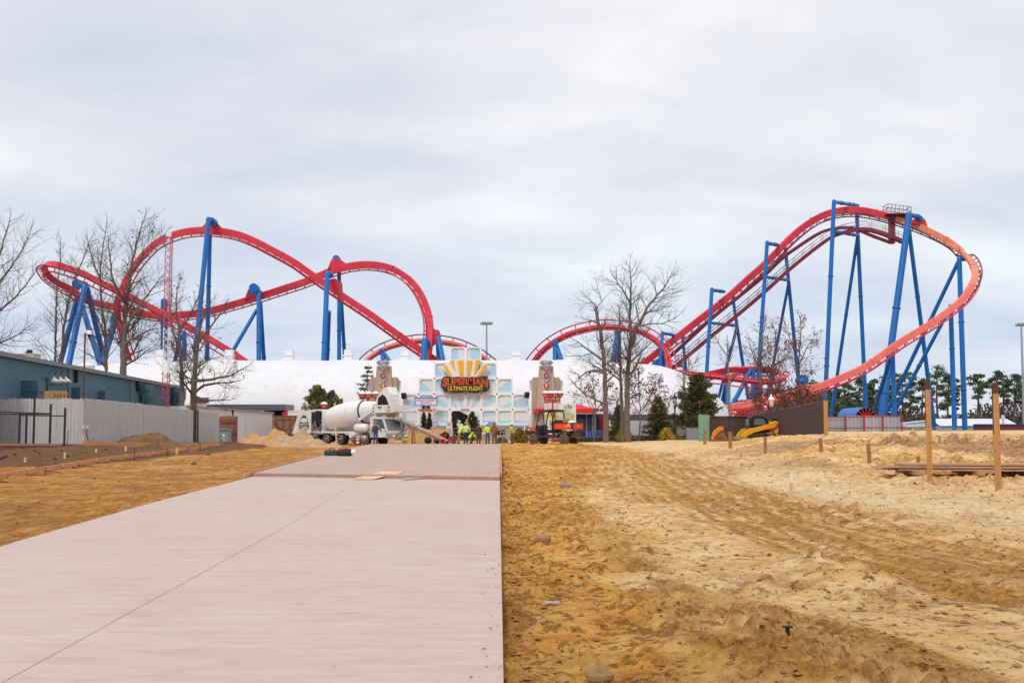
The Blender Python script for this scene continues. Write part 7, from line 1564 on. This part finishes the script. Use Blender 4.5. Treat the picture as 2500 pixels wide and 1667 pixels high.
# ------------------------------------------------------------------ trees
BARK = mat('grey_bark', (112, 98, 88), .95, var=.3, scale=4, stretch=(3, 3, .6), bump=.8, bscale=12); TWIG = mat('twig_bark', (96, 82, 74), .95, var=.2, scale=2); BARK2 = mat('pale_bark', (140, 122, 106), .95, var=.25, scale=3, stretch=(3, 3, .6)); DEADL = mat('russet_leaves', (128, 72, 56), .85, var=.4, scale=2)
def leafmat(name, dark, light, rough=.8):
    s = N(name); f = s.noise(.9, 4, .6); g = s.noise(7, 2, .6)
    c = s.mix(s.ramp(g, [(.35, 0.0), (.65, .6)]), s.ramp(f, [(.35, lin(dark)), (.65, lin(light))]), lin(light)); s.base(c); s.b.inputs['Roughness'].default_value = rough; s.b.inputs['Specular IOR Level'].default_value = .2; return s.m
def rdir(r): 
    z = r.uniform(-1, 1); a = r.uniform(0, 6.2832); q = math.sqrt(1-z*z); return V((q*math.cos(a), q*math.sin(a), z))
def grow(mb, p, d, L, rad, r, tips, up=.18, wig=.22, minr=.0105, lev=0, dens=1.0):
    n = 5 if L > 1.2 else 3; pts = [p.copy()]; rs = [rad]; q = p.copy(); dd = d.copy()
    for i in range(n):
        dd = (dd + rdir(r)*wig + V((0, 0, up))*(.5 if lev == 0 else .35)).normalized(); q = q+dd*(L/n); pts.append(q.copy()); rs.append(max(minr*.6, rad*(1-.75*(i+1)/n)))
    mb.tube(pts, rs, 6 if rad > .08 else (4 if rad > .03 else 3), False)
    if rad < minr*1.5 or L < .35: tips.append(q); return
    k = int((4 if lev < 2 else 3)*dens+r.random())
    for i in range(k):
        f = .25+.75*(i+r.random())/k; j = min(n-1, int(f*n)); u = f*n-j; a = pts[j].lerp(pts[j+1], min(1, u)); ax = (pts[j+1]-pts[j]).normalized(); s = ax.cross(rdir(r)).normalized()
        nd = (ax*r.uniform(.5, .9)+s*r.uniform(.55, 1.0)).normalized(); grow(mb, a, nd, L*r.uniform(.42, .68), max(minr, rs[j]*r.uniform(.5, .68)), r, tips, up, wig*1.12, minr, lev+1, dens)
    grow(mb, pts[-1], dd, L*.5, rs[-1]*1.05, r, tips, up, wig, minr, lev+1, dens)
def leaves(mb, pts, r, size, n, spread, up=None):
    for p in pts:
        for i in range(n):
            c = p+rdir(r)*(spread*r.random()**.5); a = rdir(r); b = a.cross(rdir(r)).normalized(); s = size*r.uniform(.6, 1.3)
            mb.add([c-a*s, c+b*s*.45, c+a*s, c-b*s*.45], [(0, 1, 2, 3)], False)
def bare_tree(label, trunks, seed, f0=.3, blen=4.0, dens=7, bark=BARK, leafy=0, up=.2, group='bare trees', name='bare_tree', limbs=(), branch_w=.45):
    """trunks: (list of photo points from foot to tip, distance, radius at foot, radius at tip)"""
    r = random.Random(seed); base = None; tm = MB(); cm = MB(); tips = []
    for pts, d, r0, r1 in trunks:
        q = [P(px, py, d+dd) for px, py, dd in [(p[0], p[1], p[2] if len(p) > 2 else 0) for p in pts]]
        if base is None: base = V((q[0].x, q[0].y, hz(q[0].x, q[0].y))); q[0].z = base.z-.1
        c = [p for p, f in resample(catmull(q, 5), .5)]; n = len(c); c = [p+rdir(r)*.05*(i > 1) for i, p in enumerate(c)]; rs = [r0+(r1-r0)*(i/(n-1))**1.15 for i in range(n)]
        if q[0].z == base.z-.1: rs[0] *= 1.35
        tm.tube(c, rs, 9, True)
        k = int(dens*(1-f0)*n*.5/2.6)+2
        for i in range(k):
            f = f0+(1-f0)*(i+r.random())/k; j = min(n-2, int(f*(n-1))); t = (c[j+1]-c[j]).normalized(); s = t.cross(rdir(r)).normalized(); L = blen*(1-.68*f)*r.uniform(.6, 1.25)
            grow(cm, c[j], (s*r.uniform(.7, 1.1)+t*r.uniform(.3, .8)+V((0, 0, .15))).normalized(), L, max(.03, rs[j]*branch_w*r.uniform(.7, 1.1)), r, tips, up, dens=1.3)
        if r1 < .1: grow(cm, c[-1], (c[-1]-c[-2]).normalized(), blen*.22, r1, r, tips, up)
    t = thing(name, label, 'tree', base, 0, group); build('trunk', tm, bark, t); build('crown', cm, TWIG, t)
    if leafy: m = MB(); r.shuffle(tips); leaves(m, tips[:leafy], r, .13, 3, .3); build('dead_leaves', m, DEADL, t)
    return t
bare_tree('large bare tree at the left edge reaching up past the roof', [([(-60, 900), (-50, 780), (-20, 690), (5, 600), (25, 530)], 110, .30, .04), ([(-50, 800), (10, 750), (60, 700), (95, 650)], 110, .14, .03), ([(-55, 850), (20, 830), (80, 790)], 109, .12, .03), ([(-45, 740), (20, 660), (60, 600), (75, 560)], 111, .12, .03)], 3, .3, 4.4, 6)
bare_tree('twin-stemmed bare tree left of the coaster columns behind the blue building', [([(138, 900), (136, 800), (140, 700), (146, 640), (148, 585)], 114, .17, .03), ([(150, 900), (156, 800), (172, 720), (196, 650), (224, 578)], 114, .16, .03)], 8, .3, 4.0, 6)
bare_tree('slender bare tree between the twin-stemmed tree and the thick-trunked tree', [([(265, 905), (258, 830), (248, 740), (245, 660), (252, 600), (262, 545)], 115, .20, .03), ([(258, 830), (236, 770), (214, 730)], 115, .1, .03), ([(247, 690), (228, 640), (214, 590)], 115, .09, .03)], 15, .3, 4.2, 6)
bare_tree('thick-trunked bare tree crossing the tall left hill of the coaster', [([(300, 905), (303, 830), (308, 750), (318, 670), (332, 600), (352, 535)], 112, .42, .035), ([(305, 800), (340, 750), (372, 705), (398, 672)], 111, .15, .03), ([(304, 840), (350, 812), (392, 800)], 110.5, .14, .03), ([(308, 745), (278, 690), (268, 630), (264, 575)], 113, .15, .03), ([(318, 670), (352, 620), (388, 590), (404, 568)], 112, .12, .03)], 21, .32, 4.4, 6, leafy=120)
bare_tree('bare tree beside the lattice mast with ragged upper branches', [([(447, 1000), (443, 900), (436, 800), (430, 740), (436, 690)], 99, .26, .03), ([(440, 860), (420, 800), (412, 735)], 99, .12, .03), ([(438, 810), (470, 760), (486, 720)], 99, .1, .03)], 26, .35, 3.4, 6, leafy=60)
bare_tree('leaning bare tree with long branches reaching right across the dome', [([(468, 1000), (474, 930), (478, 870), (488, 800), (505, 750)], 97, .36, .05), ([(474, 960), (500, 940), (540, 935), (575, 932)], 96.5, .13, .04), ([(476, 930), (520, 925), (565, 915), (604, 895)], 96, .14, .03), ([(482, 840), (520, 790), (552, 745)], 97, .12, .03), ([(473, 965), (510, 978), (560, 976)], 96.5, .09, .03)], 32, .35, 3.2, 5, leafy=60)
bare_tree('tall bare tree with a double trunk in front of the right arch', [([(1533, 1040), (1531, 960), (1535, 880), (1540, 820), (1538, 760), (1540, 700), (1537, 640)], 104, .30, .03), ([(1540, 850), (1556, 800), (1580, 752), (1605, 720), (1630, 690), (1640, 665)], 104, .19, .03), ([(1544, 800), (1580, 792), (1625, 788), (1655, 770)], 103, .08, .03), ([(1539, 740), (1515, 700), (1497, 672)], 104, .1, .03), ([(1534, 890), (1575, 850), (1600, 830)], 103.5, .09, .03)], 41, .34, 4.2, 7, group='bare trees')
bare_tree('straight bare tree close beside the double-trunked tree', [([(1519, 1040), (1517, 960), (1514, 880), (1513, 800), (1512, 760)], 106, .20, .05), ([(1516, 930), (1480, 900), (1452, 880)], 105, .1, .03)], 47, .5, 3.2, 6)
bare_tree('bare tree with a broken-off top left of the double-trunked tree', [([(1481, 1040), (1478, 960), (1475, 890), (1469, 830), (1460, 780), (1455, 748)], 103, .24, .13), ([(1456, 752), (1445, 735), (1438, 728)], 103, .05, .02), ([(1457, 750), (1470, 735), (1480, 722)], 103, .05, .02), ([(1475, 910), (1440, 905), (1408, 930)], 102, .12, .03), ([(1473, 880), (1430, 850), (1400, 828)], 102.5, .12, .03), ([(1478, 985), (1430, 965), (1395, 930)], 102, .08, .03)], 53, .45, 3.4, 5)
bare_tree('pale slim bare tree right of the dark cedar', [([(1784, 1040), (1780, 950), (1777, 880), (1777, 835)], 112, .17, .04), ([(1777, 870), (1755, 840), (1744, 815)], 112, .07, .03), ([(1777, 860), (1795, 820), (1800, 800)], 112, .06, .03)], 58, .55, 2.8, 7, bark=BARK2)
bare_tree('bare tree behind the brown fence at the left end of the low helix', [([(1855, 1020), (1857, 940), (1857, 880), (1862, 820), (1870, 780)], 116, .22, .03), ([(1857, 910), (1840, 870), (1830, 840)], 116, .07, .03)], 63, .35, 3.2, 6, leafy=160)
bare_tree('bare tree behind the brown fence crossing the curved end of the helix', [([(1884, 1020), (1884, 940), (1889, 880), (1893, 830), (1888, 790)], 117, .21, .03), ([(1887, 890), (1912, 880), (1935, 850)], 117, .08, .03)], 67, .35, 3.2, 6, leafy=200)
bare_tree('bare tree below the lift hill gantry behind the brown fence', [([(1953, 1010), (1951, 930), (1951, 870), (1956, 820), (1955, 780)], 118, .18, .03), ([(1951, 890), (1970, 850), (1985, 830)], 118, .08, .03), ([(1952, 860), (1930, 830), (1920, 800)], 118, .07, .03)], 71, .35, 3.2, 6, leafy=200)
bare_tree('small broken bare tree behind the arch end left of the cedar', [([(1669, 1040), (1671, 950), (1668, 900), (1668, 880)], 119, .12, .09), ([(1690, 1030), (1686, 930), (1692, 890), (1712, 872)], 119, .07, .03), ([(1686, 930), (1680, 880), (1690, 860)], 119, .06, .03)], 75, .5, 2.2, 7, bark=BARK2)
# young oaks that keep their rust-brown leaves
def sapling(label, px, py, d, h, seed, n, spread=2.0): 
    pts = [([(px, py), (px+3, py-h*.4), (px-2, py-h*.75), (px+2, py-h)], d, .07, .02), ([(px, py-h*.2), (px-h*.18, py-h*.55), (px-h*.25, py-h*.8)], d, .04, .02), ([(px, py-h*.2), (px+h*.2, py-h*.5), (px+h*.28, py-h*.75)], d, .04, .02)]
    return bare_tree(label, pts, seed, .3, spread, 7, leafy=n, group='young oaks with rust brown leaves', name='young_oak')
sapling('young oak with rust leaves behind the double-trunked tree', 1560, 1040, 107, 150, 81, 420); sapling('young oak with sparse rust leaves left of the double trunk', 1450, 1035, 108, 130, 82, 130); sapling('thin leafless sapling between the two dark spruces', 1506, 1060, 109, 110, 83, 10, 1.4); sapling('spreading sapling with few rust leaves left of the lantern post', 1610, 1045, 112, 110, 84, 90)
for i, (px, lb) in enumerate(((1850, 'rust-leaved young oak left of the white-capped lantern'), (1905, 'rust-leaved young oak right of the white-capped lantern'), (1945, 'rust-leaved young oak where the fence is rising'), (1975, 'rust-leaved young oak nearest the tall end of the brown fence'))): sapling(lb, px, 1020, 112, 85, 90+i, 420, 1.5)

# evergreens: sprays of small needle faces along real limbs
def needles(mb, a, b, r, w, n, size, droop=0):
    ax = (b-a)
    for i in range(n):
        f = r.random()**.8; c = a+ax*f+rdir(r)*(w*(.35+.65*(1-f))*r.random()); dr = (ax.normalized()+rdir(r)*.8+V((0, 0, -droop))).normalized(); s = dr.cross(rdir(r)).normalized(); L = size*r.uniform(.6, 1.4)
        mb.add([c-s*L*.22, c+dr*L, c+s*L*.22, c-dr*L*.3], [(0, 1, 2, 3)], False)
def conifer(label, px, ybot, ytop, d, halfw, seed, m, name='conifer', tiers=22, per=7, ragged=.5, upturn=.35, dens=1.0, f0=.08, shape=1.0, lean=0, size=.2, group=None, cat='tree'):
    r = random.Random(seed); a = P(px, ybot, d); a.z = min(a.z, hz(a.x, d)); b = P(px+lean, ytop, d); h = (b-a).length; mb = MB(); tm = MB(); tm.tube([a, a.lerp(b, .5), b], [max(.05, h*.018), h*.011, .02], 8); W = S(halfw, d)
    for i in range(tiers):
        f = f0+(1-f0)*(i/tiers)**.95; c = a.lerp(b, f); env = (1-f)**shape*(.35+.65*min(1, (f+.15)/.3))
        for k in range(per):
            an = r.uniform(0, 6.283); L = W*env*r.uniform(1-ragged, 1+ragged*.35)+.12
            e = c+V((math.cos(an)*L, math.sin(an)*L, L*upturn*r.uniform(.4, 1.3)-.05)); tm.tube([c, c.lerp(e, .5)-V((0, 0, .03*L)), e], [.03, .02, .008], 4, False)
            needles(mb, c.lerp(e, .2), e, r, L*.28+.08, int((16+L*26)*dens), size)
    t = thing(name, label, cat, a, 0, group); build('trunk', tm, BARK, t); build('foliage', mb, m, t); return t
CED = leafmat('cedar_needles', (62, 66, 42), (104, 104, 64)); SPR = leafmat('spruce_needles', (60, 70, 46), (106, 112, 68)); OLV = leafmat('arborvitae_leaf', (72, 78, 50), (124, 122, 80)); PIN = leafmat('pine_needles', (52, 68, 50), (96, 110, 78)); LGR = leafmat('deodar_needles', (74, 92, 58), (132, 144, 98)); YEL_L = leafmat('golden_shrub_leaf', (146, 116, 38), (192, 164, 54)); HED = leafmat('hedge_leaf', (62, 66, 42), (106, 106, 64)); GOLD = leafmat('golden_cypress_leaf', (92, 84, 34), (150, 128, 52))
conifer('large dark cedar with ragged spreading limbs by the green boards', 1703, 1062, 912, 112, 68, 3, CED, 'cedar', 20, 8, .5, .45, 1.25, .14, .62, 0, .26)
conifer('dark green young spruce beside the yellow bush', 1612, 1066, 965, 111, 50, 5, SPR, 'spruce', 20, 8, .4, .12, 1.0, .04, .95, -6, .2)
conifer('narrower olive young spruce right of the blue barricade', 1511, 1072, 985, 109, 34, 7, OLV, 'spruce', 20, 7, .4, .12, 1.0, .04, .9, 0, .18)
conifer('wispy pale green deodar behind the left pylon', 893, 1045, 886, 124, 50, 9, LGR, 'deodar', 15, 5, .45, .05, .8, .12, .75, 6, .24)
def bush(label, px, ytop, ybot, d, halfw, seed, m, n=2600, size=.16, name='shrub', shape=1.0, group=None, cat='shrub', stems=6):
    r = random.Random(seed); a = P(px, ybot, d); a.z = min(a.z, hz(a.x, d)); h = P(px, ytop, d).z-a.z; W = S(halfw, d); mb = MB(); tm = MB()
    cl = []
    for i in range(90 if shape < 2 else 150):
        f = i/90 if shape < 2 else i/150; ww = W*(1-f**(2.2*shape))**.5 if shape < 2 else W*math.sin(math.pi*min(1, .12+.88*f))**.6*.9; an = r.uniform(0, 6.283); q = math.sqrt(r.random()); cl.append((a+V((math.cos(an)*q*ww, math.sin(an)*q*ww, h*(.04+.92*f))), ww*(.26 if shape < 2 else .3)+.08))
    for i in range(stems): e = cl[int(len(cl)*(.25+.1*i))][0]; tm.tube([a+V((r.uniform(-.1, .1), r.uniform(-.1, .1), -.05)), a.lerp(e, .5), e], [.05, .035, .015], 5, False)
    for i in range(n): c, s = r.choice(cl); c = c+rdir(r)*(s*r.random()**.45); u = (rdir(r)+V((0, 0, .5))).normalized(); v = u.cross(rdir(r)).normalized(); L = size*r.uniform(.5, 1.3); mb.add([c-v*L*.35, c+u*L, c+v*L*.35, c-u*L*.5], [(0, 1, 2, 3)], False)
    t = thing(name, label, cat, a, 0, group); build('stems', tm, BARK, t); build('foliage', mb, m, t); return t
bush('big bushy cypress with a pointed top behind the mixer truck', 772, 937, 1062, 116, 40, 11, OLV, 5200, .24, 'cypress', .75, cat='tree'); bush('lower bushy cypress joined to the right of the pointed one', 808, 950, 1062, 117, 30, 12, OLV, 3600, .24, 'cypress', .9, cat='tree')
bush('thin dark arborvitae spire left of the drum', 833, 968, 1060, 118, 6, 13, HED, 900, .14, 'arborvitae', .6, cat='tree')
AG = 'arborvitae in the openings of the entrance front'
for i, (px, y0, hw, d, lb) in enumerate(((1034, 1004, 8, 121.8, 'narrow arborvitae in the left opening of the front, left of a pair'), (1048, 1006, 7, 122.2, 'narrow arborvitae in the left opening of the front, right of a pair'), (1109, 1006, 9, 121.6, 'arborvitae at the left side of the main doorway'), (1131, 1009, 8, 122.4, 'slim pointed arborvitae in the middle of the main doorway'), (1154, 1003, 16, 122.5, 'broad dark arborvitae filling the right of the main doorway'))): bush(lb, px, y0, 1066, d, hw, 20+i, HED, 2200 if hw < 12 else 3600, .13, 'arborvitae', .7 if i == 3 else 2.2, AG, 'tree')
bush('bright yellow bush at the foot of the dark green spruce', 1628, 1045, 1069, 108, 17, 31, YEL_L, 2600, .11); bush('yellow bush at the foot of the narrower spruce', 1522, 1047, 1072, 106.5, 16, 32, YEL_L, 2400, .11)
bush('rounded golden green bush right of the worker in lime', 1268, 1046, 1080, 104, 15, 33, GOLD, 2400, .12); bush('low rounded bush beside the muddy front wheel of the utility vehicle', 1281, 1062, 1078, 103, 9, 34, GOLD, 1200, .11); bush('low clipped dark shrub behind the workers', 1226, 1068, 1080, 103.5, 14, 35, HED, 1500, .1)
bush('small golden bush at the right end of the planting bed', 1678, 1056, 1070, 108.5, 8, 36, GOLD, 900, .1)
def hedge(label, x0, x1, ytop, d, seed):
    r = random.Random(seed); a, b = P(x0, 1072, d), P(x1, ytop, d); mb = MB(); z0 = hz(a.x, d)
    for i in range(int((b.x-a.x)*520)): c = V((r.uniform(a.x, b.x), d+r.uniform(-.35, .35), z0+(b.z-z0)*r.random()**.7*(.85+.15*r.random()))); u = (rdir(r)+V((0, 0, .6))).normalized(); v = u.cross(rdir(r)).normalized(); L = .1*r.uniform(.5, 1.3); mb.add([c-v*L*.35, c+u*L, c+v*L*.35, c-u*L*.5], [(0, 1, 2, 3)], False)
    solo('hedge', mb, HED, label, 'hedge')
hedge('low clipped hedge strip behind the timber border', 1535, 1690, 1062, 109, 41); hedge('low clipped hedge strip under the blue barricade', 1405, 1500, 1066, 109.4, 42)

# pine wood at the right, far off
def pine(px, ytop, d, w, seed, ybot=1040, bare=.5, lean=0, nc=16):
    r = random.Random(seed); a = P(px, ybot, d); a.z = hz(a.x, d)-.1; b = P(px+lean, ytop, d); h = b.z-a.z; tm = MB(); mb = MB(); W = S(w, d); tm.tube([a, a.lerp(b, .5)+V((r.uniform(-.3, .3), 0, 0)), b-V((0, 0, .8))], [.26, .2, .06], 7)
    for i in range(nc):
        f = bare+(1-bare)*(i+.6*r.random())/nc; c = a.lerp(b, f); env = math.sin(math.pi*min(.97, .18+.82*((f-bare)/(1-bare))))**.7; an = r.uniform(0, 6.283); L = W*env*r.uniform(.35, 1.1)
        e = c+V((math.cos(an)*L, math.sin(an)*L, L*.25+r.uniform(-.3, .5))); tm.tube([c-V((0, 0, .3)), e], [.07, .03], 4, False); cw = W*.34*r.uniform(.7, 1.3)
        for k in range(95): q = e+V((r.gauss(0, 1)*cw*.6, r.gauss(0, 1)*cw*.6, r.gauss(0, 1)*cw*.26)); u = (rdir(r)+V((0, 0, .7))).normalized(); v = u.cross(rdir(r)).normalized(); s = .34*r.uniform(.5, 1.3); mb.add([q-v*s*.5, q+u*s, q+v*s*.5, q-u*s*.5], [(0, 1, 2, 3)], False)
    t = thing('pine_tree', 'PINE', 'pine tree', a, 0, 'pines of the far wood at the right'); build('trunk', tm, mat('pine_bark', (86, 70, 62), .95), t); build('crown', mb, PIN, t); return t
pines = [(1905, 955, 270, 24, .3), (1940, 948, 262, 22, .35), (1985, 930, 270, 26, .3), (2018, 952, 255, 24, .3), (2046, 948, 262, 22, .35), (2075, 938, 250, 24, .35), (2098, 922, 268, 25, .3), (2128, 928, 255, 24, .4), (2163, 916, 262, 22, .4), (2178, 908, 250, 24, .4), (2206, 918, 262, 22, .35), (2222, 914, 248, 23, .3), (2250, 926, 262, 20, .4), (2290, 899, 245, 30, .3), (2313, 916, 258, 20, .4), (2334, 930, 262, 18, .4), (2386, 914, 242, 24, .55), (2428, 912, 246, 22, .55), (2452, 922, 256, 17, .5), (2474, 918, 240, 20, .5), (2496, 920, 250, 20, .5), (2520, 912, 244, 22, .5)]
wh = ['pine just left of the tall brown fence end seen under the track', 'pine behind the fence end under the track, second from the left', 'dense pine over the tall end of the brown fence', 'pine seen between the two gantry legs above the metal fence', 'pine behind the slanting gantry leg', 'pine above the blue tunnel, left of the gantry leg', 'pine above the blue tunnel', 'pine just left of the big slanting column', 'pine seen between the big slanting column and its neighbour', 'pine beside the thin slanting brace', 'pine crossed by the thin braces', 'pine with a leaning trunk crossed by the back leg', 'pine left of the first timber post', 'tallest broad pine behind the first timber post', 'pine left of the two straight blue columns', 'pine between the two straight blue columns', 'lone pine with a bare trunk and round top right of the blue columns', 'round-topped pine left of the second timber post', 'slim pine behind the second timber post', 'pine between the second timber post and the floodlight mast', 'pine at the floodlight mast', 'pine at the far right edge of the photo']
for i, (px, y, d, w, br) in enumerate(pines): pine(px, y, d, w, 200+i, bare=br, lean=(i*7 % 5-2)*2)['label'] = wh[i]
mb = MB(); r = random.Random(77)                           # brush under and behind the pines reads as one mass
for i in range(12000):
    X = r.uniform(52, 135); d = r.uniform(285, 310); hgt = 4.2+1.8*math.sin(X*.21)+1.4*math.sin(X*.6+1); q = V((X, d, -.3+hgt*r.random()**.8)); u = (rdir(r)+V((0, 0, .9))).normalized(); v = u.cross(rdir(r)).normalized(); s = .75*r.uniform(.5, 1.3); mb.add([q-v*s*.4, q+u*s, q+v*s*.4, q-u*s*.6], [(0, 1, 2, 3)], False)
o = build('far_brush', mb, leafmat('winter_brush', (62, 54, 48), (96, 84, 74))); o['kind'] = 'stuff'
mb = MB()                                               # darker evergreen mass where the pines stand close
for i in range(9000):
    X = r.uniform(58, 92); d = r.uniform(276, 300); hgt = 8.0+1.8*math.sin(X*.5)+1.6*math.sin(X*1.3+2); q = V((X, d, -.3+hgt*r.random()**.7)); u = (rdir(r)+V((0, 0, .7))).normalized(); v = u.cross(rdir(r)).normalized(); s = .6*r.uniform(.5, 1.3); mb.add([q-v*s*.5, q+u*s, q+v*s*.5, q-u*s*.5], [(0, 1, 2, 3)], False)
o = build('far_wood', mb, leafmat('far_wood_needles', (50, 60, 46), (86, 94, 70))); o['kind'] = 'stuff'
# far buildings, walls and barrier beyond the sand
t = thing('far_building', 'long low white-roofed building beyond the pines at the right', 'building', P(2400, 1040, 226)); a, b = P(2296, 1048, 226), P(2490, 1022, 226); mb = MB(); mb.add([V((a.x, 226, b.z-1.4)), V((b.x, 226, b.z-1.4)), V((b.x, 232, b.z)), V((a.x, 232, b.z))], [(0, 1, 2, 3)]); mb.box(((a.x+b.x)/2, 232.2, b.z-.2), (b.x-a.x, .4, .5)); build('roof', mb, mat('far_white_roof', (206, 208, 216), .5), t); mb = MB(); mb.box(((a.x+b.x)/2, 229.3, (b.z-1.5)/2), (b.x-a.x, 6, b.z-1.4)); build('wall', mb, mat('far_wall', (150, 150, 160), .7), t)
t = thing('brick_wall', 'low dark red wall with a blue top beyond the sand at the far right', 'wall', P(2440, 1050, 190)); a, b = P(2379, 1062, 190), P(2530, 1037, 190); mb = MB(); mb.box(((a.x+b.x)/2, 190.2, (a.z+b.z)/2), (b.x-a.x, .4, b.z-a.z)); build('bricks', mb, mat('dark_red_wall', (112, 54, 50), .85, var=.2), t); mb = MB(); mb.box(((a.x+b.x)/2, 190.1, b.z+.07), (b.x-a.x+.1, .5, .16)); build('coping', mb, mat('coping_blue', (44, 60, 140), .5), t)
t = thing('far_building', 'low pale building far beyond the metal fence', 'building', P(2260, 1035, 232)); a, b = P(2215, 1042, 232), P(2275, 1026, 232); mb = MB(); mb.prism([V((a.x, 232, a.z)), V((b.x, 232, a.z)), V((b.x, 232, b.z)), V((a.x, 232, b.z-.5))], (0, 6, 0)); build('wall', mb, mat('far_white_roof', (206, 208, 216)), t); mb = MB(); mb.beam(V((a.x, 231.9, b.z-.45)), V((b.x, 231.9, b.z+.05)), .3, .2); build('roof', mb, VENTW, t)
t = thing('plastic_barrier', 'long low red plastic barrier line beyond the sand', 'barrier', P(2230, 1056, 150)); mb = MB()
for i in range(14): a = P(2206+i*6.4, 1060, 150); mb.box((a.x, 150, P(0, 1052, 150).z-.1), (.3, .2, .55)); mb.box((a.x, 150, P(0, 1051, 150).z), (.34, .1, .12))
build('segments', mb, mat('barrier_red', (170, 62, 52), .6), t)
board('yard_sign', 'white upright yard sign with dark writing beyond the second timber post', 'sign', 2445.5, 1013, 2453, 1035, 188, SWH, [('P', .55, .82, .35, .16, SRED), ('14', .5, .5, .5, .2, NK), (None, .5, .15, .7, .12, YEL)])
t = thing('chain_link_fence', 'thin grey chain link fence beyond the sand at the right', 'fence', P(2250, 1058, 160)); mb = MB()
for x in range(2202, 2340, 14): a = P(x, 1062, 160); mb.cyl(a, P(x, 1041, 160), .04, n=5)
mb.cyl(P(2202, 1042, 160), P(2340, 1046, 160), .03, n=5); mb.cyl(P(2202, 1055, 160), P(2340, 1056, 160), .025, n=5); build('posts', mb, MAST, t)
